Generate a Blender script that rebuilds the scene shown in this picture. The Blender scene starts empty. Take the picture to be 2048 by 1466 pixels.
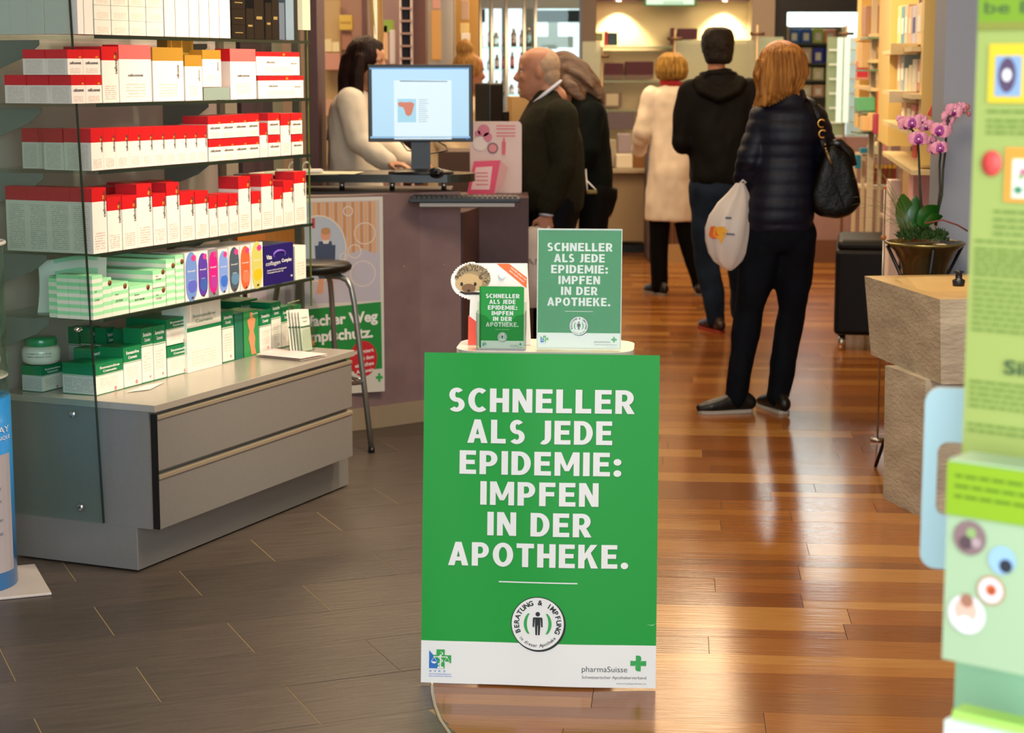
import bpy, bmesh, math, random
from mathutils import Vector, Matrix, noise
random.seed(7)
S = bpy.context.scene
COL = S.collection
PI = math.pi

# ------------------------------------------------------------------ camera
F_PX, CAM_H, PITCH = 3800.0, 1.55, math.atan(593 / 3800.0)
cd = bpy.data.cameras.new('camera')
cam = bpy.data.objects.new('camera', cd)
COL.objects.link(cam)
cam.location = (0, 0, CAM_H)
cam.rotation_euler = (PI / 2 - PITCH, 0, 0)
cd.sensor_width = 36.0
cd.lens = F_PX / 2048 * 36.0
cd.clip_start, cd.clip_end = 0.05, 200
cd.dof.use_dof = True
cd.dof.focus_distance = 5.3
cd.dof.aperture_fstop = 5.6
S.camera = cam

# ------------------------------------------------------------------ world, lights, exposure
S.view_settings.view_transform = 'Standard'
S.view_settings.look = 'None'
S.view_settings.gamma = 1
S.view_settings.use_curve_mapping = False
S.view_settings.exposure = 0.3
S.cycles.transparent_max_bounces = 24
W = bpy.data.worlds.new('daylight')
S.world = W
W.use_nodes = True
bg = W.node_tree.nodes['Background']
bg.inputs[0].default_value = (0.86, 0.95, 1.0, 1)
bg.inputs[1].default_value = 1.5


def area(name, loc, size, power, color, rot=(0, 0, 0), sizey=None, spread=None):
    l = bpy.data.lights.new(name, 'AREA')
    l.shape = 'RECTANGLE'
    l.size = size
    l.size_y = sizey or size
    l.energy = power
    l.color = color
    if spread: l.spread = spread
    o = bpy.data.objects.new(name, l)
    o.location = loc
    o.rotation_euler = rot
    COL.objects.link(o)
    return o


def spot(name, loc, target, power, color, ang=70, blend=0.5, size=0.03):
    l = bpy.data.lights.new(name, 'SPOT')
    l.energy = power
    l.color = color
    l.spot_size = math.radians(ang)
    l.spot_blend = blend
    l.shadow_soft_size = size
    o = bpy.data.objects.new(name, l)
    o.location = loc
    d = Vector(target) - Vector(loc)
    o.rotation_euler = d.to_track_quat('-Z', 'Y').to_euler()
    COL.objects.link(o)
    return o


WARM = (1.0, 0.80, 0.55)
WARMER = (1.0, 0.70, 0.40)
COOL = (0.85, 0.95, 1.0)
area('ceiling_light_front', (0.6, 5.0, 3.0), 1.4, 75, WARM)
area('ceiling_light_middle', (0.5, 9.3, 3.0), 2.0, 60, WARM)
area('ceiling_light_back', (0.8, 13.2, 3.0), 2.4, 95, WARMER)
spot('shelf_spot', (0.55, 5.6, 2.9), (-0.95, 6.6, 1.0), 170, (1.0, 0.86, 0.66), 50, 0.7, 0.08)
spot('shelf_spot_right', (1.0, 6.7, 2.9), (-0.7, 6.9, 1.2), 120, (1.0, 0.82, 0.58), 50, 0.7, 0.08)
spot('wall_display_spot', (0.6, 9.2, 2.9), (2.0, 10.5, 1.4), 160, WARM, 60, 0.7, 0.08)
spot('basin_spot', (2.1, 5.0, 2.9), (1.7, 6.4, 0.6), 70, WARMER, 40, 0.7, 0.06)
area('screen_bay_fill', (2.2, 15.0, 3.1), 1.6, 45, WARM)  # added fill to brighten the rack bay, not a fitting of the shop
area('counter_niche_light', (-1.3, 10.6, 2.75), 1.2, 40, WARMER)
area('doorway_light', (0.4, -0.3, 1.9), 3.2, 110, (0.82, 0.92, 1.0), (math.radians(80), 0, 0), 2.2)


# ------------------------------------------------------------------ pixel helpers (2048x1466 frame)
_cp, _sp = math.cos(PITCH), math.sin(PITCH)


def _ray(x, y):
    b = -(y - 733) / F_PX
    return Vector(((x - 1024) / F_PX, _cp + b * _sp, -_sp + b * _cp))


def G(x, y, z=0.0):
    r = _ray(x, y)
    t = (z - CAM_H) / r.z
    return Vector((r.x * t, r.y * t, z))


def at(x, y, Y):
    r = _ray(x, y)
    t = Y / r.y
    return Vector((r.x * t, Y, CAM_H + r.z * t))


# ------------------------------------------------------------------ materials
def lin(c):
    if isinstance(c, str):
        c = c.lstrip('#')
        c = [int(c[i:i + 2], 16) / 255 for i in (0, 2, 4)]
        c = [v / 12.92 if v <= 0.04045 else ((v + 0.055) / 1.055) ** 2.4 for v in c]
    return (c[0], c[1], c[2], 1.0)


_M = {}


def mat(name, color='#808080', rough=0.5, metal=0.0, noise_amt=0.0, nscale=20, bump=0.0, bscale=60, spec=0.5,
        trans=0.0, ior=1.45, emit=0.0, ecol=None, alpha=1.0, coat=0.0, stretch=None, color2=None, sheen=0.0):
    if name in _M: return _M[name]
    m = bpy.data.materials.new(name)
    m.use_nodes = True
    nt = m.node_tree
    b = nt.nodes['Principled BSDF']
    b.inputs['Base Color'].default_value = lin(color)
    b.inputs['Roughness'].default_value = rough
    b.inputs['Metallic'].default_value = metal
    b.inputs['Specular IOR Level'].default_value = spec
    b.inputs['Transmission Weight'].default_value = trans
    b.inputs['IOR'].default_value = ior
    b.inputs['Coat Weight'].default_value = coat
    if sheen: b.inputs['Sheen Weight'].default_value = sheen
    if alpha < 1: b.inputs['Alpha'].default_value = alpha
    if emit:
        b.inputs['Emission Color'].default_value = lin(ecol or color)
        b.inputs['Emission Strength'].default_value = emit
    tc = mp = None
    if noise_amt or bump or color2:
        tc = nt.nodes.new('ShaderNodeTexCoord')
        mp = nt.nodes.new('ShaderNodeMapping')
        if stretch: mp.inputs['Scale'].default_value = stretch
        nt.links.new(tc.outputs['Object'], mp.inputs[0])
    if noise_amt or color2:
        n = nt.nodes.new('ShaderNodeTexNoise')
        n.inputs['Scale'].default_value = nscale
        n.inputs['Detail'].default_value = 4
        nt.links.new(mp.outputs[0], n.inputs['Vector'])
        r = nt.nodes.new('ShaderNodeValToRGB')
        c = lin(color)
        if color2:
            c2 = lin(color2)
            r.color_ramp.elements[0].color = c
            r.color_ramp.elements[1].color = c2
        else:
            r.color_ramp.elements[0].color = [max(0, v * (1 - noise_amt)) for v in c[:3]] + [1]
            r.color_ramp.elements[1].color = [min(1, v * (1 + noise_amt)) for v in c[:3]] + [1]
        r.color_ramp.elements[0].position = 0.3
        r.color_ramp.elements[1].position = 0.7
        nt.links.new(n.outputs['Fac'], r.inputs[0])
        nt.links.new(r.outputs[0], b.inputs['Base Color'])
    if bump:
        n2 = nt.nodes.new('ShaderNodeTexNoise')
        n2.inputs['Scale'].default_value = bscale
        n2.inputs['Detail'].default_value = 3
        nt.links.new(mp.outputs[0], n2.inputs['Vector'])
        bp = nt.nodes.new('ShaderNodeBump')
        bp.inputs['Strength'].default_value = bump
        bp.inputs['Distance'].default_value = 0.01
        nt.links.new(n2.outputs['Fac'], bp.inputs['Height'])
        nt.links.new(bp.outputs[0], b.inputs['Normal'])
    _M[name] = m
    return m


def glass(name, color='#f0f7f4', rough=0.0, base=0.02):
    """thin pane: mostly clear, Fresnel reflection"""
    if name in _M: return _M[name]
    m = bpy.data.materials.new(name)
    m.use_nodes = True
    nt = m.node_tree
    nt.nodes.clear()
    out = nt.nodes.new('ShaderNodeOutputMaterial')
    tr = nt.nodes.new('ShaderNodeBsdfTransparent')
    tr.inputs[0].default_value = lin(color)
    gl = nt.nodes.new('ShaderNodeBsdfGlossy')
    gl.inputs['Roughness'].default_value = rough
    gl.inputs['Color'].default_value = (0.9, 1, 0.97, 1)
    lw_ = nt.nodes.new('ShaderNodeLayerWeight')
    lw_.inputs[0].default_value = 0.5
    pw = nt.nodes.new('ShaderNodeMath')
    pw.operation = 'POWER'
    pw.inputs[1].default_value = 4.0
    nt.links.new(lw_.outputs['Facing'], pw.inputs[0])
    fr = nt.nodes.new('ShaderNodeMath')
    fr.operation = 'MULTIPLY_ADD'
    fr.inputs[1].default_value = 0.45
    fr.inputs[2].default_value = base
    nt.links.new(pw.outputs[0], fr.inputs[0])
    mx = nt.nodes.new('ShaderNodeMixShader')
    nt.links.new(fr.outputs[0], mx.inputs[0])
    nt.links.new(tr.outputs[0], mx.inputs[1])
    nt.links.new(gl.outputs[0], mx.inputs[2])
    nt.links.new(mx.outputs[0], out.inputs[0])
    _M[name] = m
    return m


def frosted(name, color='#c3cdb8', a=0.55, rough=0.3):
    if name in _M: return _M[name]
    m = bpy.data.materials.new(name)
    m.use_nodes = True
    nt = m.node_tree
    nt.nodes.clear()
    out = nt.nodes.new('ShaderNodeOutputMaterial')
    tr = nt.nodes.new('ShaderNodeBsdfTransparent')
    df = nt.nodes.new('ShaderNodeBsdfPrincipled')
    df.inputs['Base Color'].default_value = lin(color)
    df.inputs['Roughness'].default_value = rough
    mx = nt.nodes.new('ShaderNodeMixShader')
    mx.inputs[0].default_value = a
    nt.links.new(tr.outputs[0], mx.inputs[1])
    nt.links.new(df.outputs[0], mx.inputs[2])
    nt.links.new(mx.outputs[0], out.inputs[0])
    _M[name] = m
    return m


def fine_print(name, base, ink, rows=14, reg=(0.1, 0.9, 0.1, 0.8), amt=0.7, rough=0.45, cut=0.42, dens=14):
    """flat print: rows of tiny type, on UVs that run 0..1 over each face"""
    if name in _M: return _M[name]
    m = bpy.data.materials.new(name)
    m.use_nodes = True
    nt = m.node_tree
    N, L = nt.nodes, nt.links
    b = N['Principled BSDF']
    b.inputs['Roughness'].default_value = rough
    uv = N.new('ShaderNodeUVMap')
    sep = N.new('ShaderNodeSeparateXYZ')
    L.new(uv.outputs[0], sep.inputs[0])

    def mth(op, a, v=None, w=None):
        n = N.new('ShaderNodeMath')
        n.operation = op
        for i, q in enumerate((a, v, w)):
            if q is None: continue
            if isinstance(q, (int, float)): n.inputs[i].default_value = q
            else: L.new(q, n.inputs[i])
        return n.outputs[0]
    u, v = sep.outputs[0], sep.outputs[1]
    vr = mth('MULTIPLY', v, rows)
    line = mth('GREATER_THAN', mth('FRACT', vr), 0.5)
    comb = N.new('ShaderNodeCombineXYZ')
    L.new(mth('MULTIPLY', u, dens), comb.inputs[0])
    L.new(mth('MULTIPLY', mth('FLOOR', vr), 7.3), comb.inputs[1])
    oi = N.new('ShaderNodeObjectInfo')
    L.new(mth('MULTIPLY', oi.outputs['Random'], 50), comb.inputs[2])
    nz = N.new('ShaderNodeTexNoise')
    nz.inputs['Scale'].default_value = 1.0
    L.new(comb.outputs[0], nz.inputs['Vector'])
    words = mth('GREATER_THAN', nz.outputs['Fac'], cut)
    mask = mth('MULTIPLY', line, words)
    for a_, op, val in ((u, 'GREATER_THAN', reg[0]), (u, 'LESS_THAN', reg[1]), (v, 'GREATER_THAN', reg[2]), (v, 'LESS_THAN', reg[3])):
        mask = mth('MULTIPLY', mask, mth(op, a_, val))
    mask = mth('MULTIPLY', mask, amt)
    mx = N.new('ShaderNodeMix')
    mx.data_type = 'RGBA'
    L.new(mask, mx.inputs[0])
    mx.inputs[6].default_value = lin(base)
    mx.inputs[7].default_value = lin(ink)
    L.new(mx.outputs[2], b.inputs['Base Color'])
    _M[name] = m
    return m


# ------------------------------------------------------------------ object helpers
def meta(o, label=None, cat=None, group=None, kind=None):
    if label: o['label'] = label
    if cat: o['category'] = cat
    if group: o['group'] = group
    if kind: o['kind'] = kind
    return o


def empty(name, loc=(0, 0, 0), rz=0.0, label=None, cat=None, group=None, kind=None, rot=None):
    o = bpy.data.objects.new(name, None)
    COL.objects.link(o)
    o.location = loc
    o.rotation_euler = rot if rot else (0, 0, rz)
    return meta(o, label, cat, group, kind)


class MB:
    def __init__(self):
        self.bm = bmesh.new()
        self.uv = self.bm.loops.layers.uv.new('UVMap')

    def face(self, pts, mi=0, uvs=None, smooth=False):
        vs = [self.bm.verts.new(p) for p in pts]
        try:
            f = self.bm.faces.new(vs)
        except ValueError:
            return None
        f.material_index = mi
        f.smooth = smooth
        if uvs:
            for l, q in zip(f.loops, uvs): l[self.uv].uv = q
        return f

    def box(self, c, s, rz=0.0, mi=0, M=None, bevel=0.0):
        R = Matrix.Translation(Vector(c)) @ (M if M is not None else Matrix.Rotation(rz, 4, 'Z'))
        x, y, z = s[0] / 2, s[1] / 2, s[2] / 2
        V = [self.bm.verts.new(R @ Vector(p)) for p in
             ((-x, -y, -z), (x, -y, -z), (x, y, -z), (-x, y, -z), (-x, -y, z), (x, -y, z), (x, y, z), (-x, y, z))]
        fs = []
        for idx in ((0, 1, 5, 4), (1, 2, 6, 5), (2, 3, 7, 6), (3, 0, 4, 7), (4, 5, 6, 7), (3, 2, 1, 0)):
            f = self.bm.faces.new([V[i] for i in idx])
            f.material_index = mi
            for l, q in zip(f.loops, ((0, 0), (1, 0), (1, 1), (0, 1))): l[self.uv].uv = q
            fs.append(f)
        if bevel:
            es = {e for f in fs for e in f.edges}
            bmesh.ops.bevel(self.bm, geom=list(es), offset=bevel, segments=2, profile=0.5, affect='EDGES')
        return self

    def tube(self, pts, r, n=12, mi=0, caps=True, up=None, smooth=True, closed=False):
        """loft along pts; r = scalar, list of scalars or list of (a,b)"""
        pts = [Vector(p) for p in pts]
        k = len(pts)
        rr = [r] * k if isinstance(r, (int, float)) else list(r)
        rr = [(q, q) if isinstance(q, (int, float)) else q for q in rr]
        rings = []
        prev = None
        for i, p in enumerate(pts):
            if closed: t = pts[(i + 1) % k] - pts[i - 1]
            else: t = pts[min(i + 1, k - 1)] - pts[max(i - 1, 0)]
            if t.length < 1e-9: t = Vector((0, 0, 1))
            t.normalize()
            if up is not None:
                a = Vector(up)
                a = a - t * a.dot(t)
                if a.length < 1e-4: a = prev or t.orthogonal()
            else:
                a = (prev - t * prev.dot(t)) if prev is not None else t.orthogonal()
            a.normalize()
            prev = a
            b = t.cross(a)
            ra, rb = rr[i]
            rings.append([self.bm.verts.new(p + a * (ra * math.cos(2 * PI * j / n)) + b * (rb * math.sin(2 * PI * j / n))) for j in range(n)])
        m = k if closed else k - 1
        for i in range(m):
            A, B = rings[i], rings[(i + 1) % k]
            for j in range(n):
                f = self.bm.faces.new((A[j], A[(j + 1) % n], B[(j + 1) % n], B[j]))
                f.material_index = mi
                f.smooth = smooth
                for l, q in zip(f.loops, ((j / n, i / m), ((j + 1) / n, i / m), ((j + 1) / n, (i + 1) / m), (j / n, (i + 1) / m))): l[self.uv].uv = q
        if caps and not closed:
            f = self.bm.faces.new(rings[0][::-1]); f.material_index = mi
            f = self.bm.faces.new(rings[-1]); f.material_index = mi
        return self

    def lathe(self, prof, c=(0, 0, 0), n=24, mi=0, caps=True):
        """prof: list of (r,z)"""
        pts = [Vector((c[0], c[1], c[2] + z)) for r, z in prof]
        rings = [[self.bm.verts.new((c[0] + r * math.cos(2 * PI * j / n), c[1] + r * math.sin(2 * PI * j / n), c[2] + z)) for j in range(n)] for r, z in prof]
        for i in range(len(prof) - 1):
            A, B = rings[i], rings[i + 1]
            for j in range(n):
                f = self.bm.faces.new((A[j], A[(j + 1) % n], B[(j + 1) % n], B[j]))
                f.material_index = mi
                f.smooth = True
        if caps:
            if prof[0][0] > 1e-5: self.bm.faces.new(rings[0][::-1]).material_index = mi
            if prof[-1][0] > 1e-5: self.bm.faces.new(rings[-1]).material_index = mi
        return self

    def prism(self, poly, y0, y1, mi=0, axis='y'):
        """poly in (a,b) extruded. axis y: (a,y,b); z: (a,b,z)"""
        def mk(a, b, t): return (a, t, b) if axis == 'y' else (a, b, t)
        A = [self.bm.verts.new(mk(a, b, y0)) for a, b in poly]
        B = [self.bm.verts.new(mk(a, b, y1)) for a, b in poly]
        n = len(poly)
        self.bm.faces.new(A).material_index = mi
        self.bm.faces.new(B[::-1]).material_index = mi
        for i in range(n):
            f = self.bm.faces.new((A[i], B[i], B[(i + 1) % n], A[(i + 1) % n]))
            f.material_index = mi
        return self

    def ball(self, c, r, seg=12, mi=0, s=(1, 1, 1), M=None):
        R = Matrix.Translation(Vector(c)) @ (M if M is not None else Matrix.Identity(4)) @ Matrix.Diagonal((r * s[0], r * s[1], r * s[2], 1))
        d = bmesh.ops.create_uvsphere(self.bm, u_segments=seg, v_segments=max(6, seg // 2 + 2), radius=1, matrix=R)
        for f in {f for v in d['verts'] for f in v.link_faces}:
            f.material_index = mi
            f.smooth = True
        return self

    def build(self, name, mats, parent=None, loc=(0, 0, 0), rz=0.0, rot=None, label=None, cat=None, group=None, kind=None, fix=True):
        if fix: bmesh.ops.recalc_face_normals(self.bm, faces=self.bm.faces)
        me = bpy.data.meshes.new(name)
        self.bm.to_mesh(me)
        self.bm.free()
        if not isinstance(mats, (list, tuple)): mats = [mats]
        for m in mats: me.materials.append(m)
        return link(name, me, parent, loc, rz, rot, label, cat, group, kind)


def link(name, me, parent=None, loc=(0, 0, 0), rz=0.0, rot=None, label=None, cat=None, group=None, kind=None):
    o = bpy.data.objects.new(name, me)
    COL.objects.link(o)
    if parent: o.parent = parent
    o.location = loc
    o.rotation_euler = rot if rot else (0, 0, rz)
    return meta(o, label, cat, group, kind)


def bx(name, m, c, s, rz=0.0, parent=None, bevel=0.0, **k):
    """box whose object origin is its centre"""
    return MB().box((0, 0, 0), s, bevel=bevel).build(name, m, parent, loc=c, rz=rz, **k)


# ---- lettering
_T = {}


def text_mesh(txt, weight=0.0, space=1.0, aspect=None):
    key = (txt, weight, space)
    if key in _T: return _T[key]
    cu = bpy.data.curves.new('lettering', 'FONT')
    cu.body = txt
    cu.size = 1.0
    cu.offset = weight
    cu.space_character = space
    cu.resolution_u = 3
    o = bpy.data.objects.new('tmp_text', cu)
    COL.objects.link(o)
    dg = bpy.context.evaluated_depsgraph_get()
    dg.update()
    me = bpy.data.meshes.new_from_object(o.evaluated_get(dg))
    bpy.data.objects.remove(o)
    bpy.data.curves.remove(cu)
    xs = [v.co.x for v in me.vertices] or [0, 1]
    ys = [v.co.y for v in me.vertices] or [0, 1]
    # cap height measured from baseline 0
    res = [(v.co.x, v.co.y) for v in me.vertices], [tuple(p.vertices) for p in me.polygons], (min(xs), max(xs), 0.0 if min(ys) < -0.02 else min(ys), max(ys))
    bpy.data.meshes.remove(me)
    _T[key] = res
    return res


def lettering(mb, txt, cx, base, width, cap, z=0.0, weight=0.03, space=1.0, mi=0, fn=None, ax='c'):
    """add letters to mb in the XY plane: centred on cx (or ax='l'/'r'), baseline base, fitted to width and height"""
    vs, fs, (x0, x1, y0, y1) = text_mesh(txt, weight, space)
    sx = width / (x1 - x0)
    capr = 0.73
    sy = cap / capr
    ox = {'c': cx - width / 2, 'l': cx, 'r': cx - width}[ax]
    V = []
    for x, y in vs:
        px, py = ox + (x - x0) * sx, base + y * sy
        p = (px, py, z) if fn is None else fn(px, py, z)
        V.append(mb.bm.verts.new(p))
    for f in fs:
        try:
            q = mb.bm.faces.new([V[i] for i in f])
            q.material_index = mi
        except ValueError:
            pass


def disc_pts(cx, cy, rx, ry=None, n=32, a0=0, a1=2 * PI):
    ry = ry or rx
    return [(cx + rx * math.cos(a0 + (a1 - a0) * i / n), cy + ry * math.sin(a0 + (a1 - a0) * i / n)) for i in range(n)]


def flat(mb, pts, z, mi=0, fn=None):
    P = [(p[0], p[1], z) if fn is None else fn(p[0], p[1], z) for p in pts]
    mb.face(P, mi)


# ---- heavy headline capitals drawn as polygons (cap height 1)
def _rect(x0, y0, x1, y1): return [(x0, y0), (x1, y0), (x1, y1), (x0, y1)]


def _ring(cx, cy, rx, ry, tx, ty, a0, a1, n=14):
    out = []
    for i in range(n):
        p, q = math.radians(a0 + (a1 - a0) * i / n), math.radians(a0 + (a1 - a0) * (i + 1) / n)
        out.append([(cx + rx * math.cos(p), cy + ry * math.sin(p)), (cx + rx * math.cos(q), cy + ry * math.sin(q)),
                    (cx + (rx - tx) * math.cos(q), cy + (ry - ty) * math.sin(q)), (cx + (rx - tx) * math.cos(p), cy + (ry - ty) * math.sin(p))])
    return out


def glyph(ch):
    t, b = 0.235, 0.185
    if ch == 'I': return [_rect(0, 0, t, 1)], t
    if ch == 'L': return [_rect(0, 0, t, 1), _rect(t, 0, .56, b + .01)], .56
    if ch in 'EF':
        g = [_rect(0, 0, t, 1), _rect(t, 1 - b, .59, 1), _rect(t, .5 - b / 2 + .01, .55, .5 + b / 2 + .01)]
        if ch == 'E': g.append(_rect(t, 0, .60, b))
        return g, .60
    if ch == 'H': return [_rect(0, 0, t, 1), _rect(.69 - t, 0, .69, 1), _rect(t, .4, .69 - t, .6)], .69
    if ch == 'T': return [_rect(0, 1 - b - .01, .66, 1), _rect(.33 - t / 2, 0, .33 + t / 2, 1 - b)], .66
    if ch == 'N': return [_rect(0, 0, .215, 1), _rect(.71 - .215, 0, .71, 1), [(0, 1), (.245, 1), (.71, 0), (.465, 0)]], .71
    if ch == 'M': return [_rect(0, 0, .21, 1), _rect(.89 - .21, 0, .89, 1), [(0, 1), (.235, 1), (.52, .2), (.37, .2)], [(.89, 1), (.655, 1), (.37, .2), (.52, .2)]], .89
    if ch == 'A': return [[(0, 0), (.24, 0), (.47, 1), (.27, 1)], [(.77, 0), (.53, 0), (.30, 1), (.50, 1)], _rect(.2, .2, .57, .37)], .77
    if ch == 'K': return [_rect(0, 0, t, 1), [(t, .33), (t, .62), (.46, 1), (.71, 1)], [(.3, .56), (.46, .66), (.74, 0), (.48, 0)]], .74
    if ch == 'D': return [_rect(0, 0, t, 1), _rect(t, 0, .30, b), _rect(t, 1 - b, .30, 1)] + _ring(.30, .5, .40, .5, .235, b, -90, 90), .70
    if ch in 'PR':
        g = [_rect(0, 0, t, 1), _rect(t, 1 - b, .36, 1), _rect(t, .34, .36, .34 + b - .01)] + _ring(.34, .67, .31, .33, .225, b, -90, 90, 10)
        if ch == 'R': g.append([(.24, .40), (.46, .44), (.69, 0), (.43, 0)])
        return g, .67
    if ch == 'O': return _ring(.39, .5, .39, .515, .235, .19, 0, 360, 26), .78
    if ch == 'C': return _ring(.40, .5, .40, .515, .235, .19, 52, 310, 20), .66
    if ch == 'S': return _ring(.30, .71, .27, .305, .215, .18, 38, 278, 16) + _ring(.29, .29, .30, .305, .215, .18, -142, 98, 16), .59
    if ch == 'J': return [_rect(.22, .3, .455, 1)] + _ring(.185, .30, .27, .315, .235, .18, -120, 0, 8), .455
    if ch == '.': return [disc_pts(.14, .125, .14, n=16)], .28
    if ch == ':': return [disc_pts(.14, .125, .14, n=16), disc_pts(.14, .6, .14, n=16)], .28
    return [], .28


def headline(mb, txt, cx, base, width, cap, z, fn, mi=0):
    sp_ = 0.125
    gl_ = [glyph(c) for c in txt]
    tot = sum(g[1] for g in gl_) + sp_ * (len(gl_) - 1)
    k = width / tot
    x = cx - width / 2
    for g, w in gl_:
        for poly in g:
            mb.face([fn(x + px * k, base + py * cap, z) for px, py in poly], mi)
        x += (w + sp_) * k


UPRIGHT = (PI / 2, 0, 0)
ORD = ['', 'first', 'second', 'third', 'fourth', 'fifth', 'sixth', 'seventh', 'eighth', 'ninth', 'tenth', 'eleventh', 'twelfth',
       'thirteenth', 'fourteenth', 'fifteenth', 'sixteenth', 'seventeenth', 'eighteenth', 'nineteenth', 'twentieth']
WHITE = mat('white_card', '#e9e5de', 0.5)
BLACK = mat('black_plastic', '#0c0c0d', 0.35)
STEEL = mat('brushed_steel', '#b5b3ad', 0.28, 1.0, noise_amt=0.05, nscale=80)
CHROME = mat('chrome', '#d8d8d8', 0.08, 1.0)
# ================================================================== SETTING
# ---- floors
BX = [(4.0, 0.05), (4.31, -0.153), (4.45, -0.185), (4.66, -0.207), (5.0, -0.2), (5.5, -0.14), (6.2, -0.06), (7.0, -0.02), (7.8, -0.05), (8.6, -0.15), (30, -0.15)]


def bound(Y):
    if Y < 4.0: return 0.05 + (4.0 - Y) * 0.9
    for (y0, x0), (y1, x1) in zip(BX, BX[1:]):
        if Y <= y1:
            return x0 + (x1 - x0) * (Y - y0) / (y1 - y0)
    return -0.15


def clip(poly, a, b, keep_left):
    """clip polygon against the line a->b; keep its left side or right side"""
    s = 1 if keep_left else -1
    out = []
    def d(p): return s * ((b[0] - a[0]) * (p[1] - a[1]) - (b[1] - a[1]) * (p[0] - a[0]))
    for i in range(len(poly)):
        p, q = poly[i], poly[(i + 1) % len(poly)]
        dp, dq = d(p), d(q)
        if dp >= 0: out.append(p)
        if dp * dq < 0:
            t = dp / (dp - dq)
            out.append((p[0] + (q[0] - p[0]) * t, p[1] + (q[1] - p[1]) * t))
    return out


def floor_piece(poly, z, gap, th=0.004):
    cx = sum(p[0] for p in poly) / len(poly)
    cy = sum(p[1] for p in poly) / len(poly)
    top = []
    for x, y in poly:
        dx, dy = x - cx, y - cy
        L = math.hypot(dx, dy) or 1
        top.append((x - dx / L * gap, y - dy / L * gap))
    return top


def visible(X, Y):
    return Y > 3.6 and abs(X) < Y * 0.30 + 0.5


def piece_mat(name, cols, rough, grain, gs, bump):
    out = []
    for i, c in enumerate(cols):
        m = mat('%s_%d' % (name, i), c, rough, noise_amt=grain, nscale=6, bump=bump, bscale=5, stretch=gs)
        out.append(m)
    return out


# wood planks
wood = []
for i, (c, c2) in enumerate([('#8f5623', '#7e491d'), ('#a06b30', '#8f5926'), ('#7c471b', '#6c3b14'), ('#945d29', '#804d1e'), ('#a8773c', '#98652e'), ('#885223', '#764316'), ('#71431f', '#804e22')]):
    m = mat('cherry_wood_%d' % i, c, 0.16, color2=c2, nscale=5, bump=0.05, bscale=4, stretch=(1.2, 22, 1))
    wood.append(m)
fw = empty('floor_wood', (0, 0, 0), kind='structure', label='glossy reddish wood strip floor of the shop', )
base = MB().box((6, 12, -0.02), (24, 30, 0.03)).build('subfloor', mat('joint_dark', '#2a1509', 0.6), fw)
aw = math.radians(-5)
uw, vw = (math.cos(aw), math.sin(aw)), (-math.sin(aw), math.cos(aw))
rest = MB()
nplank = 0
PITCHW = 0.155
for k in range(-9, 84):
    v0 = 4.644 + PITCHW * k
    v1 = v0 + PITCHW
    u = -3.0 - random.random() * 1.2
    half = random.random() < 0.35
    while u < 6.5:
        L = random.choice((0.55, 0.8, 1.1, 1.5, 1.9))
        subs = [(v0, v1)] if (k * 7 + int(u * 3)) % 3 else [(v0, (v0 + v1) / 2), ((v0 + v1) / 2, v1)]
        for (a, b) in subs:
            uu0 = u
            poly = [(uu0 * uw[0] + a * vw[0], uu0 * uw[1] + a * vw[1]), ((u + L) * uw[0] + a * vw[0], (u + L) * uw[1] + a * vw[1]),
                    ((u + L) * uw[0] + b * vw[0], (u + L) * uw[1] + b * vw[1]), (uu0 * uw[0] + b * vw[0], uu0 * uw[1] + b * vw[1])]
            cy = sum(p[1] for p in poly) / 4
            cx = sum(p[0] for p in poly) / 4
            A, B = (bound(cy - 0.1), cy - 0.1), (bound(cy + 0.1), cy + 0.1)
            poly = clip(poly, A, B, False)
            if len(poly) < 3: continue
            cx = sum(p[0] for p in poly) / len(poly)
            if cy < 3.4 or cx > cy * 0.30 + 1.0 or cx < -cy * 0.3 - 1: continue
            top = floor_piece(poly, 0, 0.0009)
            near = visible(cx, cy) and cy < 9.8 and nplank < 290
            z1 = 0.0
            if near:
                mb = MB()
                o = (cx, cy)
                mb.face([(x - cx, y - cy, 0.0) for x, y in top])
                for i in range(len(top)):
                    p, q = top[i], top[(i + 1) % len(top)]
                    mb.face([(p[0] - cx, p[1] - cy, 0), (q[0] - cx, q[1] - cy, 0), (q[0] - cx, q[1] - cy, -0.005), (p[0] - cx, p[1] - cy, -0.005)])
                ob = mb.build('plank', random.choice(wood), fw, loc=(cx, cy, random.uniform(-0.0003, 0.0003)))
                ob.data.transform(Matrix.Rotation(-aw, 4, 'Z'))
                ob.rotation_euler = (0, 0, aw)
                nplank += 1
            else:
                mi = random.randrange(len(wood))
                rest.face([(x, y, 0.0) for x, y in top], mi)
        u += L
rest.build('far_planks', wood, fw, kind='stuff')

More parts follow.
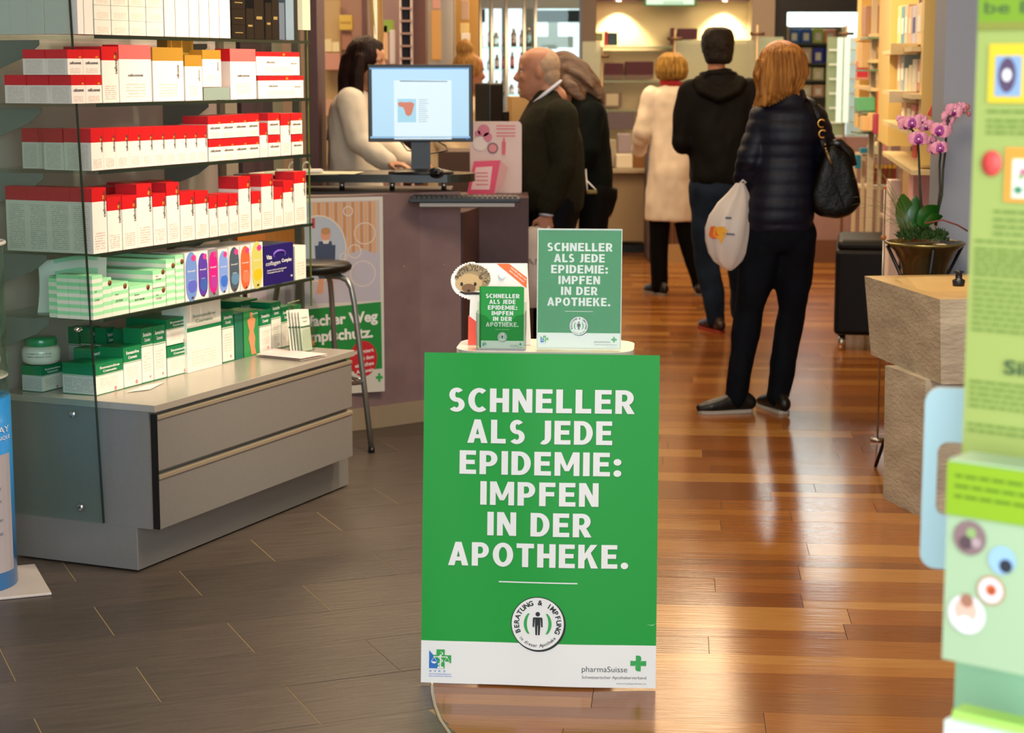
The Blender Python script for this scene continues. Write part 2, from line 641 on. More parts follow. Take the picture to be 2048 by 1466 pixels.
# tiles
tiles = []
for i, (c, c2) in enumerate([('#544a42', '#443b35'), ('#5a4f47', '#4a4039'), ('#4f4640', '#413933'), ('#574c44', '#473e37')]):
    tiles.append(mat('slate_tile_%d' % i, c, 0.38, color2=c2, nscale=7, bump=0.12, bscale=9, stretch=(0.9, 7, 1)))
ft = empty('floor_tile', (0, 0, 0), kind='structure', label='dark grey brown stone tile floor in a half bond')
MB().box((-3.6, 6, -0.015), (7.4, 12, 0.0276)).build('grout_bed', mat('grout', '#8f7b5c', 0.8), ft)
at_ = math.radians(22.5)
ut, vt = (math.cos(at_), math.sin(at_)), (-math.sin(at_), math.cos(at_))
for k in range(-6, 24):
    v0 = 4.52 + 0.305 * k
    u0 = 0.93 if k % 2 == 0 else 1.25
    for j in range(-8, 6):
        a, b = u0 + 0.63 * j, u0 + 0.63 * (j + 1)
        poly = [(a * ut[0] + v0 * vt[0], a * ut[1] + v0 * vt[1]), (b * ut[0] + v0 * vt[0], b * ut[1] + v0 * vt[1]),
                (b * ut[0] + (v0 + .305) * vt[0], b * ut[1] + (v0 + .305) * vt[1]), (a * ut[0] + (v0 + .305) * vt[0], a * ut[1] + (v0 + .305) * vt[1])]
        cy = sum(p[1] for p in poly) / 4
        A, B = (bound(cy - 0.2), cy - 0.2), (bound(cy + 0.2), cy + 0.2)
        poly = clip(poly, A, B, True)
        if len(poly) < 3: continue
        cx = sum(p[0] for p in poly) / len(poly)
        cy = sum(p[1] for p in poly) / len(poly)
        if cy < 3.5 or cy > 9.6 or cx < -cy * 0.3 - 0.9: continue
        top = floor_piece(poly, 0, 0.0024)
        mb = MB()
        mb.face([(x - cx, y - cy, 0.0) for x, y in top])
        for i in range(len(top)):
            p, q = top[i], top[(i + 1) % len(top)]
            mb.face([(p[0] - cx, p[1] - cy, 0), (q[0] - cx, q[1] - cy, 0), (q[0] - cx, q[1] - cy, -0.006), (p[0] - cx, p[1] - cy, -0.006)])
        ob = mb.build('tile', random.choice(tiles), ft, loc=(cx, cy, random.uniform(-0.0003, 0.0003)))
        ob.data.transform(Matrix.Rotation(-at_, 4, 'Z'))
        ob.rotation_euler = (0, 0, at_)
# metal strip between the floors
pts = [(bound(3.6 + i * 0.1), 3.6 + i * 0.1, 0.0005) for i in range(48)]
MB().tube(pts, [(0.0022, 0.0045)] * len(pts), n=8, up=(0, 0, 1)).build('trim_1', mat('floor_trim', '#c4b9a2', 0.35, 0.8), kind='structure', label='curved pale metal strip between tile and wood floor')

# ---- shell
PLASTER = mat('warm_plaster', '#cdb894', 0.7, noise_amt=0.05, nscale=3)
PLASTER2 = mat('pale_plaster', '#c9c3b6', 0.7, noise_amt=0.04, nscale=3)
PLUM = mat('plum_laminate', '#5a3b3c', 0.55, noise_amt=0.06)
MAUVE = mat('mauve_wall', '#957673', 0.7, noise_amt=0.1, nscale=8)
bx('ceiling', mat('ceiling_white', '#d8d2c6', 0.8), (0, 8.3, 3.25), (14, 20.6, 0.1), kind='structure')
bx('wall_left', PLASTER2, (-4.2, 8.3, 1.6), (0.1, 20.6, 3.3), kind='structure')
bx('wall_right', PLASTER2, (5.2, 9.5, 1.6), (0.1, 23, 3.3), kind='structure')


def panel(name, m, x0, x1, y0, y1, Y, th=0.06, **k):
    """upright box whose front face spans the given pixels at distance Y"""
    a, b = at(x0, y0, Y), at(x1, y1, Y)
    c = ((a.x + b.x) / 2, Y + th / 2, (a.z + b.z) / 2)
    return bx(name, m, c, (abs(b.x - a.x), th, abs(a.z - b.z)), **k)


def pz(py, Y): return at(1024, py, Y).z
def pxx(px, py, Y): return at(px, py, Y).x


YB = 17.2
# main back wall (cream, lit by two downlights)
xl, xr = pxx(1186, 100, YB), pxx(1512, 100, YB)
bx('wall_back', PLASTER, ((xl + xr) / 2, YB + 0.06, 1.6), (xr - xl, 0.12, 3.2), kind='structure')
# grey brown pier beside the window
panel('pier', mat('pier_brown', '#77675a', 0.6), 1163, 1189, -60, 600, 16.6, 0.5, kind='structure', label='grey brown pier between window and cream back wall')
panel('wall_pier', mat('pier_tan', '#a08a74', 0.6), 1505, 1538, -60, 600, 16.9, 0.3, kind='structure')
# dark door frame on the right with a bright room beyond
DARK = mat('dark_frame', '#1c1511', 0.5)
dfr = empty('door_1', (0, 0, 0), kind='structure', label='dark brown door frame with glass, bright room beyond')
def ppan(name, m, x0, x1, y0, y1, Y, th, parent):
    a, b = at(x0, y0, Y), at(x1, y1, Y)
    return bx(name, m, ((a.x + b.x) / 2, Y + th / 2, (a.z + b.z) / 2), (abs(b.x - a.x), th, abs(a.z - b.z)), parent=parent)
ppan('header', DARK, 1536, 1800, -60, 24, 17.0, 0.15, dfr)
ppan('jamb', DARK, 1536, 1564, 24, 520, 17.0, 0.15, dfr)
ppan('jamb', DARK, 1790, 1810, 24, 520, 17.0, 0.15, dfr)
bx('wall_back_room', mat('room_white', '#e4efed', 0.7), (3.6, 22, 1.6), (5, 0.1, 3.2), kind='structure')
area('back_room_light', (3.2, 20.4, 3.1), 2.2, 230, (0.85, 1.0, 0.97))
# mauve low wall beyond the glass screens on the right
panel('wall_mauve', MAUVE, 1602, 1830, 274, 560, 15.5, 0.6, kind='structure')
bx('baseboard_back', mat('base_brown', '#6a4630', 0.5), (2.85, 15.47, 0.09), (0.95, 0.04, 0.18), kind='structure')
# dark kick wall behind the assistant
panel('wall_low', mat('kick_brown', '#5b3a30', 0.6), 1300, 1602, 291, 520, 15.52, 0.6, kind='structure')
bx('baseboard_low', mat('base_cream', '#a08058', 0.5), (1.75, 15.49, 0.07), (1.23, 0.05, 0.14), kind='structure')

# windows far left of the back wall: daylight outside
wx0, wx1 = pxx(945, 60, 18.5), pxx(1172, 60, 18.5)
win = empty('window_1', (0, 0, 0), kind='structure', label='large bright shop window at the back of the shop')
WF = mat('window_frame_grey', '#9aa29e', 0.5)
def wp(name, m, x0, x1, y0, y1, Y=18.5, th=0.08): return ppan(name, m, x0, x1, y0, y1, Y, th, win)
wp('transom', mat('window_head', '#c9c6bf', 0.6), 940, 1175, -80, 17)
wp('frame_post', WF, 941, 956, 17, 420)
wp('frame_post', WF, 977, 984, 17, 420)
wp('frame_post', WF, 1003, 1012, 17, 420)
wp('frame_post', WF, 1050, 1072, 17, 420)
wp('frame_post', WF, 1160, 1176, 17, 420)
wp('sill', WF, 940, 1176, 250, 420)
ppan('pane', glass('window_glass'), 950, 1165, 17, 252, 18.55, 0.01, win)
ppan('shutter_box', mat('awning_dark', '#23282c', 0.6), 1073, 1160, 20, 44, 19.2, 0.2, win)
ppan('shutter_box', _M['awning_dark'], 955, 970, 18, 44, 19.2, 0.2, win)
mb = MB()
c0 = at(1109, 84, 19.0)
cs = 19.0 / F_PX
mb.box((0, 0, 0), (74 * cs, 0.04, 22 * cs)).box((-3 * cs, 0, 12 * cs), (20 * cs, 0.041, 52 * cs))
mb.build('cross_sign', mat('sign_grey', '#eceeee', 0.6), loc=c0, label='pale grey pharmacy cross sign hanging in the far window', cat='sign')

# ---- left background: wall pieces behind the counter
bgw = []
def lw(name, m, x0, x1, Y, th=0.25, y0=-80, y1=470, **k):
    return panel(name, m, x0, x1, y0, y1, Y, th, kind='structure', **k)
lw('wall_plum_pier', PLUM, 606, 640, 9.55, 0.4)
lw('wall_niche_a', mat('mauve_pale', '#b59286', 0.7), 560, 730, 12.6, 0.1)
lw('wall_niche_b', mat('niche_cream', '#c8ae82', 0.7), 640, 682, 12.4, 0.1, 0, 330)
lw('wall_strip', PLUM, 722, 737, 11.8, 0.1)
lw('wall_mauve_panel', mat('mauve_cool', '#a98f92', 0.7), 735, 803, 12.3, 0.1)
lw('wall_brown_pier', mat('pier_red', '#67433a', 0.6), 824, 854, 11.6, 0.2)
lw('wall_grey', mat('wall_grey_blue', '#b3aca2', 0.7), 850, 912, 12.6, 0.1)
lw('wall_ochre', mat('ochre_wall', '#c69c55', 0.7), 905, 958, 12.9, 0.1)
bx('wall_left_back', PLASTER2, (-2.24, 13.15, 1.6), (3.9, 0.1, 3.3), kind='structure')
# grey pillar and angled wall line on the right
RD = Vector((0.1296, 1.0, 0)).normalized()
RW0 = Vector((1.755, 7.6, 0))
ra = math.atan2(RD.y, RD.x)
PILL = mat('pillar_blue_grey', '#8c8f9a', 0.6)
c = at(1922, 250, 7.45)
bx('pillar', PILL, (c.x + 0.04, 7.6, 1.6), (0.2, 0.2, 3.3), kind='structure')
c = at(1893, 250, 7.62)
bx('pillar_edge', mat('pillar_warm', '#9c948a', 0.6), (c.x + 0.02, 7.72, 1.6), (0.07, 0.16, 3.3), kind='structure')
mid = RW0 + RD * 3.6 + Vector((0.36, 0, 0))
bx('wall_display', mat('display_wall', '#b3936c', 0.7), (mid.x, mid.y, 1.6), (7.6, 0.06, 3.3), rz=ra, kind='structure')
# ================================================================== SHELF UNIT
SA = math.radians(66.2)
SO = Vector((-1.166, 5.762, 0))
D1 = Vector((math.cos(SA), math.sin(SA), 0))
D2 = Vector((-math.sin(SA), math.cos(SA), 0))


def sw(u, w, z=0.0): return SO + D1 * u + D2 * w + Vector((0, 0, z))


def sp(px, py, w):
    """pixel -> (u, z) on the shelf's front-parallel plane at depth w"""
    r = _ray(px, py)
    o = Vector((0, 0, CAM_H)) - SO
    t = (w - o.dot(D2)) / r.dot(D2)
    p = o + r * t
    return p.dot(D1), p.z


def tp(px, py, z):
    p = G(px, py, z) - SO
    return p.dot(D1), p.dot(D2)


def ss(px, py, u):
    """pixel -> (w, z) on the plane of constant u (side faces)"""
    r = _ray(px, py)
    o = Vector((0, 0, CAM_H)) - SO
    t = (u - o.dot(D1)) / r.dot(D1)
    p = o + r * t
    return p.dot(D2), p.z


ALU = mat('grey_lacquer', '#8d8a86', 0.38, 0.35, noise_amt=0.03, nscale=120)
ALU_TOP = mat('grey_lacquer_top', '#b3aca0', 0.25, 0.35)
PULL = mat('champagne_pull', '#bcb29c', 0.28, 0.6)
ZP = 0.143
ZT = 0.535
DEP = 0.50
cab = empty('display_cabinet', sw(0, 0, 0), SA, 'low silver grey display cabinet with two wide drawers on a set-back plinth', 'cabinet')


def sb(name, m, u0, u1, w0, w1, z0, z1, parent, bevel=0.0):
    return bx(name, m, ((u0 + u1) / 2, (w0 + w1) / 2, (z0 + z1) / 2), (u1 - u0, w1 - w0, z1 - z0), parent=parent, bevel=bevel)


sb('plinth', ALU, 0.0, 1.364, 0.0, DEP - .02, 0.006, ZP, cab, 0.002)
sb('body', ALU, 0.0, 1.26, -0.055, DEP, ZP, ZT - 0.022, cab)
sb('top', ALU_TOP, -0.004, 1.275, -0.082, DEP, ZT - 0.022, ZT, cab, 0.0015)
zm = (ZP + ZT - 0.03) / 2
for z0, z1 in ((ZP + 0.0, zm - 0.012), (zm + 0.004, ZT - 0.035)):
    dr = MB()
    dr.prism([(-0.078, z0), (-0.056, z0), (-0.056, z1), (-0.078, z1 - 0.012)], 0.012, 1.255)
    # prism gives (a, t, b) -> want u=t, w=a
    for v in dr.bm.verts: v.co = Vector((v.co.y, v.co.x, v.co.z))
    d = dr.build('drawer', ALU, cab)
    mb = MB().box((0.633, -0.079, z1 - 0.006), (1.243, 0.006, 0.010)).box((0.633, -0.069, z1 - 0.0005), (1.243, 0.02, 0.003))
    mb.build('pull_rail', PULL, d)
sb('gap_shade_strip', BLACK, 0.0075, 0.0115, -0.0785, -0.056, ZP, ZT - 0.03, cab)  # solid black strip painted in for the shade of the gap

gl = glass('shelf_glass', '#f1f8f5')
GREENEDGE = mat('glass_edge', '#1f2a22', 0.15)
# glass end panels with their studs
gp = empty('glass_end_panel', sw(-0.012, 0, 0), SA, 'tall clear glass end panel with metal studs on the near side of the display shelves', 'glass panel')
sb('pane', gl, -0.004, 0.004, 0.112, 0.525, 0.152, 2.1, gp)
sb('glass_edge', GREENEDGE, -0.004, 0.004, 0.109, 0.112, 0.152, 2.1, gp)
for px, py in ((155, 826), (165, 1013)):
    w, z = ss(px, py, -0.02)
    MB().lathe([(0.0, -0.004), (0.011, -0.003), (0.011, 0.003), (0.007, 0.006), (0, 0.006)], n=20).build('stud', CHROME, gp, loc=(-0.008, w, z), rot=(0, -PI / 2, 0))
w, z = ss(168, 656, -0.02)
MB().lathe([(0.0, -0.004), (0.008, -0.003), (0.008, 0.02), (0, 0.02)], n=16).build('stud', CHROME, gp, loc=(-0.008, w, z), rot=(0, PI / 2, 0))
ur = sp(617, 300, 0.112)[0]
gp2 = empty('glass_end_panel', sw(ur, 0, 0), SA, 'narrow clear glass end panel beside the plum pier at the far end of the shelves', 'glass panel')
zb = sp(621, 612, 0.112)[1]
sb('pane', gl, -0.004, 0.004, 0.112, 0.3, zb, 2.1, gp2)
sb('glass_edge', mat('glass_edge_yellow', '#4c5a2a', 0.2), -0.004, 0.004, 0.109, 0.112, zb, 2.1, gp2)
# back panel and brackets
sb_back = empty('shelf_back_panel', sw(0, 0, 0), SA, 'grey mauve back panel with slotted uprights behind the glass shelves', 'back panel')
BACK = mat('back_panel_grey', '#c0aea6', 0.5)
sb('panel', BACK, -0.02, sp(440, 300, 0.52)[0], 0.53, 0.56, ZT - .02, 2.1, sb_back)
sb('panel', mat('back_panel_plum', '#3c2a30', 0.5), sp(498, 300, 0.55)[0], sp(560, 300, 0.55)[0], 0.58, 0.6, 1.15, 2.1, sb_back)
sb('upright', mat('upright_steel', '#77736c', 0.4, 0.8), sp(440, 300, 0.52)[0], sp(450, 300, 0.52)[0], 0.515, 0.56, ZT, 2.1, sb_back)
sb('upright', _M['upright_steel'], sp(603, 500, 0.3)[0], sp(603, 500, 0.3)[0] + 0.018, 0.3, 0.33, ZT, 2.1, sb_back)
gp.rotation_euler = (0, -0.05, SA)
# lower bridge (grey side seen through the glass)
W0 = 0.10
shelf_py = [(66, 82.5), (204, 197.5), (338, 312), (508, 450), (640, 560.5)]
SHZ = []
u_l = -0.006
u_r = ur - 0.006
names = ['topmost', 'second', 'third', 'fourth', 'lowest']
SHOBJ = []
for i, (ya, yb_) in enumerate(shelf_py):
    za = sp(165, ya, W0)[1]
    zb_ = sp(610, yb_, W0)[1]
    z = (za + zb_) / 2
    SHZ.append(z)
    g = empty('glass_shelf', sw(0, 0, z), SA, '%s of the five glass shelves holding cartons above the grey cabinet' % names[i], 'shelf', 'glass shelves of the display')
    sb('pane', gl, u_l, u_r, W0 - 0.004, 0.5, -0.012, -0.002, g)
    sb('glass_edge', GREENEDGE, u_l, u_r, W0 - 0.006, W0 - 0.004, -0.012, -0.002, g)
    for ub in (0.055, u_r - 0.30):
        mb = MB()
        mb.prism([(0.50, -0.015), (0.31, -0.015), (0.31, -0.03), (0.36, -0.065), (0.50, -0.115)], ub - 0.05, ub - 0.046)
        for v in mb.bm.verts: v.co = Vector((v.co.y, v.co.x, v.co.z))
        mb.build('bracket', mat('bracket_grey', '#787972', 0.5), g)

# ================================================================== CARTONS
NAVY = '#221a63'
SIDEPRINT = fine_print('side_print_shaded', '#c9c6bc', '#8a8880', 26, (0.12, 0.88, 0.06, 0.92), 0.55)  # base greyer than the fronts: side shade is put into the colour
FRONTPRINT = fine_print('front_fine_print', '#efe4da', '#b08b7c', 20, (0.14, 0.84, 0.08, 0.42), 0.6)
FRONTPRINT2 = fine_print('front_fine_print_b', '#f0e6df', '#b79a8c', 14, (0.2, 0.8, 0.12, 0.45), 0.5)
CREAMPRINT = fine_print('cream_fine_print', '#efe7d9', '#c7a58c', 12, (0.15, 0.85, 0.1, 0.55), 0.5)
PLAINW = mat('carton_white', '#efe6dc', 0.45)
PLAINP = mat('carton_pinkish', '#ecd6cf', 0.2, coat=0.4)
REDC = mat('carton_red', '#c8161d', 0.4)
REDD = mat('carton_red_side', '#b5242c', 0.4)  # dimmer copy of the red, shade of the side faces baked in
PINKC = mat('carton_red_wrapped', '#dd6a66', 0.12, coat=0.5)
GOLDC = mat('carton_gold', '#cf9a3a', 0.3, 0.35)
MINT = mat('mint_stripe', '#9fe0ab', 0.45)
SGREEN = mat('deep_green_card', '#0f7a4a', 0.4)
BLK = mat('carton_black', '#151312', 0.25)
LTEXT = mat('text_dark', '#4a3f3c', 0.5)
LTEXTW = mat('text_white', '#f2f2ee', 0.5)
LTEXTG = mat('text_green', '#2d6b4a', 0.5)
GOLDDOT = mat('gold_dot', '#d6862a', 0.4)


def carton_mesh(sx, sy, sz, bands, top):
    """bands: list of (fraction_top, front_idx, side_idx) bottom to top. origin bottom-front-left corner"""
    mb = MB()
    z0 = 0.0
    for fr, fi, si in bands:
        z1 = sz * fr
        q = ((0, 0), (1, 0), (1, 1), (0, 1))
        mb.face([(0, 0, z0), (sx, 0, z0), (sx, 0, z1), (0, 0, z1)], fi, q)
        mb.face([(0, sy, z0), (0, 0, z0), (0, 0, z1), (0, sy, z1)], si, q)
        mb.face([(sx, 0, z0), (sx, sy, z0), (sx, sy, z1), (sx, 0, z1)], si, q)
        mb.face([(sx, sy, z0), (0, sy, z0), (0, sy, z1), (sx, sy, z1)], fi, q)
        z0 = z1
    mb.face([(0, 0, sz), (sx, 0, sz), (sx, sy, sz), (0, sy, sz)], top, ((0, 0), (1, 0), (1, 1), (0, 1)))
    mb.face([(0, sy, 0), (sx, sy, 0), (sx, 0, 0), (0, 0, 0)], top)
    bmesh.ops.remove_doubles(mb.bm, verts=mb.bm.verts, dist=1e-6)
    return mb


def let_mesh(txts, m, flat_fn=None):
    """txts: (text, cx, base, width, cap, weight, vertical)"""
    mb = MB()
    for t in txts:
        txt, cx, base, wd, cap, wt = t[:6]
        if len(t) > 6 and t[6]:
            lettering(mb, txt, 0, 0, wd, cap, weight=wt, fn=lambda x, y, z, cx=cx, base=base, wd=wd: (cx - y, base + wd / 2 + x, z), ax='c')
        else:
            lettering(mb, txt, cx, base, wd, cap, weight=wt)
    return mb


ZFIG = 0


def carton(u0, u1, z0, z1, w, d, style, label, group, cat='carton', name='carton'):
    sx, sz = max(0.012, u1 - u0), z1 - z0
    L = sw(u0, w, z0)
    let = []
    lm = LTEXT
    marks = []
    if style == 'red':
        mats = [FRONTPRINT, SIDEPRINT, REDC, REDD]
        capz = 1 - min(0.36, 0.042 / sz)
        mb = carton_mesh(sx, d, sz, [(capz, 0, 1), (1, 2, 3)], 2)
        if sz > 0.085: let = [('cellcosmet', sx * 0.92, sz * (capz - 0.04) - sz * 0.20, sz * 0.40, sx * 0.17, 0.02, True)]
        else: let = [('cellcosmet', sx * 0.5, sz * 0.42, sx * 0.74, sz * 0.12, 0.02)]
        marks.append((sx * 0.72, sz * (capz + 0.03), sx * 0.16, sz * 0.06, GOLDDOT))
    elif style == 'redwide':
        mats = [FRONTPRINT2, SIDEPRINT, REDC, REDD]
        mb = carton_mesh(sx, d, sz, [(0.80, 0, 1), (1, 2, 3)], 2)
        let = [('cellcosmet', sx * 0.32, sz * 0.52, sx * 0.2, sz * 0.1, 0.01), ('cellcosmet', sx * 0.86, sz * 0.48, sx * 0.14, sz * 0.08, 0.01)]
        marks.append((sx * 0.6, sz * 0.84, sx * 0.05, sz * 0.1, GOLDDOT))
    elif style == 'wrapred':
        mats = [FRONTPRINT2, PLAINP, PINKC, REDC]
        mb = carton_mesh(sx, d, sz, [(0.75, 0, 1), (1, 2, 3)], 2)
        let = [('cellcosmet', sx * 0.5, sz * 0.45, sx * 0.48, sz * 0.05, 0.015)]
    elif style == 'gold':
        mats = [FRONTPRINT2, PLAINW, GOLDC, GOLDC]
        mb = carton_mesh(sx, d, sz, [(0.75, 0, 1), (1, 2, 3)], 2)
        let = [('cellcosmet', sx * 0.85, sz * 0.42, sz * 0.26, sx * 0.09, 0.01, True)]
    elif style == 'white':
        mats = [PLAINW, mat('carton_white_shaded', '#cfcac6', 0.4)]  # white card; the grey is side shade put into the colour
        mb = carton_mesh(sx, d, sz, [(1, 0, 1)], 0)
    elif style == 'whiteprint':
        mats = [CREAMPRINT, SIDEPRINT]
        mb = carton_mesh(sx, d, sz, [(1, 0, 1)], 0)
    elif style == 'black':
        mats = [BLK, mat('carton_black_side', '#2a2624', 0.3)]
        mb = carton_mesh(sx, d, sz, [(1, 0, 1)], 0)
        marks.append((sx * 0.2, sz * 0.4, sx * 0.6, sz * 0.06, mat('gold_line', '#b39a62', 0.4, 0.5)))
    elif style in ('mint', 'mintdot'):
        mats = [mat('mint_white', '#eee6d6', 0.45), MINT]
        n = max(1, round(sz / 0.0235))
        bands = []
        for i in range(n):
            bands += [((i + 0.5) / n, 0, 0), ((i + 1) / n, 1, 1)]
        mb = carton_mesh(sx, d, sz, bands, 1)
        if sx > 0.05:
            let = [('BUST SERUM', sx * 0.42, sz * 0.42, sx * 0.4, 0.006, 0.01), ('Serum', sx * 0.3, sz * 0.62, sx * 0.2, 0.006, 0.01)]
    elif style == 'som':
        mats = [fine_print('som_front', '#efe7db', '#b9a89c', 12, (0.15, 0.8, 0.3, 0.85), 0.5), fine_print('som_side', '#c6c8c6', '#8a9094', 16, (0.05, 0.95, 0.1, 0.9), 0.65),
                SGREEN, SGREEN]
        capf = 1 - min(0.36, 0.055 / sz)
        mb = carton_mesh(sx, d, sz, [(0.02, 2, 2), (capf - 0.04, 0, 1), (capf - 0.025, 2, 2), (capf - 0.01, 0, 0), (1, 2, 3)], 2)
        lm = LTEXTW
        h = sz * (1 - capf)
        let = [('Somatoline', sx * 0.5, sz * capf + h * 0.5, sx * 0.72, h * 0.22, 0.02), ('Cosmetic', sx * 0.5, sz * capf + h * 0.18, sx * 0.5, h * 0.2, 0.02)]
        marks.append((sx * 0.7, sz * 0.1, 'disc', min(sx, sz) * 0.07, mat('red_ring', '#e58b86', 0.5)))
    elif style == 'somlight':
        mats = [fine_print('som_front_l', '#f0eadc', '#bdae9c', 14, (0.12, 0.85, 0.12, 0.5), 0.4), mat('pale_green_side', '#dfe6d6', 0.4), SGREEN]
        mb = carton_mesh(sx, d, sz, [(0.60, 0, 1), (0.66, 2, 1), (1, 0, 1)], 0)
        lm = LTEXTG
        let = [('Somatoline', sx * 0.5, sz * 0.80, sx * 0.66, sz * 0.05, 0.0), ('Cosmetic', sx * 0.5, sz * 0.72, sx * 0.5, sz * 0.05, 0.0)]
    elif style == 'navy':
        mats = [mat('carton_navy', NAVY, 0.3), mat('carton_navy_side', '#191046', 0.3)]  # second navy is a darker copy, painted as the shaded side
        mb = carton_mesh(sx, d, sz, [(1, 0, 1)], 0)
        lm = LTEXTW
        let = [('Vita', sx * 0.17, sz * 0.66, sx * 0.18, sz * 0.11, 0.02), ('collagen', sx * 0.30, sz * 0.50, sx * 0.48, sz * 0.11, -0.005),
               ('Complex', sx * 0.76, sz * 0.53, sx * 0.34, sz * 0.09, 0.02), ('Verbessert die Haut und das Bindegewebe', sx * 0.42, sz * 0.36, sx * 0.66, sz * 0.035, 0.01),
               ('Trinkampullen fuer jeden Tag', sx * 0.36, sz * 0.30, sx * 0.54, sz * 0.035, 0.01), ('90', sx * 0.92, sz * 0.12, sx * 0.06, sz * 0.05, 0.02)]
    elif isinstance(style, tuple):
        kind = style[0]
        if kind == 'vial':
            _, bgc, c1, c2 = style
            mats = [mat('vial_bg_' + bgc, bgc, 0.4), mat('vial_side', '#d8d2cc', 0.4), mat('vial_' + c1, c1, 0.4), mat('vial_' + c2, c2, 0.4), mat('vial_pink', '#e0408c', 0.4), LTEXTW, mat('vial_dot', '#5a3b1c', 0.4)]
            mb = carton_mesh(sx, d, sz, [(1, 0, 1)], 1)
            r = sx * 0.45
            pts = [(sx / 2 + r * math.cos(a), sz * 0.30 + r * math.sin(a) * 1.5) for a in [PI + i * PI / 8 for i in range(9)]] + \
                  [(sx / 2 + r * math.cos(a), sz * 0.70 + r * math.sin(a) * 1.5) for a in [i * PI / 8 for i in range(9)]]
            mb.face([(x, -0.0006, z) for x, z in pts], 2)
            mb.face([(x, -0.0009, z) for x, z in disc_pts(sx * 0.56, sz * 0.3, r * 0.8, sz * 0.14, 18)], 3)
            mb.face([(x, -0.0012, z) for x, z in disc_pts(sx * 0.7, sz * 0.88, sx * 0.2, sz * 0.065, 14)], 4)
            mb.face([(x, -0.0012, z) for x, z in disc_pts(sx * 0.55, sz * 0.06, sx * 0.1, sz * 0.025, 10)], 6)
            lm = LTEXTW
            let = [('Dermophil', sx * 0.5, sz * 0.60, sx * 0.6, sz * 0.035, 0.01), ('serum', sx * 0.5, sz * 0.42, sx * 0.36, sz * 0.022, 0.0)]
        else:
            _, fc, sc, tc_ = style
            mats = [mat('card_' + fc, fc, 0.45), mat('card_' + sc, sc, 0.45), mat('card_' + tc_, tc_, 0.45)]  # side and top tones have shade and light baked into them
            mb = carton_mesh(sx, d, sz, [(1, 0, 1)], 2)
    o = mb.build(name, mats, None, loc=L, rz=SA, label=label, cat=cat, group=group, fix=False)
    if let:
        let_mesh(let, lm).build('lettering', lm, o, loc=(0, -0.0012, 0), rot=UPRIGHT, fix=False)
    for mk in marks:
        mm = MB()
        if mk[2] == 'disc':
            mm.face([(x, y, 0) for x, y in disc_pts(mk[0], mk[1], mk[3], n=16)])
        else:
            mm.face([(mk[0], mk[1], 0), (mk[0] + mk[2], mk[1], 0), (mk[0] + mk[2], mk[1] + mk[3], 0), (mk[0], mk[1] + mk[3], 0)])
        mm.build('printed_mark', mk[4], o, loc=(0, -0.0008, 0), rot=UPRIGHT, fix=False)
    if style == 'mintdot':
        MB().lathe([(0, 0), (0.009, 0), (0.009, 0.0012), (0, 0.0012)], n=14).build('seal', mat('brown_seal', '#7a4a1e', 0.4), o, loc=(sx * 0.8, 0.0, sz * 0.86), rot=UPRIGHT)
    if style == 'navy':
        mm = MB()
        pts = [(sx * 0.52 + sx * 0.2 * math.cos(a), sz * 0.74 + sz * 0.1 * math.sin(a), 0) for a in [(-0.6 + i * 0.42) for i in range(12)]]
        mm.tube(pts, [0.0006 + 0.0035 * math.sin(PI * i / 11) for i in range(12)], n=6)
        mm.build('swirl', mat('swirl_violet', '#7a55c8', 0.4), o, loc=(0, -0.001, 0), rot=UPRIGHT)
    return o


def row(shelf, items, w, desc, group, base=None):
    """items: (px0, px1, ytop, style, [depth], [z base py]) on a shelf"""
    zs = SHZ[shelf] if isinstance(shelf, int) else shelf
    for i, it in enumerate(items):
        px0, px1, yt, st = it[:4]
        d = it[4] if len(it) > 4 else 0.12
        zb = zs
        xm = (px0 + px1) / 2
        if len(it) > 5 and it[5]: zb = sp(xm, it[5], w)[1]
        zt = sp(xm, yt, w)[1]
        u0, u1 = sp(px0, 300, w)[0], sp(px1, 300, w)[0]
        g = group
        nm = it[6] if len(it) > 6 else desc(i, st)
        if it[5:6] and it[5]: zb += 0.0008
        carton(u0 + 0.0005, u1 - 0.0005, zb, zt, w, d, st, nm, g)


# --- topmost shelf: white cartons and black cartons (tops are cut by the frame)
wt = 'white cartons on the topmost glass shelf'
items = [(164, 176, -40, 'white'), (177, 195, -40, 'white')]
row(0, items, 0.10, lambda i, s: 'tall white carton on the topmost shelf, %s from the glass end panel' % ['first', 'second'][i], wt)
u0, u1 = sp(164, 300, 0.10)[0], sp(176, 300, 0.10)[0]
for c in range(4):
    carton(u0, u0 + .05, SHZ[0], SHZ[0] + .24, 0.225 + c * 0.062, 0.06, 'white', 'white carton on the topmost shelf, %s in the file behind the front one' % ORD[c + 1], wt)
k = 0
for r, (yt, ybm) in enumerate([(40, None), (11, 40), (-18, 11)]):
    for c, (a, b) in enumerate([(197, 230), (231, 265), (266, 299), (300, 334)]):
        sh = [0, 1.6, 3, 4.6][c]
        row(0, [(a, b, yt + sh, 'whiteprint', 0.1, (ybm + sh) if ybm else None)], 0.10,
            lambda i, s: 'small white carton, %s column in the %s row of the topmost shelf stack' % (ORD[c + 1], ['bottom', 'middle', 'upper'][r]), wt)
items = [(336, 357, -30, 'white'), (358, 384, -34, 'white'), (385, 404, -30, 'white'), (405, 424, -34, 'white'), (425, 444, -30, 'white'), (445, 466, -34, 'white')]
row(0, items, 0.10, lambda i, s: 'tall white carton on the topmost shelf, %s past the small stacked cartons' % ORD[i + 1], wt)
bt = 'black cartons at the far end of the topmost shelf'
for r, (yt, yb2) in enumerate([(50, None), (19, 50), (-12, 19)]):
    row(0, [(470, 496, yt, 'black', 0.08, yb2)], 0.10, lambda i, s: 'small square black carton, %s of the stack on the topmost shelf' % ['bottom one', 'middle one', 'upper one'][r], bt)
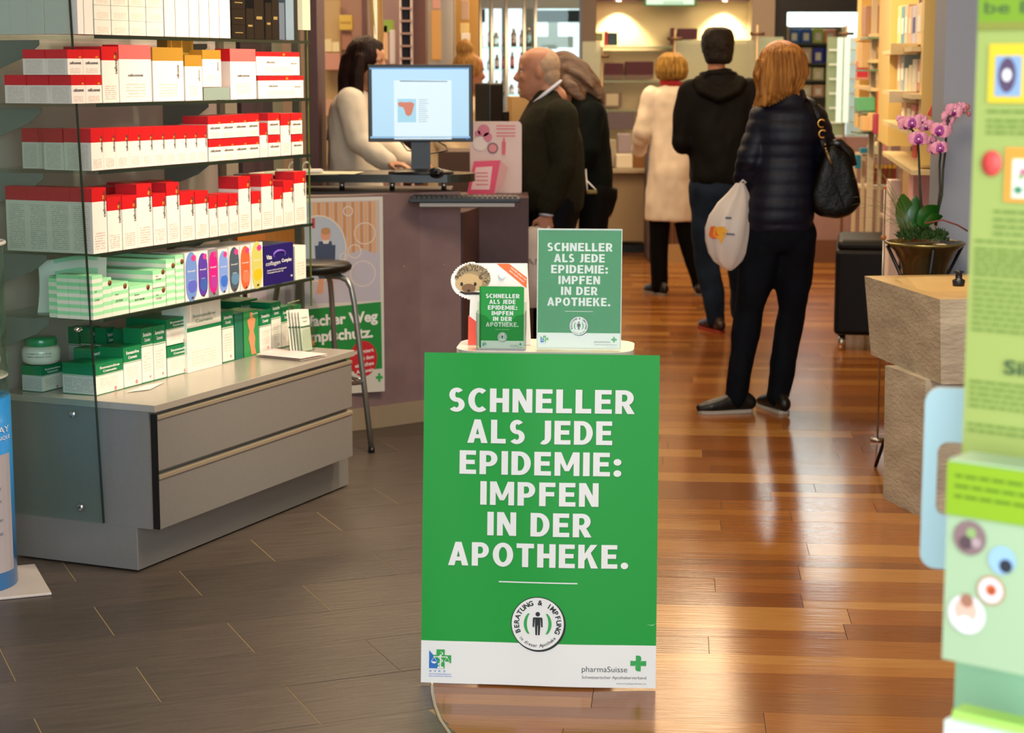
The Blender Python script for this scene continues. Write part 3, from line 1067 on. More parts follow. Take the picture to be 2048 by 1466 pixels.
items = [(498, 513, 17, 'black'), (514, 533, -20, 'black'), (536, 548, 6, 'black'), (549, 562, -20, 'black'), (563, 574, 6, ('card', '#5d6878', '#333a46', '#222222'))]
row(0, items, 0.10, lambda i, s: 'tall dark slim carton, %s past the stacked black squares on the topmost shelf' % ORD[i + 1], bt)
items = [(576, 592, -20, ('card', '#7c8fa0', '#4d5a66', '#9aa7b2'))]
row(0, items, 0.10, lambda i, s: 'shiny blue grey carton at the far end of the topmost shelf', bt)
bx('hanging_sample_card', mat('cream_tube', '#d6cfae', 0.4), sw(sp(603, 30, 0.09)[0], 0.08, sp(603, 20, 0.08)[1]), (0.055, 0.02, 0.14), rz=SA,
   label='cream coloured flat pack at the outer end of the topmost shelf', cat='pack')


# --- helper for cartons whose side faces show behind the first one (through the end panel)
def side_stack(shelf, n, px0, pxs, ytop, style, desc, group, zb=None, dd=0.078):
    pass


# --- second shelf
g2 = 'red topped cartons on the second glass shelf'
DD = 0.080
for r, (yt, zbpy) in enumerate([(150, None), (99, 150)]):
    for c, (a, b) in enumerate([(147, 175), (175, 208)] if r == 0 else [(141, 172), (172, 206)]):
        row(1, [(a, b, yt, 'red', DD, zbpy)], 0.10, lambda i, s: 'small red topped carton, %s row, %s from the end panel, second shelf' % (['lower', 'upper'][r], ORD[c + 1]), g2)
    for c in range(1, 3):
        if r == 1 and c == 2: continue
        w = 0.10 + c * (DD + 0.002)
        u0 = sp(147 if r == 0 else 141, 300, 0.10)[0]
        u1 = sp(175 if r == 0 else 172, 300, 0.10)[0]
        zt, z0 = sp(160, yt, 0.10)[1], (SHZ[1] if r == 0 else sp(160, zbpy, 0.10)[1] + 0.0008)
        carton(u0, u1, z0, zt, w, DD, 'red', 'small red topped carton, %s row, %s in the file behind the front one, second shelf' % (['lower', 'upper'][r], ORD[c + 1]), g2)
row(1, [(209, 242, 93, 'red', 0.14, None, 'tall red topped carton standing past the small stacked ones, second shelf'),
        (243, 307, 90, 'wrapred', 0.06, None, 'large cellophane wrapped pink and white carton beside the tall red one, second shelf'),
        (310, 371, 95, 'gold', 0.06, None, 'large gold topped carton in the middle of the second shelf'),
        (374, 408, 110, 'gold', 0.05, None, 'narrow gold topped carton beside the large gold one, second shelf'),
        (410, 462, 175, ('card', '#8b9a90', '#6b6a58', '#b9a56a'), 0.06, None, 'flat silver green carton lying under a gold topped one, second shelf'),
        (409, 446, 100, 'gold', 0.05, 174, 'gold topped carton standing on the flat silver green one, second shelf'),
        (464, 515, 98, 'wrapred', 0.06, None, 'cellophane wrapped red topped carton past the gold ones, second shelf'),
        (519, 609, 152, 'redwide', 0.08, None, 'wide red edged carton, lower of the pair at the shelf end, second shelf'),
        (516, 602, 104, 'redwide', 0.08, 151, 'wide red edged carton, upper of the pair at the shelf end, second shelf')],
    0.10, None, g2)
row(1, [(340, 392, 80, ('card', '#c79a3c', '#8d6a24', '#d5b055'), 0.04, 120, 'gold carton standing on the row behind, second shelf')], 0.17, None, g2)

# --- third shelf
g3 = 'red topped cartons on the third glass shelf'
row(2, [(111, 137, 257, 'red', 0.062, None, 'red topped carton set back beside the glass end panel, third shelf')], 0.262, None, g3)
u0, u1 = sp(111, 300, 0.262)[0], sp(137, 300, 0.262)[0]
carton(u0, u1, SHZ[2], sp(125, 257, 0.262)[1], 0.326, 0.062, 'red', 'red topped carton hidden mostly behind the set back one, third shelf', g3)
w = 0.10
xs = [(182, 207), (207, 232), (232, 258), (258, 283), (283, 307), (307, 331), (331, 353), (353, 375), (375, 396), (396, 415)]
items = [(a, b, 257 - (a - 182) * 0.030, 'red', 0.10) for a, b in xs]
row(2, items, 0.10, lambda i, s: 'slim red topped carton, %s in the long row on the third shelf' % ORD[i + 1], g3)
u0 = sp(182, 300, 0.10)[0]
carton(u0 + .001, u0 + 0.075, SHZ[2], sp(190, 258, 0.1)[1], 0.205, 0.07, 'red', 'slim red topped carton behind the first one of the long row, third shelf', g3)
for r, (o_, o2) in enumerate([(-36, None), (-82, -37)]):
    for c, (a, b) in enumerate([(417, 445), (445, 470), (470, 496), (496, 519)]):
        bl = 339 - 0.0605 * ((a + b) / 2 - 156)
        row(2, [(a, b, bl + o_ - 8, 'red', 0.10, (bl + o2 - 8) if o2 else None)], 0.10,
            lambda i, s: 'small red topped carton, %s row, %s of the stacked block, third shelf' % (['lower', 'upper'][r], ORD[c + 1]), g3)
row(2, [(520, 536, 246, 'red', 0.1, None, 'tall slim red topped carton just past the stacked block, third shelf'),
        (537, 561, 270, 'red', 0.1, None, 'small red topped carton at the bottom of the pair past the block, third shelf'),
        (537, 560, 226, 'red', 0.1, 269, 'small red topped carton on top of the pair past the block, third shelf'),
        (562, 582, 227, 'red', 0.1, None, 'tall red topped carton between the two stacked pairs, third shelf'),
        (584, 606, 269, 'red', 0.1, None, 'small red topped carton at the bottom of the pair at the far end, third shelf'),
        (583, 605, 226, 'red', 0.1, 268, 'small red topped carton on top of the pair at the far end, third shelf')], 0.10, None, g3)

# --- fourth shelf
g4 = 'tall red topped cartons on the fourth glass shelf'
xs = [(180, 209, 376), (210, 239, 394), (240, 270, 391), (270, 301, 368), (302, 329, 387), (330, 356, 365), (357, 386, 384), (387, 414, 382), (415, 432, 392), (433, 454, 389),
      (455, 474, 387), (475, 499, 353), (501, 520, 383), (521, 545, 349), (546, 564, 375), (565, 586, 361), (587, 611, 343)]
row(3, [(a, b, y, 'red', 0.08) for a, b, y in xs], 0.10, lambda i, s: 'red topped carton, %s from the end panel in the front row of the fourth shelf' % ORD[i + 1], g4)
u0, u1 = sp(180, 300, 0.10)[0], sp(209, 300, 0.10)[0]
zt = sp(195, 376, 0.10)[1]
for c in range(3):
    carton(u0, u1, SHZ[3], zt, 0.181 + c * 0.081, 0.08, 'red', 'red topped carton, %s in the file behind the first one, fourth shelf' % ORD[c + 2], g4)
for c, (a, b, y) in enumerate([(214, 262, 372), (252, 300, 364), (302, 345, 362)]):
    row(3, [(a, b, y, 'red', 0.08, None, 'red topped carton standing in the second row, %s one, fourth shelf' % ORD[c + 1])], 0.24, None, g4)

# --- lowest shelf: green striped cartons, a pouch, coloured cartons
g5 = 'green and white striped cartons on the lowest glass shelf'
row(4, [(175, 196, 552, 'mint', 0.045), (196, 214, 557, 'mintdot', 0.2), (214, 248, 566, 'mintdot', 0.1), (250, 297, 571, 'mintdot', 0.1), (298, 324, 577, 'mintdot', 0.12)], 0.10,
    lambda i, s: 'green and white striped carton, %s from the end panel in the front row, lowest shelf' % ORD[i + 1], g5)
u0, u1 = sp(175, 300, 0.10)[0], sp(196, 300, 0.10)[0]
for c in range(2):
    carton(u0, u1, SHZ[4], sp(185, 552, 0.10)[1], 0.146 + c * 0.044, 0.043, 'mint', 'green and white striped carton, %s in the file behind the first, lowest shelf' % ORD[c + 2], g5)
carton(u0 + 0.005, u1 - 0.01, SHZ[4], sp(185, 561, 0.10)[1], 0.235, 0.032, 'mint', 'green and white striped carton, shorter one at the back of the file, lowest shelf', g5)
row(4, [(298, 324, 541, 'mintdot', 0.26, 576, 'green and white striped carton stacked above the fifth front one, lowest shelf')], 0.10, None, g5)
row(4, [(325, 343, 520, 'mintdot', 0.32, None, 'tall green and white striped carton just past the stacked pair, lowest shelf'),
        (344, 361, 511, 'mintdot', 0.32, None, 'tall green and white striped carton touching the blue tube carton, lowest shelf')], 0.10, None, g5)
row(4, [(232, 285, 542, 'mint', 0.08, None, 'green and white striped carton standing in the second row, first one, lowest shelf'),
        (262, 312, 520, 'mint', 0.08, None, 'green and white striped carton standing in the second row, second one, lowest shelf')], 0.29, None, g5)
# pouch
mb = MB()
N_ = 14
pv = []
for j in range(N_ + 1):
    v = j / N_
    row_ = []
    for i in range(N_ + 1):
        u = i / N_ * 2 - 1
        wd = 0.115 * (1 - 0.06 * v) * (1 - 0.05 * math.sin(PI * v))
        h = 0.165 * v
        th = 0.045 * (1 - u * u) * (1 - abs(2 * v - 0.8) ** 2 * 0.5)
        row_.append((u * wd, -max(0.002, th), h + 0.006 * math.sin(3 * u + 1)))
    pv.append(row_)
for side in (1, -1):
    for j in range(N_):
        for i in range(N_):
            q = [pv[j][i], pv[j][i + 1], pv[j + 1][i + 1], pv[j + 1][i]]
            mi = 1 if (j % 4 in (1, 2) and 2 < i < 12) else 0
            mb.face([(x, y * side, z) for x, y, z in q], mi, smooth=True)
bmesh.ops.remove_doubles(mb.bm, verts=mb.bm.verts, dist=1e-5)
pu, pw = tp(150, 600, SHZ[4])
mb.build('pouch', [mat('pouch_white', '#dfe2da', 0.35), mat('pouch_mint', '#9fd8b4', 0.35)], None, loc=sw(0.135, 0.31, SHZ[4] + 0.002), rz=SA - 0.75,
         label='puffy white pouch with mint green stripes behind the striped cartons', cat='pouch')
g6 = 'cartons printed with coloured tubes on the lowest glass shelf'
V = [(363, 389, 506, '#ece6e0', '#6f8fd0', '#5f66c8', 'blue and green tube'), (389, 410, 503, '#ece6e0', '#5b3da6', '#3d5fb0', 'violet tube'), (411, 430, 498, '#8a8890', '#d81f86', '#b03a9a', 'magenta tube on grey'),
     (431, 451, 499, '#ece6e0', '#7c9ae0', '#3d6fd0', 'light blue tube'), (452, 474, 494, '#e6e0dc', '#4a5866', '#5f86a8', 'dark grey tube'), (475, 496, 491, '#ece6e0', '#e8643a', '#e07a5a', 'orange tube'),
     (497, 521, 486, '#ece6e0', '#c9c46a', '#e8b820', 'yellow tube')]
row(4, [(a, b, y, ('vial', bgc, c1, c2), 0.13, None, 'white carton printed with a %s on the lowest shelf' % t) for a, b, y, bgc, c1, c2, t in V], 0.10, None, g6)
row(4, [(523, 583, 489, 'navy', 0.13, None, 'navy blue carton with white and violet lettering on the lowest shelf')], 0.10, None, None)
row(4, [(586, 608, 492, 'whiteprint', 0.13, None, 'cream white carton with a line drawing beside the navy one, lowest shelf')], 0.10, None, None)

# --- on the cabinet top
ZC = ZT


def topbox(px0, px1, pyb0, yt, d, style, label, group='green banded cartons on the cabinet top', stack=None):
    u0, w = tp(px0, pyb0, ZC)
    u1 = sp(px1, 600, w)[0]
    zt = sp(px0, yt, w)[1]
    zb = ZC + 0.0008 if stack is None else sp(px0, stack, w)[1] + 0.0008
    carton(u0, u1 - 0.0006, zb, zt, w, d, style, label, group)
    return u0, u1, w, zt


topbox(85, 121, 785, 733, 0.078, 'som', 'green banded carton under the cream jar, cabinet top')
W1 = topbox(193, 242, 792, 729, 0.128, 'som', 'wide low green banded carton at the front corner, cabinet top')[2]


def tb(px0, px1, yt, d, style, label, wr=None, stack=None):
    w = W1 if wr is None else wr
    u0, u1 = sp(px0, 600, w)[0], sp(px1, 600, w)[0]
    zt = sp(px0, yt, w)[1]
    zb = ZC + 0.0008 if stack is None else sp(px0, stack, w)[1] + 0.0008
    carton(u0 + .0003, u1 - .0003, zb, zt, w, d, style, label, 'green banded cartons on the cabinet top')


tb(243, 279, 697, 0.1, 'som', 'green banded carton just past the corner one, cabinet top')
tb(280, 303, 658, 0.07, 'som', 'tall slim green banded carton, first of two, cabinet top')
tb(304, 329, 654, 0.07, 'som', 'tall slim green banded carton, second of two, cabinet top')
tb(331, 381, 695, 0.1, 'som', 'green banded carton, lower of the stacked pair, cabinet top')
tb(331, 381, 640, 0.16, 'som', 'green banded carton, upper of the stacked pair, cabinet top', stack=694)
tb(372, 441, 612, 0.1, 'somlight', 'large white carton with a thin green line, cabinet top', wr=W1 - 0.012)
tb(443, 466, 624, 0.09, 'som', 'slim green banded carton just past the large white one, cabinet top')
tb(468, 484, 628, 0.09, ('card', '#1f6b54', '#175540', '#2f9468'), 'slim dark green carton beside the torso picture carton, cabinet top')
tb(518, 541, 622, 0.09, 'som', 'green banded carton beyond the torso picture carton, cabinet top')
tb(542, 561, 606, 0.09, 'som', 'tallest green banded carton near the leaflet rack, cabinet top')
tb(562, 584, 615, 0.09, 'som', 'green banded carton touching the leaflet rack, cabinet top')
tb(586, 602, 612, 0.05, 'som', 'green banded carton behind the leaflet rack, cabinet top', wr=W1 + 0.03)
tb(476, 515, 604, 0.09, 'som', 'tall green banded carton behind the torso picture carton, cabinet top', wr=W1 + 0.12)
# picture carton with a torso
u0, u1 = sp(486, 600, W1)[0], sp(516, 600, W1)[0]
zt = sp(486, 624, W1)[1]
tc_ = carton(u0, u1, ZC + 0.0008, zt, W1, 0.09, ('card', '#2f8f4c', '#1f6b3a', '#4fae5c'), 'green picture carton showing a bare torso, cabinet top', 'green banded cartons on the cabinet top')
sxx, szz = u1 - u0, zt - ZC
outl = [(.42, .98), (.58, .98), (.62, .86), (.78, .82), (.72, .66), (.64, .56), (.74, .4), (.7, .2), (.8, .03), (.48, .03), (.42, .2), (.3, .4), (.38, .56), (.3, .68), (.24, .82), (.42, .86)]
mm = MB()
mm.face([(x * sxx, z * szz * 0.97, 0) for x, z in outl])
mm.build('torso_picture', mat('torso_skin', '#dd8e66', 0.5), tc_, loc=(0, -0.001, 0), rot=UPRIGHT, fix=False)
let_mesh([('Somatoline', sxx * 0.74, szz * 0.9, sxx * 0.42, szz * 0.03, 0.02)], LTEXTW).build('lettering', LTEXTW, tc_, loc=(0, -0.0013, 0), rot=UPRIGHT, fix=False)
# tall cartons standing behind, their printed sides show
for i, (a, b, y) in enumerate([(252, 279, 661), (222, 249, 659), (187, 213, 657), (159, 184, 655), (134, 158, 655)]):
    w = W1 + 0.06 * (i + 1)
    u0 = sp(b, 690, w)[0]
    carton(u0, u0 + 0.05, ZC + 0.001, sp(b, y, w)[1], w, 0.045, 'som', 'tall green topped carton in the back row, %s counted from the open side, cabinet top' % ORD[i + 1], 'green banded cartons on the cabinet top')
w = W1 + 0.112
u0 = sp(173, 715, w)[0]
carton(u0, u0 + 0.06, ZC + 0.001, sp(173, 697, w)[1], w - 0.02, 0.07, 'som', 'low green banded carton between the cream jar and the corner carton, cabinet top', 'green banded cartons on the cabinet top')
# jar on its carton
u0, w = tp(85, 785, ZC)
zj = sp(85, 733, w)[1]
jar = empty('cream_jar', sw(u0 + 0.055, w + 0.042, zj + 0.0005), 0, 'round white cream jar with a green screw lid standing on a carton', 'jar')
MB().lathe([(0, 0), (0.035, 0), (0.045, 0.004), (0.0495, 0.012), (0.050, 0.035), (0.047, 0.044), (0.040, 0.049), (0, 0.049)], n=40).build('glass_pot', mat('jar_white', '#dedccf', 0.2, coat=0.5), jar)
MB().lathe([(0, 0.049), (0.041, 0.049), (0.042, 0.052), (0.042, 0.066), (0.039, 0.071), (0, 0.072)], n=40).build('lid', mat('jar_green', '#1d8c56', 0.2, coat=0.6), jar)
mb = MB()
for k_, (t, zz) in enumerate([('SOMATOLINE', 0.030), ('COSMETIC  SNELLENTE  7 NOTTI', 0.022)]):
    lettering(mb, t, 0, zz, 0.07, 0.0035, weight=0.01, fn=lambda x, y, z: (0.0503 * math.sin(x / 0.0503), -0.0503 * math.cos(x / 0.0503), y))
mb.build('lettering', mat('jar_text', '#47516a', 0.5), jar, rz=0.1, fix=False)
jar.scale = (1.22, 1.22, 1.22)

# leaflet rack with leaflets, loose papers
ur_, wr_ = tp(612, 706, ZC)
rack = empty('leaflet_rack', sw(ur_, wr_, ZC + 0.001), SA + 0.10, 'small clear leaflet rack at the far end of the cabinet top', 'rack')
ac = glass('acrylic', '#eef4f0')
ACE = mat('acrylic_edge', '#b9c9a0', 0.2, trans=0.3)
MB().box((0.03, 0.0, 0.05), (0.10, 0.002, 0.10)).box((0.03, 0.06, 0.09), (0.10, 0.002, 0.18)).box((-0.02, 0.03, 0.05), (0.002, 0.06, 0.10)).box((0.08, 0.03, 0.05), (0.002, 0.06, 0.10)).box((0.03, 0.03, 0.001), (0.1, 0.06, 0.002)).build('holder', ac, rack)
MB().box((0.03, 0.06, 0.181), (0.10, 0.003, 0.002)).build('edge', ACE, rack)
for i in range(5):
    lf = empty('leaflet', sw(ur_, wr_, ZC + 0.005) + D2 * (0.010 + i * 0.009) + D1 * (0.028 - i * 0.006), 0, None, None)
    lf.rotation_euler = (0, 0, SA + 0.10)
    meta(lf, 'white leaflet with green line in the rack, %s from the front' % ORD[i + 1], 'leaflet', 'leaflets in the rack on the cabinet')
    q = MB().box((0, 0, 0.075), (0.085, 0.0015, 0.15))
    q.build('sheet', mat('leaflet_white', '#ece8dd', 0.5), lf, rot=(-0.12, 0.06, 0))
    q = MB()
    q.face([(-0.0425, 0.085, 0), (0.0425, 0.085, 0), (0.0425, 0.09, 0), (-0.0425, 0.09, 0)])
    lettering(q, 'Somatoline', 0, 0.118, 0.05, 0.007, weight=0)
    lettering(q, 'Cosmetic', 0, 0.104, 0.036, 0.007, weight=0)
    q.build('lettering', LTEXTG, lf, loc=(0, -0.0015, 0), rot=(PI / 2 - 0.12, 0.06, 0), fix=False)
mb = MB()
P4 = [tp(x, y, ZC) for x, y in ((512, 714), (548, 702), (655, 713), (602, 723))]
mb.face([sw(a, b, ZC + 0.003) for a, b in P4])
mb.face([sw(a, b, ZC + 0.010 + i * 0.0) for i, (a, b) in enumerate(P4)], 1)
cen = sum((sw(a, b, ZC + 0.006) for a, b in P4), Vector()) / 4
for v in mb.bm.verts: v.co -= cen
mb.build('folded_paper', [mat('paper_white', '#e9e4dc', 0.5), mat('paper_pink', '#eccfcf', 0.5)], None, loc=cen, label='folded white and pink paper lying on the cabinet top by the leaflet rack', cat='paper', fix=False)
mb = MB()
P4 = [tp(x, y, ZC) for x, y in ((252, 786), (290, 772), (330, 765), (300, 780))]
mb.face([sw(a, b, ZC + 0.002) for a, b in P4])
cen = sum((sw(a, b, ZC + 0.002) for a, b in P4), Vector()) / 4
for v in mb.bm.verts: v.co -= cen
mb.build('price_card', _M['paper_white'], None, loc=cen, label='small white price card lying flat on the cabinet edge', cat='card', fix=False)
# ================================================================== CAMPAIGN POSTER, STAND, SMALL DISPLAYS
PG = mat('poster_green', '#149c36', 0.45, spec=0.3)
PGS = mat('poster_green_flat', '#168a3a', 0.45, spec=0.25)
PW = mat('poster_white', '#f2efeb', 0.45, spec=0.3)
INK = mat('ink_black', '#111214', 0.5)
INKG = mat('ink_grey', '#444648', 0.5)
INKB = mat('ink_blue', '#1f6fc4', 0.5)
INKGR = mat('ink_green', '#2aa548', 0.5)
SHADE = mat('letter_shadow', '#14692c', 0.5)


def campaign(parent, W_, H_, green, bow=0.0, lv=3, dz=0.0006):
    """printed motif in local XY plane, x right, y up, origin bottom-left"""
    def fn(x, y, z):
        t = 2 * x / W_ - 1
        return (x, y, z + bow * (1 - t * t) + bow * 0.35 * math.sin(5 * t + 2.2 * y / H_))
    # sheet
    mb = MB()
    nx, ny = (28, 16) if bow else (1, 1)
    yb = 0.128 * H_
    ys = [yb * i / 4 for i in range(5)] + [yb + (H_ - yb) * (i + 1) / ny for i in range(ny)]
    for j in range(len(ys) - 1):
        for i in range(nx):
            q = [(W_ * i / nx, ys[j]), (W_ * (i + 1) / nx, ys[j]), (W_ * (i + 1) / nx, ys[j + 1]), (W_ * i / nx, ys[j + 1])]
            mb.face([fn(x, y, 0) for x, y in q], 0 if ys[j] >= yb - 1e-6 else 1, smooth=True)
    bmesh.ops.remove_doubles(mb.bm, verts=mb.bm.verts, dist=1e-5)
    mb.build('sheet', [green, PW], parent, fix=False)
    lines = [('SCHNELLER', .177, .79, .5), ('ALS JEDE', .271, .616, .496), ('EPIDEMIE:', .365, .688, .5), ('IMPFEN', .457, .503, .498), ('IN DER', .549, .4416, .499), ('APOTHEKE.', .642, .766, .495)]
    cap = 0.1 * W_
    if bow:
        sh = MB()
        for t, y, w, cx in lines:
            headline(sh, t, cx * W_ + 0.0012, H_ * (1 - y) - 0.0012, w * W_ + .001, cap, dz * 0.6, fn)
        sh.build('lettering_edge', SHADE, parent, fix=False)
    mb = MB()
    for t, y, w, cx in lines:
        headline(mb, t, cx * W_, H_ * (1 - y), w * W_, cap, dz * 1.4, fn)
    mb.build('lettering', PW, parent, fix=False)
    mb = MB()
    y = H_ * (1 - .69)
    for i in range(10):
        xa, xb = (.33 + .0335 * i) * W_, (.33 + .0335 * (i + 1)) * W_
        flat(mb, [(xa, y), (xb, y), (xb, y + .0035 * H_), (xa, y + .0035 * H_)], dz * 1.2, 0, fn)
    mb.build('rule_line', PW, parent, fix=False)
    # badge
    bxc, byc, r = .4985 * W_, H_ * (1 - .812), .1146 * W_
    bd = MB()
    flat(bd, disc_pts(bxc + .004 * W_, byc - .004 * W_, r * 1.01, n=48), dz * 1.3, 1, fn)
    flat(bd, disc_pts(bxc, byc, r, n=48), dz * 2.2, 1, fn)
    flat(bd, disc_pts(bxc, byc, r * 0.97, n=48), dz * 3.0, 0, fn)
    b = bd.build('badge', [PW, INK], parent, fix=False)
    mb = MB()
    # figure
    s = r
    z = dz * 4
    flat(mb, disc_pts(bxc, byc + .36 * s, .085 * s, n=18), z, 0, fn)
    for p in ([(-.16, .24), (.16, .24), (.18, .18), (.10, .18), (.10, -.06), (-.10, -.06), (-.10, .18), (-.18, .18)], [(-.18, .2), (-.105, .2), (-.13, -.12), (-.19, -.12)],
              [(.18, .2), (.105, .2), (.13, -.12), (.19, -.12)], [(-.1, -.05), (-.01, -.05), (-.015, -.42), (-.08, -.42)], [(.1, -.05), (.01, -.05), (.015, -.42), (.08, -.42)]):
        flat(mb, [(bxc + a * s, byc + q * s) for a, q in p], z, 0, fn)
    for sg in (-1, 1):
        a0 = 0 if sg > 0 else PI
        outer = [(bxc + sg * .12 * s + .40 * s * math.cos(a0 + t), byc + .48 * s * math.sin(a0 + t)) for t in [(-0.9 + i * 0.2) for i in range(10)]]
        inner = [(bxc + sg * .12 * s + .28 * s * math.cos(a0 + t), byc + .48 * s * math.sin(a0 + t)) for t in [(-0.9 + i * 0.2) for i in range(10)]][::-1]
        flat(mb, outer + inner, z, 1, fn)
    # text round the rim
    def arc_text(txt, rad, a_mid, span, h, wt, inside):
        n = len(txt)
        for i, ch in enumerate(txt):
            if ch == ' ': continue
            tt = a_mid + (0.5 - (i + 0.5) / n) * span * (1 if not inside else -1)
            vs, fs, (x0, x1, y0, y1) = text_mesh(ch, wt, 1.0)
            k = h / 0.73
            V = []
            for x, y in vs:
                lx, ly = (x - (x0 + x1) / 2) * k, y * k
                if inside: ly = -(h - ly) if False else ly - h
                ang = tt - PI / 2 if not inside else tt + PI / 2
                cx, cy = bxc + rad * math.cos(tt), byc + rad * math.sin(tt)
                gx, gy = cx + lx * math.cos(ang) - ly * math.sin(ang), cy + lx * math.sin(ang) + ly * math.cos(ang)
                V.append(mb.bm.verts.new(fn(gx, gy, z)))
            for f in fs:
                try: mb.bm.faces.new([V[q] for q in f]).material_index = 0
                except ValueError: pass
    arc_text('BERATUNG & IMPFUNG', r * .70, PI / 2, 4.1, r * .185, 0.035, False)
    arc_text('in dieser Apotheke', r * .74, -PI / 2, 1.85, r * .125, 0.012, True)
    mb.build('lettering', [INK, INKGR], b, fix=False)
    # left logo
    mb = MB()
    z = dz * 1.2
    def Q(x, y): return (x * W_, H_ * (1 - y))
    x0, x1, y0, y1 = .035, .108, .901, .956
    flat(mb, [Q(x0, y0), Q(x0 + .045, y0 + .036), Q(x0 + .045, y1), Q(x0, y1)], z, 0, fn)
    cxx = .0885
    flat(mb, [Q(cxx - .022, y0 - .003), Q(cxx + .014, y0 - .003), Q(cxx + .014, y1), Q(cxx - .022, y1)], z * 1.1, 1, fn)
    flat(mb, [Q(cxx - .036, y0 + .014), Q(cxx + .042, y0 + .014), Q(cxx + .042, y0 + .038), Q(cxx - .036, y0 + .038)], z * 1.2, 1, fn)
    flat(mb, [Q(x0, y0 + .02), Q(x0 + .036, y0 + .026), Q(x0 + .036, y1), Q(x0, y1)], z * 1.3, 0, fn)
    # staff, snake and scales in white
    flat(mb, [Q(cxx - .0065, y0 + .012), Q(cxx - .0015, y0 + .012), Q(cxx - .0015, y1 - .004), Q(cxx - .0065, y1 - .004)], z * 1.8, 2, fn)
    flat(mb, [Q(cxx - .016, y1 - .006), Q(cxx + .008, y1 - .006), Q(cxx + .010, y1 - .001), Q(cxx - .018, y1 - .001)], z * 1.8, 2, fn)
    flat(mb, [Q(cxx - .034, y0 + .018), Q(cxx + .026, y0 + .018), Q(cxx + .026, y0 + .0205), Q(cxx - .034, y0 + .0205)], z * 1.8, 2, fn)
    for sg in (-1, 1):
        px_ = cxx - .004 + sg * .028
        c_ = Q(px_, y0 + .033)
        flat(mb, disc_pts(c_[0], c_[1], .012 * W_, .010 * W_, 12, PI, 2 * PI + 0.01), z * 1.9, 2, fn)
        flat(mb, [Q(px_ - .012, y0 + .033), Q(px_ - .0105, y0 + .033), Q(px_ + .001, y0 + .02), Q(px_ - .001, y0 + .02)], z * 1.9, 2, fn)
        flat(mb, [Q(px_ + .012, y0 + .033), Q(px_ + .0105, y0 + .033), Q(px_ - .001, y0 + .02), Q(px_ + .001, y0 + .02)], z * 1.9, 2, fn)
    sn = [(cxx - .004 + .009 * math.sin(i * 0.75), y0 + .004 + i * .0026) for i in range(18)]
    for (a, b_), (c_, d_) in zip(sn, sn[1:]):
        flat(mb, [Q(a - .0025, b_), Q(a + .0025, b_), Q(c_ + .0025, d_), Q(c_ - .0025, d_)], z * 2, 2, fn)
    mb.build('association_logo', [INKB, INKGR, PW], parent, fix=False)
    mb = MB()
    def T(t, x, y, w, h, wt, mi, ax='l'): lettering(mb, t, x * W_, H_ * (1 - y), w * W_, h * H_, z * 1.3, weight=wt, mi=mi, fn=fn, ax=ax)
    T('A  V  K  Z', .035, .9665, .072, .0055, .02, 0)
    if lv >= 3:
        T('APOTHEKERVERBAND', .035, .9745, .095, .0035, .01, 0)
        T('DES KANTONS ZÜRICH', .035, .981, .098, .0035, .01, 0)
    T('pharmaSuisse', .688, .953, .192, .0175, 0.0, 1)
    T('Schweizerischer Apothekerverband', .688, .9735, .272, .0092, .002, 1)
    T('www.impfapotheke.ch', .835, .9895, .125, .005, -.005, 1)
    # pharmacy cross made of two leaves
    cx, cy, a = .926, .926, .0335
    k = W_ / H_
    def C_(x, y): return Q(cx + x * a, cy - y * a * k)
    for sg in (1, -1):
        pts = [(sg * x, sg * y) for x, y in [(-1, .32), (-.32, .32), (-.32, 1), (.05, 1), (.3, .88), (.38, .62), (.34, .32), (.1, .02), (-.15, -.12), (-.4, -.3), (-1, -.3)]]
        flat(mb, [C_(x, y) for x, y in pts], z * 1.2, 2, fn)
    for sg in (1, -1):
        pts = [(sg * x, sg * y) for x, y in [(.42, .32), (1, .32), (1, -.3), (.2, -.3), (.1, -.05), (.36, .12)]]
        flat(mb, [C_(x, y) for x, y in pts], z * 1.25, 2, fn)
    mb.build('lettering', [INKB, INKG, INKGR], parent, fix=False)


def frame_from(bl, br, tl):
    """matrix whose X runs bl->br and Y toward tl"""
    X = (br - bl).normalized()
    Yv = (tl - bl)
    Yv = (Yv - X * Yv.dot(X)).normalized()
    Z = X.cross(Yv)
    M = Matrix((X, Yv, Z)).transposed().to_4x4()
    M.translation = bl
    return M


bl, br = G(842, 1364, 0.004), G(1311, 1377, 0.004)
tl = at(845, 702, 4.79)
Mp = frame_from(bl, br, tl)
po = empty('campaign_poster', label='large green poster fixed to the front of the white stand in the aisle', cat='poster')
po.matrix_world = Mp
PWD, PHT = (br - bl).length, 0.843
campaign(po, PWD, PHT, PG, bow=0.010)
mb = MB()
z_ = 0.004
def pfn(x, y): return (x * PWD, PHT * (1 - y), z_)
mb.face([pfn(*q) for q in [(.957, .808), (.985, .808), (.997, .803), (.985, .811)]])
mb.build('scuff', mat('scuff_pale', '#8ed49a', 0.5), po, fix=False)

# white stand
STW = mat('stand_white', '#dcd3c4', 0.3, coat=0.2)
yaw = math.radians(-4.6)
sc = at(1092, 700, 4.93)
st = empty('promotion_stand', (sc.x, 4.92, 0), yaw, 'white promotion stand with rounded counter top behind the large green poster', 'stand')
ZS = 0.838


def round_rect(w, d, r, n=6):
    pts = []
    for cx, cy, a0 in ((w / 2 - r, d / 2 - r, 0), (-w / 2 + r, d / 2 - r, PI / 2), (-w / 2 + r, -d / 2 + r, PI), (w / 2 - r, -d / 2 + r, 1.5 * PI)):
        for i in range(n + 1):
            a = a0 + PI / 2 * i / n
            pts.append((cx + r * math.cos(a), cy + r * math.sin(a)))
    return pts


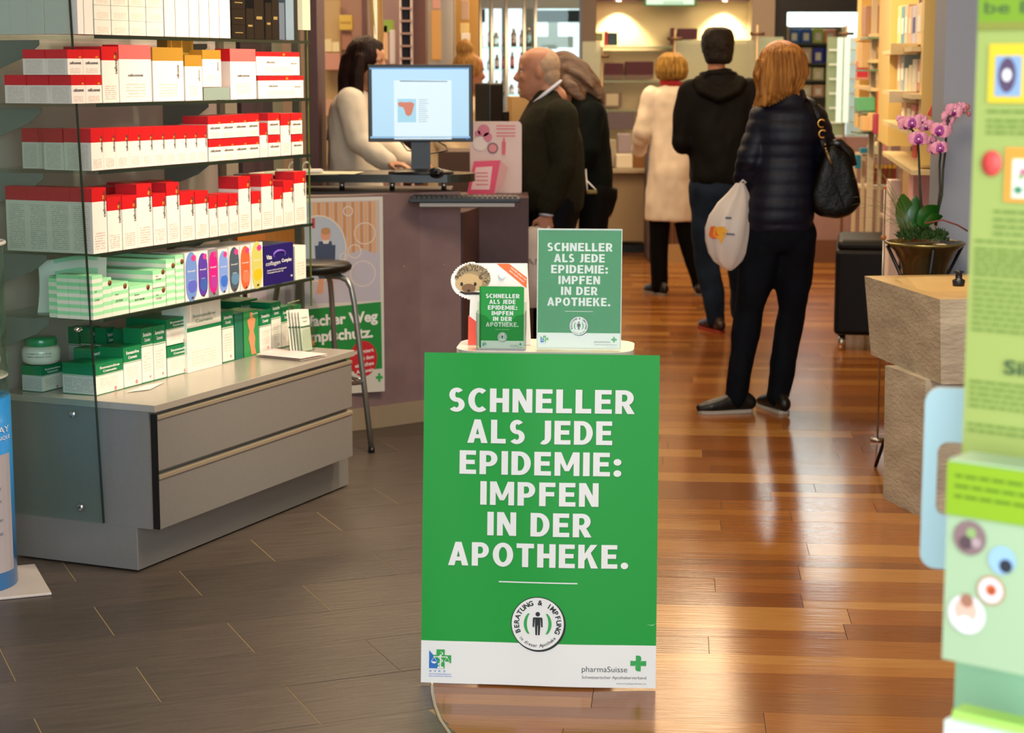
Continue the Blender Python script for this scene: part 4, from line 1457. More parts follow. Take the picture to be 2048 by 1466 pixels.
MB().prism(round_rect(0.46, 0.24, 0.07), ZS - 0.03, ZS, axis='z').build('counter_top', STW, st)
MB().prism(round_rect(0.36, 0.16, 0.04), 0.02, ZS - 0.03, axis='z').build('column', mat('stand_grey', '#b9b4aa', 0.4), st, loc=(0, 0.02, 0))
MB().prism(round_rect(0.46, 0.28, 0.06), 0.001, 0.02, axis='z').build('base', STW, st, loc=(0, -0.01, 0))
e = po
# A4 acrylic holder
b0, b1 = G(1075, 695, ZS + 0.006), G(1240, 697, ZS + 0.006)
t0 = at(1075, 459, b0.y + 0.035)
Ma = frame_from(b0, b1, t0)
a4 = empty('acrylic_sign_holder', label='clear acrylic holder with a green poster standing on the white stand', cat='sign holder')
a4.matrix_world = Ma
wa = (b1 - b0).length
ha = (at(1075, 459, b0.y + 0.035) - b0).length
campaign(a4, wa, ha * 0.995, PGS, lv=2, dz=0.0003)
mb = MB()
mb.box((wa / 2, ha / 2, 0.003), (wa + 0.004, ha + 0.004, 0.0008))
mb.build('acrylic_sleeve', glass('acrylic_front', '#fafcfa', 0.0, 0.008), a4)
MB().box((wa / 2, ha / 2, -0.003), (wa + 0.004, ha + 0.004, 0.0012)).build('backing', PW, a4)
mb = MB()
mb.box((-0.002, ha / 2, 0), (0.0012, ha + .004, 0.006)).box((wa + 0.002, ha / 2, 0), (0.0012, ha + .004, 0.006)).box((wa / 2, ha + 0.002, 0), (wa + .004, 0.0015, 0.006))
mb.build('acrylic_edge', mat('acrylic_bright_edge', '#d9d8b8', 0.15), a4)
MB().box((wa / 2, -0.003, 0.02), (wa + 0.004, 0.002, 0.06)).build('foot', ac, a4)

# leaflet holder with green booklets
b0, b1 = G(953, 698, ZS + 0.003), G(1051, 698, ZS + 0.003)
lh = empty('booklet_holder', (b0.x, b0.y, ZS + 0.001), yaw, 'clear plastic holder on the white stand, filled with small green booklets', 'holder')
wl = (b1 - b0).length
mb = MB()
outl = [(0, 0), (wl, 0), (wl, 0.095), (wl * .8, 0.088), (wl * .68, 0.070), (wl * .32, 0.070), (wl * .2, 0.088), (0, 0.095)]
mb.prism(outl, 0, 0.0015)
mb.prism([(0, 0), (0.0015, 0), (0.0015, 0.1), (0, 0.1)], 0, 0.04).prism([(wl - .0015, 0), (wl, 0), (wl, 0.1), (wl - .0015, 0.1)], 0, 0.04)
mb.prism([(0, 0), (wl, 0), (wl, 0.12), (0, 0.12)], 0.04, 0.0415)
mb.build('pocket', ac, lh)
mb = MB()
mb.box((wl / 2, 0.0005, 0.001), (wl, 0.003, 0.003)).box((0, 0.001, 0.048), (0.0016, 0.003, 0.095)).box((wl, 0.001, 0.048), (0.0016, 0.003, 0.095))
mb.build('pocket_edge', mat('violet_edge', '#8f8a9e', 0.2), lh)
top = at(960, 573, b0.y + 0.01).z - ZS
for i in range(5):
    bk = empty('booklet', label='green booklet in the plastic holder, %s from the front' % ORD[i + 1], cat='booklet', group='booklets in the plastic holder')
    o_ = Vector((b0.x, b0.y, ZS)) + Matrix.Rotation(yaw, 3, 'Z') @ Vector((0.011 - i * 0.0017, 0.006 + i * 0.005, 0.004))
    bk.matrix_world = Matrix.Translation(o_) @ Matrix.Rotation(yaw, 4, 'Z') @ Matrix.Rotation(PI / 2 - 0.09, 4, 'X')
    bw, bh = wl - 0.016, top - 0.006
    if i == 0: campaign(bk, bw, bh, PG, lv=1, dz=0.00025)
    MB().box((bw / 2, bh / 2, -0.001), (bw, bh, 0.0016)).build('cover', PG, bk)

# hedgehog display card
c0, c1 = G(936, 692, ZS), G(1058, 688, ZS)
hc = empty('display_card', label='white die-cut cardboard display with a hedgehog photo and orange corners', cat='display card')
t0 = at(952, 527, c0.y + 0.06)
Mh = frame_from(G(935, 690, ZS + .001), G(1062, 690, ZS + .001), at(940, 527, c0.y + 0.075))
hc.matrix_world = Mh
ksc = (G(1062, 690, ZS) - G(935, 690, ZS)).length / 127


def hp(px, py): return ((px - 935) * ksc, (690 - py) * ksc * 1.02)


mb = MB()
left_arc = []
n = 46
for i in range(n + 1):
    a = math.radians(80) + math.radians(190) * i / n
    r = 39 + (2.2 if i % 2 else 0)
    left_arc.append((944 + r * 1.05 * math.cos(a), 562 - r * 0.92 * math.sin(a)))
body = [hp(*q) for q in [(936, 690), (1062, 690), (1055, 527)]] + [hp(*q) for q in left_arc] + [hp(940, 600)]
mb.bm.faces.new([mb.bm.verts.new((x, y, 0)) for x, y in body])
bmesh.ops.triangulate(mb.bm, faces=mb.bm.faces[:])
r_ = bmesh.ops.extrude_face_region(mb.bm, geom=mb.bm.faces[:])
for v in [g for g in r_['geom'] if isinstance(g, bmesh.types.BMVert)]: v.co.z -= 0.003
mb.build('card', mat('card_bright', '#efecea', 0.5), hc)
mb = MB()
flat(mb, [hp(*q) for q in [(993, 528), (1018, 528), (1054, 556), (1053, 577)]], 0.0006)
mb.build('orange_stripe', mat('card_orange', '#ee6d33', 0.5), hc, fix=False)
mb = MB()
flat(mb, [hp(*q) for q in [(936.5, 631), (953, 644), (955, 690), (936, 690)]], 0.0006)
mb.build('orange_corner', mat('card_orange_red', '#e8503a', 0.5), hc, fix=False)
mb = MB()
ang = math.atan2(hp(1054, 567)[1] - hp(1006, 528)[1], hp(1054, 567)[0] - hp(1006, 528)[0])
for t, off, w in (('Stacheln piksen nie?', 0.010, 0.052), ('Jetzt impfen lassen!', 0.002, 0.050)):
    cx_, cy_ = hp(1032, 556)
    lettering(mb, t, 0, off - 0.004, w, 0.0045, 0, weight=0.01, fn=lambda x, y, z: (cx_ + x * math.cos(ang) - y * math.sin(ang) + 0.002, cy_ + x * math.sin(ang) + y * math.cos(ang) + 0.004, 0.0012))
mb.build('lettering', PW, hc, fix=False)
# hedgehog
mb = MB()
random.seed(3)
hx, hy = 943, 559
flat(mb, [hp(hx + 38 * math.cos(a) * (1 if math.cos(a) > 0 else .85), hy - 30 * math.sin(a) * (1 if math.sin(a) > 0 else .8)) for a in [i * 2 * PI / 30 for i in range(30)]], 0.0006, 0)
flat(mb, [hp(hx - 6 + 27 * math.cos(a), hy + 8 - 19 * math.sin(a)) for a in [i * 2 * PI / 24 for i in range(24)]], 0.0009, 1)
flat(mb, [hp(hx - 6 + 14 * math.cos(a), hy + 18 - 9 * math.sin(a)) for a in [i * 2 * PI / 20 for i in range(20)]], 0.0011, 2)
for ex in (-20, 7):
    flat(mb, [hp(hx + ex + 3 * math.cos(a), hy + 10 - 4 * math.sin(a)) for a in [i * 2 * PI / 10 for i in range(10)]], 0.0013, 3)
for ex in (-30, 18):
    flat(mb, [hp(hx + ex + 4 * math.cos(a), hy - 4 - 5 * math.sin(a)) for a in [i * 2 * PI / 10 for i in range(10)]], 0.0012, 4)
flat(mb, [hp(hx - 6 + 3.2 * math.cos(a), hy + 23 - 2.5 * math.sin(a)) for a in [i * 2 * PI / 10 for i in range(10)]], 0.0015, 3)
flat(mb, [hp(*q) for q in [(918, 585), (922, 583), (968, 586), (975, 582), (965, 590), (930, 590)]], 0.0007, 3)
for i in range(330):
    a = random.uniform(-0.35, PI + 0.2)
    rr = random.uniform(0.45, 1.0) ** 0.7
    x, y = hx + 36 * rr * math.cos(a) * (1 if math.cos(a) > 0 else .82), hy - 29 * rr * math.sin(a)
    if ((x - hx + 6) / 25) ** 2 + ((y - hy - 9) / 18) ** 2 < 1: continue
    a2 = a + random.uniform(-.5, .5)
    L = random.uniform(4, 7)
    dx, dy = math.cos(a2), -math.sin(a2)
    flat(mb, [hp(x - dy * .5, y + dx * .5), hp(x + dy * .5, y - dx * .5), hp(x + dx * L, y + dy * L)], 0.0014 + random.random() * .0004, random.choice((3, 5, 5, 6)))
mb.build('hedgehog_picture', [mat('hog_body', '#a38b66', 0.6), mat('hog_fur', '#c9a878', 0.6), mat('hog_snout', '#7d5a3c', 0.6), mat('hog_dark', '#2a1d16', 0.6), mat('hog_ear', '#6e5138', 0.6),
                               mat('hog_spine', '#5b4630', 0.6), mat('hog_pale', '#d9c29a', 0.6)], hc, fix=False)
MB().lathe([(0, 0), (0.010, 0), (0.010, 0.002), (0.007, 0.003), (0, 0.003)], n=20).build('suction_disc', mat('clear_disc', '#f3f3f1', 0.1, coat=0.6), hc, loc=(*hp(1004, 552), 0.001))
mb = MB()
mb.face([(0.0, 0, -0.003), (0.0, 0.12, -0.003), (0.0, 0, -0.06)])
mb.build('back_strut', mat('card_bright', '#efecea', 0.5), hc, loc=(0.06, 0.0, 0))

# ================================================================== LEFT TUBE DISPLAY
BLUE = mat('dispenser_blue', '#2f8fdc', 0.3, coat=0.3)
cyl = G(-62, 1178, 0.012)
cyl = Vector((-1.66, 5.60, 0))
td = empty('tube_dispenser', (cyl.x, cyl.y, 0), 0, 'tall blue cylinder dispenser with clear top standing beside the display cabinet', 'dispenser')
MB().box((0, 0, 0.005), (0.36, 0.36, 0.008), rz=0.38, bevel=0.002).build('base_plate', mat('base_white', '#cbbfb8', 0.4), td, loc=(0.052, 0.0, 0))
RC = 0.155
zb1 = at(0, 805, 5.5).z
prof = [(0, 0.011), (RC, 0.011), (RC, zb1), (0, zb1)]
MB().lathe(prof, n=48).build('printed_drum', BLUE, td)
# printed tube picture and lettering wrapped on the drum


def wrap(x, y, z=0): return ((RC + z + 0.001) * math.sin(x / RC), -(RC + z + 0.001) * math.cos(x / RC), y)


mb = MB()
def wq(x0, x1, y0, y1, mi, tap=0.0):
    n = 10
    for i in range(n):
        a, b = x0 + (x1 - x0) * i / n, x0 + (x1 - x0) * (i + 1) / n
        mb.face([wrap(a, y0), wrap(b, y0), wrap(b, y1), wrap(a, y1)], mi)
z1, z0 = at(20, 915, 5.5).z, at(20, 1150, 5.5).z
wq(-0.06, 0.178, z0, z1, 0)
mb.build('printed_tube_picture', mat('tube_grey_pink', '#b3a8ab', 0.35), td, rz=.29, fix=False)
mb = MB()
zz = at(20, 872, 5.5).z
lettering(mb, 'LA ROCHE-POSAY', 0.180, zz, 0.36, 0.020, 0.001, weight=0.0, fn=wrap, ax='r')
lettering(mb, 'LABORATOIRE DERMATOLOGIQUE', 0.186, at(20, 886, 5.5).z, 0.36, 0.012, 0.001, weight=0.0, fn=wrap, ax='r')
mb.build('lettering', PW, td, rz=.29, fix=False)
mb = MB()
for t, py, w in (('BODY', 985, .04), ('MILK', 1010, .035), ('SANS PARFUM', 1048, .08), ('PEAUX TRES SECHES', 1075, .1)):
    lettering(mb, t, 0.128, at(20, py, 5.5).z, w, 0.009, 0.001, weight=0.0, fn=wrap, ax='r')
mb.build('lettering', mat('ink_slate', '#5d6678', 0.5), td, rz=.29, fix=False)
for (py0, py1) in ((765, 805), (492, 762)):
    za, zb_ = at(20, py1, 5.5).z, at(20, py0, 5.5).z
    MB().lathe([(RC - .006, za + .004), (RC - .006, zb_), (RC - .004, zb_), (RC - .004, za + .002)], n=48, caps=False).build('clear_wall', ac, td)
for py in (762, 806):
    zz = at(20, py, 5.5).z
    MB().lathe([(0, zz - .004), (RC - .004, zz - .004), (RC - .004, zz), (0, zz)], n=40).build('tray', mat('tray_frost', '#c3c0bb', 0.3), td)
zz = at(20, 493, 5.5).z
MB().tube([((RC) * math.cos(a), RC * math.sin(a), zz) for a in [i * 2 * PI / 40 for i in range(40)]], 0.006, n=8, closed=True).build('rim', mat('rim_white', '#e6e2db', 0.3), td)
k = 0
for lay, zt_ in enumerate((at(20, 755, 5.5).z, at(20, 690, 5.5).z, at(20, 620, 5.5).z)):
    for j, (ox, oy) in enumerate([(0.09, -0.06), (0.02, -0.09), (0.11, 0.03)]):
        k += 1
        tb_ = empty('cream_tube', (cyl.x + ox, cyl.y + oy, zt_ + 0.002 + 0.0 * lay), 0.5 * j + lay, 'small white and blue tube in the clear top of the cylinder, %s layer, %s' % (['bottom', 'middle', 'upper'][lay], ['outer side', 'near side', 'far side'][j]), 'tube', 'tubes heaped in the clear cylinder')
        MB().tube([(0, 0, 0), (0, 0, 0.02), (0, 0, 0.055), (0, 0, 0.085)], [(0.013, 0.013), (0.018, 0.017), (0.019, 0.012), (0.021, 0.002)], n=14).build('tube_body', mat('tube_white', '#eceaea', 0.3), tb_, loc=(0, 0, 0.012))
        MB().lathe([(0, 0), (0.014, 0), (0.013, 0.014), (0, 0.014)], n=14).build('cap', mat('tube_cap', '#e9e9ec', 0.3), tb_)
        MB().tube([(0, 0, 0.045), (0, 0, 0.058)], [(0.0195, 0.0155), (0.0198, 0.0135)], n=14, caps=False).build('blue_band', BLUE, tb_)

# ================================================================== RIGHT FOREGROUND INFO BANNER
LG = mat('banner_lime', '#a0ad5c', 0.5)
LG2 = mat('banner_mint', '#93bf98', 0.5)
LIME = mat('banner_bright_lime', '#7a9c26', 0.5)
BY = 2.25
B0 = at(1955, -30, BY)
Bb = at(1908, 1466, BY)
bdir = Vector((0.78, -0.62, 0)).normalized()
ban = empty('info_banner', (at(1930, 700, BY).x - 0.0, BY, 0), math.atan2(bdir.y, bdir.x), 'tall green information display board close to the entrance on the near side', 'display board')


def bz(py): return at(1930, py, BY).z


mb = MB().box((0.16, 0.012, (bz(910) + 2.0) / 2), (0.32, 0.02, 2.0 - bz(910)))
mb.build('upper_board', LG, ban)
MB().box((0.16, 0.016, bz(915) / 2 + 0.02), (0.32, 0.02, bz(915) - 0.03)).build('lower_board', LG2, ban)
PX = BY / F_PX


def bq(m, px0, py0, px1, py1, name='printed_patch', d=0.001):
    # px measured along board from its edge at 1930
    k = PX * 1.15
    x0, x1 = (px0 - 1930) * k, (px1 - 1930) * k
    return MB().box(((x0 + x1) / 2, -d, (bz(py0) + bz(py1)) / 2), (x1 - x0, 0.001, abs(bz(py0) - bz(py1)))).build(name, m, ban)


bq(LIME, 1932, -60, 2300, 45, 'header')
bq(mat('banner_olive', '#8a8c3a', 0.5), 1932, 45, 2300, 60, 'header_line', 0.0014)
bq(mat('book_yellow', '#e3c22e', 0.5), 1955, 88, 2200, 205, 'picture_card')
bq(mat('book_blue', '#8aa6cc', 0.5), 1968, 112, 2015, 192, 'picture', 0.002)
mb = MB()
kk = PX * 1.15
for (cx, cy, rx, ry, mi) in ((1990, 150, 16, 34, 0), (1990, 150, 8, 12, 1)):
    mb.face([((cx - 1930) * kk + rx * kk * math.cos(a), -0.003 - mi * .0005, bz(cy) + ry * PX * math.sin(a)) for a in [i * 2 * PI / 20 for i in range(20)]], mi)
mb.build('picture_detail', [mat('plum_figure', '#5a4660', 0.5), PW], ban, fix=False)
mb = MB().lathe([(0, 0), (0.0115, 0), (0.0115, 0.001), (0, 0.001)], n=28)
mb.build('red_button', mat('button_red', '#e0504a', 0.5), ban, loc=((1968 - 1930) * kk, -0.002, bz(325)), rot=UPRIGHT).scale = (1.1, 1.3, 1)
bq(mat('book_orange', '#ee9a3c', 0.5), 1992, 293, 2200, 400, 'picture_card')
bq(mat('book_cream', '#e7e6cf', 0.5), 2006, 315, 2200, 392, 'picture', 0.002)
mb = MB()
for cx, cy, r, mi in ((2026, 340, 7, 0), (2034, 348, 5, 0), (2022, 350, 5, 1), (2018, 376, 8, 2), (2038, 372, 8, 2)):
    mb.face([((cx - 1930) * kk + r * kk * math.cos(a), -0.003, bz(cy) + r * PX * math.sin(a)) for a in [i * 2 * PI / 12 for i in range(12)]], mi)
mb.build('flower_picture', [mat('fl_pink', '#c9728a', 0.5), mat('fl_green', '#7fa65a', 0.5), mat('fl_teal', '#4e8a6c', 0.5)], ban, fix=False)
body_ink = mat('banner_ink', '#6f8c3a', 0.6)
k = 0
mb = MB()
random.seed(5)
for py in (222, 240, 252, 264, 420, 436, 450, 464, 480, 496, 506, 516, 526, 536, 546, 560, 572, 584, 596, 608, 620, 632, 644, 656, 760, 772, 784, 796, 808, 845, 857):
    x = 1955 if py < 300 else (1975 if py < 470 else 1942)
    while x < 2090:
        w = random.uniform(8, 26)
        x0, x1 = (x - 1930) * kk, (x + w - 1930) * kk
        z = bz(py)
        mb.face([(x0, -0.0015, z - 0.0014), (x1, -0.0015, z - 0.0014), (x1, -0.0015, z + 0.0014), (x0, -0.0015, z + 0.0014)])
        x += w + 4
mb.build('small_print', body_ink, ban, fix=False, kind='stuff')
mb = MB()
lettering(mb, 'be Ekzem', (1945 - 1930) * kk, bz(27), 0.13, 0.014, -0.0, weight=0.0, ax='l', fn=lambda x, y, z: (x, -0.003, y))
lettering(mb, 'Silico', (2005 - 1930) * kk, bz(738), 0.075, 0.017, -0.0, weight=0.02, ax='l', fn=lambda x, y, z: (x, -0.003, y))
mb.build('lettering', mat('banner_dark_ink', '#3e5a3a', 0.6), ban, fix=False)
# white bracket with rounded handle opening
mb = MB()
def rr(x0, x1, z0, z1, r, n=5):
    pts = []
    for cx, cz, a0 in ((x1 - r, z1 - r, 0), (x0 + r, z1 - r, PI / 2), (x0 + r, z0 + r, PI), (x1 - r, z0 + r, 1.5 * PI)):
        for i in range(n + 1):
            a = a0 + PI / 2 * i / n
            pts.append((cx + r * math.cos(a), cz + r * math.sin(a)))
    return pts
YH = 2.45
ha0, ha1, hz0, hz1 = at(1847, 900, YH), at(2000, 900, YH), at(1850, 1135, YH).z, at(1850, 775, YH).z
outer = rr(0, 0.12, hz0, hz1, 0.02)
inner = rr(0.018, 0.12 - 0.018, at(1850, 1030, YH).z, at(1850, 882, YH).z, 0.014)
hb = MB()
n = len(outer)
for y in (0, 0.012):
    for i in range(n):
        q = [(outer[i][0], y, outer[i][1]), (outer[(i + 1) % n][0], y, outer[(i + 1) % n][1]), (inner[(i + 1) % n][0], y, inner[(i + 1) % n][1]), (inner[i][0], y, inner[i][1])]
        hb.face(q)
for L_ in (outer, inner):
    for i in range(n):
        hb.face([(L_[i][0], 0, L_[i][1]), (L_[(i + 1) % n][0], 0, L_[(i + 1) % n][1]), (L_[(i + 1) % n][0], .012, L_[(i + 1) % n][1]), (L_[i][0], .012, L_[i][1])])
bmesh.ops.remove_doubles(hb.bm, verts=hb.bm.verts, dist=1e-5)
hb = hb.build('handle_plate', mat('handle_pale_blue', '#bcdde6', 0.4), ban)
hb.matrix_parent_inverse = Matrix.Identity(4)
inv = Matrix.Rotation(-ban.rotation_euler.z, 4, 'Z') @ Matrix.Translation(-Vector(ban.location))
hb.matrix_basis = inv @ Matrix.Translation((ha0.x, YH, 0)) @ Matrix.Rotation(-0.25, 4, 'Z')
MB().box((0.02, 0.1, 0.015), (0.3, 0.34, 0.03)).build('foot', mat('foot_grey', '#9aa0a0', 0.4), ban, loc=(0.14, 0, 0))
# pocket box fixed to it
pk = at(1893, 918, 2.12)
pkb = at(1888, 1318, 2.12)
pb = empty('pocket_dispenser', label='pale green brochure box with round pictures hung on the green display board', cat='brochure box')
pb.location = (at(1890, 1100, 2.12).x, 2.12, pkb.z)
pb.rotation_euler = (0, 0, math.atan2(bdir.y, bdir.x))
hh = pk.z - pkb.z
bwid = 0.108
MB().box((bwid / 2, 0.03, hh / 2), (bwid, 0.056, hh)).build('box', mat('pocket_mint', '#a9bf98', 0.5), pb)
MB().box((bwid / 2, 0.0, hh * 0.86), (bwid, 0.0035, hh * 0.26)).build('lime_label', mat('pocket_lime', '#8db021', 0.5), pb)
mb = MB()
for i, py in enumerate((0.92, 0.87, 0.82)):
    x = 0.010
    while x < 0.09:
        w = random.uniform(.008, .02)
        mb.face([(x, -0.0025, hh * py), (x + w, -0.0025, hh * py), (x + w, -0.0025, hh * py + 0.0035), (x, -0.0025, hh * py + 0.0035)])
        x += w + 0.003
mb.build('small_print', mat('pocket_ink', '#5e7f16', 0.6), pb, fix=False, kind='stuff')


def rnd(name, cx, cz, r, cols):
    mb = MB()
    for i, (dx, dz, rr_, mi) in enumerate(cols):
        mb.face([(cx + (dx + rr_ * math.cos(a)) * r, -0.001 - 0.0006 * i, cz + (dz + rr_ * math.sin(a)) * r) for a in [q * 2 * PI / 22 for q in range(22)]], i)
    mb.build(name, [mat('pic_' + c[3].strip('#'), c[3], 0.5) for c in cols], pb, fix=False)


rnd('round_picture', 0.030, hh * .63, 0.020, [(0, 0, 1, '#8c6f70'), (.1, .3, .3, '#93b06a'), (-.2, -.3, .4, '#5c474a'), (.45, -.2, .3, '#b59a9c')])
rnd('round_picture', 0.070, hh * .545, 0.016, [(0, 0, 1, '#9cc0e6'), (.3, -.35, .5, '#30343c')])
rnd('round_picture', 0.058, hh * .39, 0.017, [(0, 0, 1, '#c98f66'), (0, 0, .85, '#e3e3e6'), (.05, .05, .4, '#e06a3a'), (.1, 0, .15, '#603020')])
rnd('round_picture', 0.030, hh * .25, 0.023, [(0, 0, 1, '#e9dfe0'), (-.05, .2, .6, '#e8b8a4'), (0, .72, .35, '#a8745c'), (-.05, -.5, .42, '#f2f2f6')])
# another leaflet box below
lb = at(1880, 1440, 2.05)
q = empty('brochure_tray', label='white and green brochure tray low on the display board at the picture bottom', cat='brochure tray')
q.location = (at(1885, 1440, 2.1).x, 2.1, at(1885, 1425, 2.1).z - 0.10)
q.rotation_euler = (0, 0, math.atan2(bdir.y, bdir.x))
MB().box((0.06, 0.03, 0.045), (0.12, 0.05, 0.09)).build('tray', mat('tray_pale', '#dfe9e2', 0.4), q)
MB().box((0.055, 0.03, 0.06), (0.10, 0.03, 0.08)).build('brochures', mat('brochure_lime', '#a6d060', 0.5), q)
# ================================================================== COUNTER
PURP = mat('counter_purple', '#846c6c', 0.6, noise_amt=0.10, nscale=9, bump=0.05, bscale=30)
DARKTOP = mat('worktop_dark', '#2c2b24', 0.25, coat=0.3)
CREAM = mat('counter_cream', '#9c8a72', 0.6)
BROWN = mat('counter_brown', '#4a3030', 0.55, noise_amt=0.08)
ct = empty('sales_counter', (0, 0, 0), 0, 'curved mauve sales counter with cream plinth and raised dark worktop', 'counter')
line = [G(500, 868), G(600, 866), G(700, 862), G(760, 855), G(843, 843), G(923, 836)]
line = [Vector((p.x, p.y, 0)) for p in line]
line = [line[0] + Vector((-0.5, -0.02, 0))] + line
zc = at(760, 392, line[3].y).z


def wallstrip(name, m, pts, z0, z1, th, parent, off=0.0):
    mb = MB()
    f, b_ = [], []
    for i, p in enumerate(pts):
        t = (pts[min(i + 1, len(pts) - 1)] - pts[max(i - 1, 0)]).normalized()
        nrm = Vector((t.y, -t.x, 0))
        f.append(p + nrm * off)
        b_.append(p - nrm * th)
    for i in range(len(pts) - 1):
        for (A, B) in ((f[i], f[i + 1]), (b_[i + 1], b_[i])):
            mb.face([(A.x, A.y, z0), (B.x, B.y, z0), (B.x, B.y, z1), (A.x, A.y, z1)])
        for z in (z0, z1):
            mb.face([(f[i].x, f[i].y, z), (f[i + 1].x, f[i + 1].y, z), (b_[i + 1].x, b_[i + 1].y, z), (b_[i].x, b_[i].y, z)])
    for A, B in ((f[0], b_[0]), (f[-1], b_[-1])):
        mb.face([(A.x, A.y, z0), (B.x, B.y, z0), (B.x, B.y, z1), (A.x, A.y, z1)])
    bmesh.ops.remove_doubles(mb.bm, verts=mb.bm.verts, dist=1e-5)
    return mb.build(name, m, parent)


zpl = at(843, 800, line[5].y).z
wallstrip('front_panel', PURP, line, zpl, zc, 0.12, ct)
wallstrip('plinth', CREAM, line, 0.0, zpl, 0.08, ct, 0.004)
# brown end running back along the aisle
e0 = Vector((line[-1].x + 0.01, line[-1].y + 0.02, 0))
e1 = Vector((at(1046, 500, 9.9).x, 9.9, 0))
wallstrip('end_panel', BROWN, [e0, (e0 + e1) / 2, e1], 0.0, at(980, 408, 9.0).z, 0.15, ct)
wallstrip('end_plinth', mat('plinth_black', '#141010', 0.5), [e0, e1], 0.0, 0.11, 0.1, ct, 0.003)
# raised worktop
zt_ = 1.09
Yw = 8.45
p0, p1 = at(470, 345, Yw), at(950, 345, Yw)
zt_ = at(760, 347, Yw).z
mb = MB()
w0, w1 = p0.x, p1.x
poly = [(w0, -0.1), (w1 - 0.12, -0.14)] + [(w1 - 0.14 + 0.14 * math.cos(a), 0.0 + 0.14 * math.sin(a)) for a in [(-PI / 2 + i * PI / 12) for i in range(1, 12)]] + [(w1 - 0.12, 0.20), (w0, 0.34)]
mb.prism([(x, y + Yw + 0.05) for x, y in poly], zt_ - 0.036, zt_, axis='z')
mb.build('raised_worktop', DARKTOP, ct)
mb = MB()
MB().box(((w0 + w1) / 2 - .05, Yw + 0.2, zc - 0.012), (w1 - w0 - .12, 0.42, 0.02)).build('lower_worktop', mat('lower_worktop_m', '#3a3430', 0.4), ct)
for px in (682, 783, 887):
    p = at(px, 370, Yw)
    MB().lathe([(0.012, zc), (0.012, zt_ - 0.03)], c=(p.x, Yw + 0.05, 0), n=14).build('post', STEEL, ct)
# keyboard shelf
kz = at(900, 400, 8.3).z
MB().box((at(935, 400, 8.25).x, 8.28, kz - 0.012), (at(1030, 400, 8.25).x - at(842, 400, 8.25).x, 0.22, 0.016)).build('keyboard_shelf', mat('tray_grey', '#9a9590', 0.4), ct)
kb = empty('keyboard', (at(930, 395, 8.25).x, 8.24, kz - 0.003), 0.0, 'black computer keyboard on the pull-out shelf below the monitor', 'keyboard')
kw = at(1040, 400, 8.25).x - at(820, 400, 8.25).x
MB().box((0, 0, 0.010), (kw, 0.16, 0.018), bevel=0.003).build('case', BLACK, kb)
KM = mat('key_black', '#1d1d1f', 0.4)
keym = None
mb = MB()
for r in range(5):
    for c in range(21):
        mb.box((-kw / 2 + 0.022 + c * (kw - 0.044) / 20, -0.06 + r * 0.029, 0.022), (0.017, 0.022, 0.008))
mb.build('keys', KM, kb, kind='stuff')

# monitor
Ym = 8.40
mz0, mz1 = at(840, 284, Ym).z, at(840, 129, Ym).z
mx0, mx1 = at(736, 200, Ym).x, at(946, 200, Ym).x
mw, mh = mx1 - mx0, mz1 - mz0
mo = empty('computer_monitor', ((mx0 + mx1) / 2, Ym, zt_), math.radians(3), 'black computer monitor with a lit web page showing an orange map', 'monitor')
hz = (mz0 + mz1) / 2 - zt_
MB().box((0, 0.03, hz), (mw, 0.05, mh), bevel=0.004).build('housing', BLACK, mo)
SCR = mat('screen_glow', '#000000', 0.2, emit=0.72, ecol='#b4def5')
bz_ = 0.018
scr = MB()
sy = 0.0025
scr.face([(-mw / 2 + bz_, sy, hz - mh / 2 + bz_ * 1.1), (mw / 2 - bz_, sy, hz - mh / 2 + bz_ * 1.1), (mw / 2 - bz_, sy, hz + mh / 2 - bz_ * .8), (-mw / 2 + bz_, sy, hz + mh / 2 - bz_ * .8)])
sc_ = scr.build('screen', SCR, mo, fix=False)
def sq(px, py): return ((px - 841) / 210 * mw, hz + (206 - py) / 155 * mh)
def em(n, c, e=1.0): return mat(n, '#000000', 0.3, emit=e * .74, ecol=c)
mb = MB()
def spoly(pts, mi, d=0.0): mb.face([(sq(*p)[0], sy - 0.0008 - d, sq(*p)[1]) for p in pts], mi)
spoly([(788, 160), (903, 160), (903, 278), (788, 278)], 1)
spoly([(740, 135), (937, 135), (937, 138), (740, 138)], 2)
spoly([(740, 272), (940, 272), (940, 276), (740, 276)], 3)
spoly([(795, 197), (832, 197), (832, 244), (795, 244)], 4, .0004)
afr = [(795, 206), (800, 203), (812, 204), (822, 203), (829, 207), (827, 213), (825, 222), (822, 229), (816, 232), (811, 228), (809, 220), (806, 214), (798, 212)]
spoly(afr, 5, .0008)
spoly([(800, 160.5), (895, 161.5), (895, 163), (800, 162.5)], 6, .0004)
for i in range(12):
    y = 198 + i * 4
    spoly([(837, y), (837 + random.uniform(10, 24), y), (855, y + 1), (837, y + 1)], 7, .0004)
mb.build('web_page', [SCR, em('page_white', '#e3f5fb', 1.05), em('bar_blue', '#5f9fd6', 1.0), em('task_blue', '#8cb8dc', 1.0), em('map_sea', '#a8dcee', 1.0), em('map_orange', '#e27a50', 0.9),
                      em('menu_grey', '#4e6a7c', 0.8), em('text_grey', '#9fb2bd', 0.9)], mo, fix=False)
MB().ball(((934 - 841) / 210 * mw, 0.0, hz + (206 - 277) / 155 * mh), 0.003, 8).build('power_light', em('led_blue', '#4060ff', 2.0), mo)
MB().box((0, 0.06, hz / 2 - 0.02), (0.085, 0.03, hz * 0.9)).build('neck', BLACK, mo)
MB().lathe([(0, 0.0), (0.145, 0.0), (0.145, 0.008), (0.10, 0.018), (0, 0.022)], n=36).build('base', BLACK, mo, loc=(0.0, 0.06, 0))
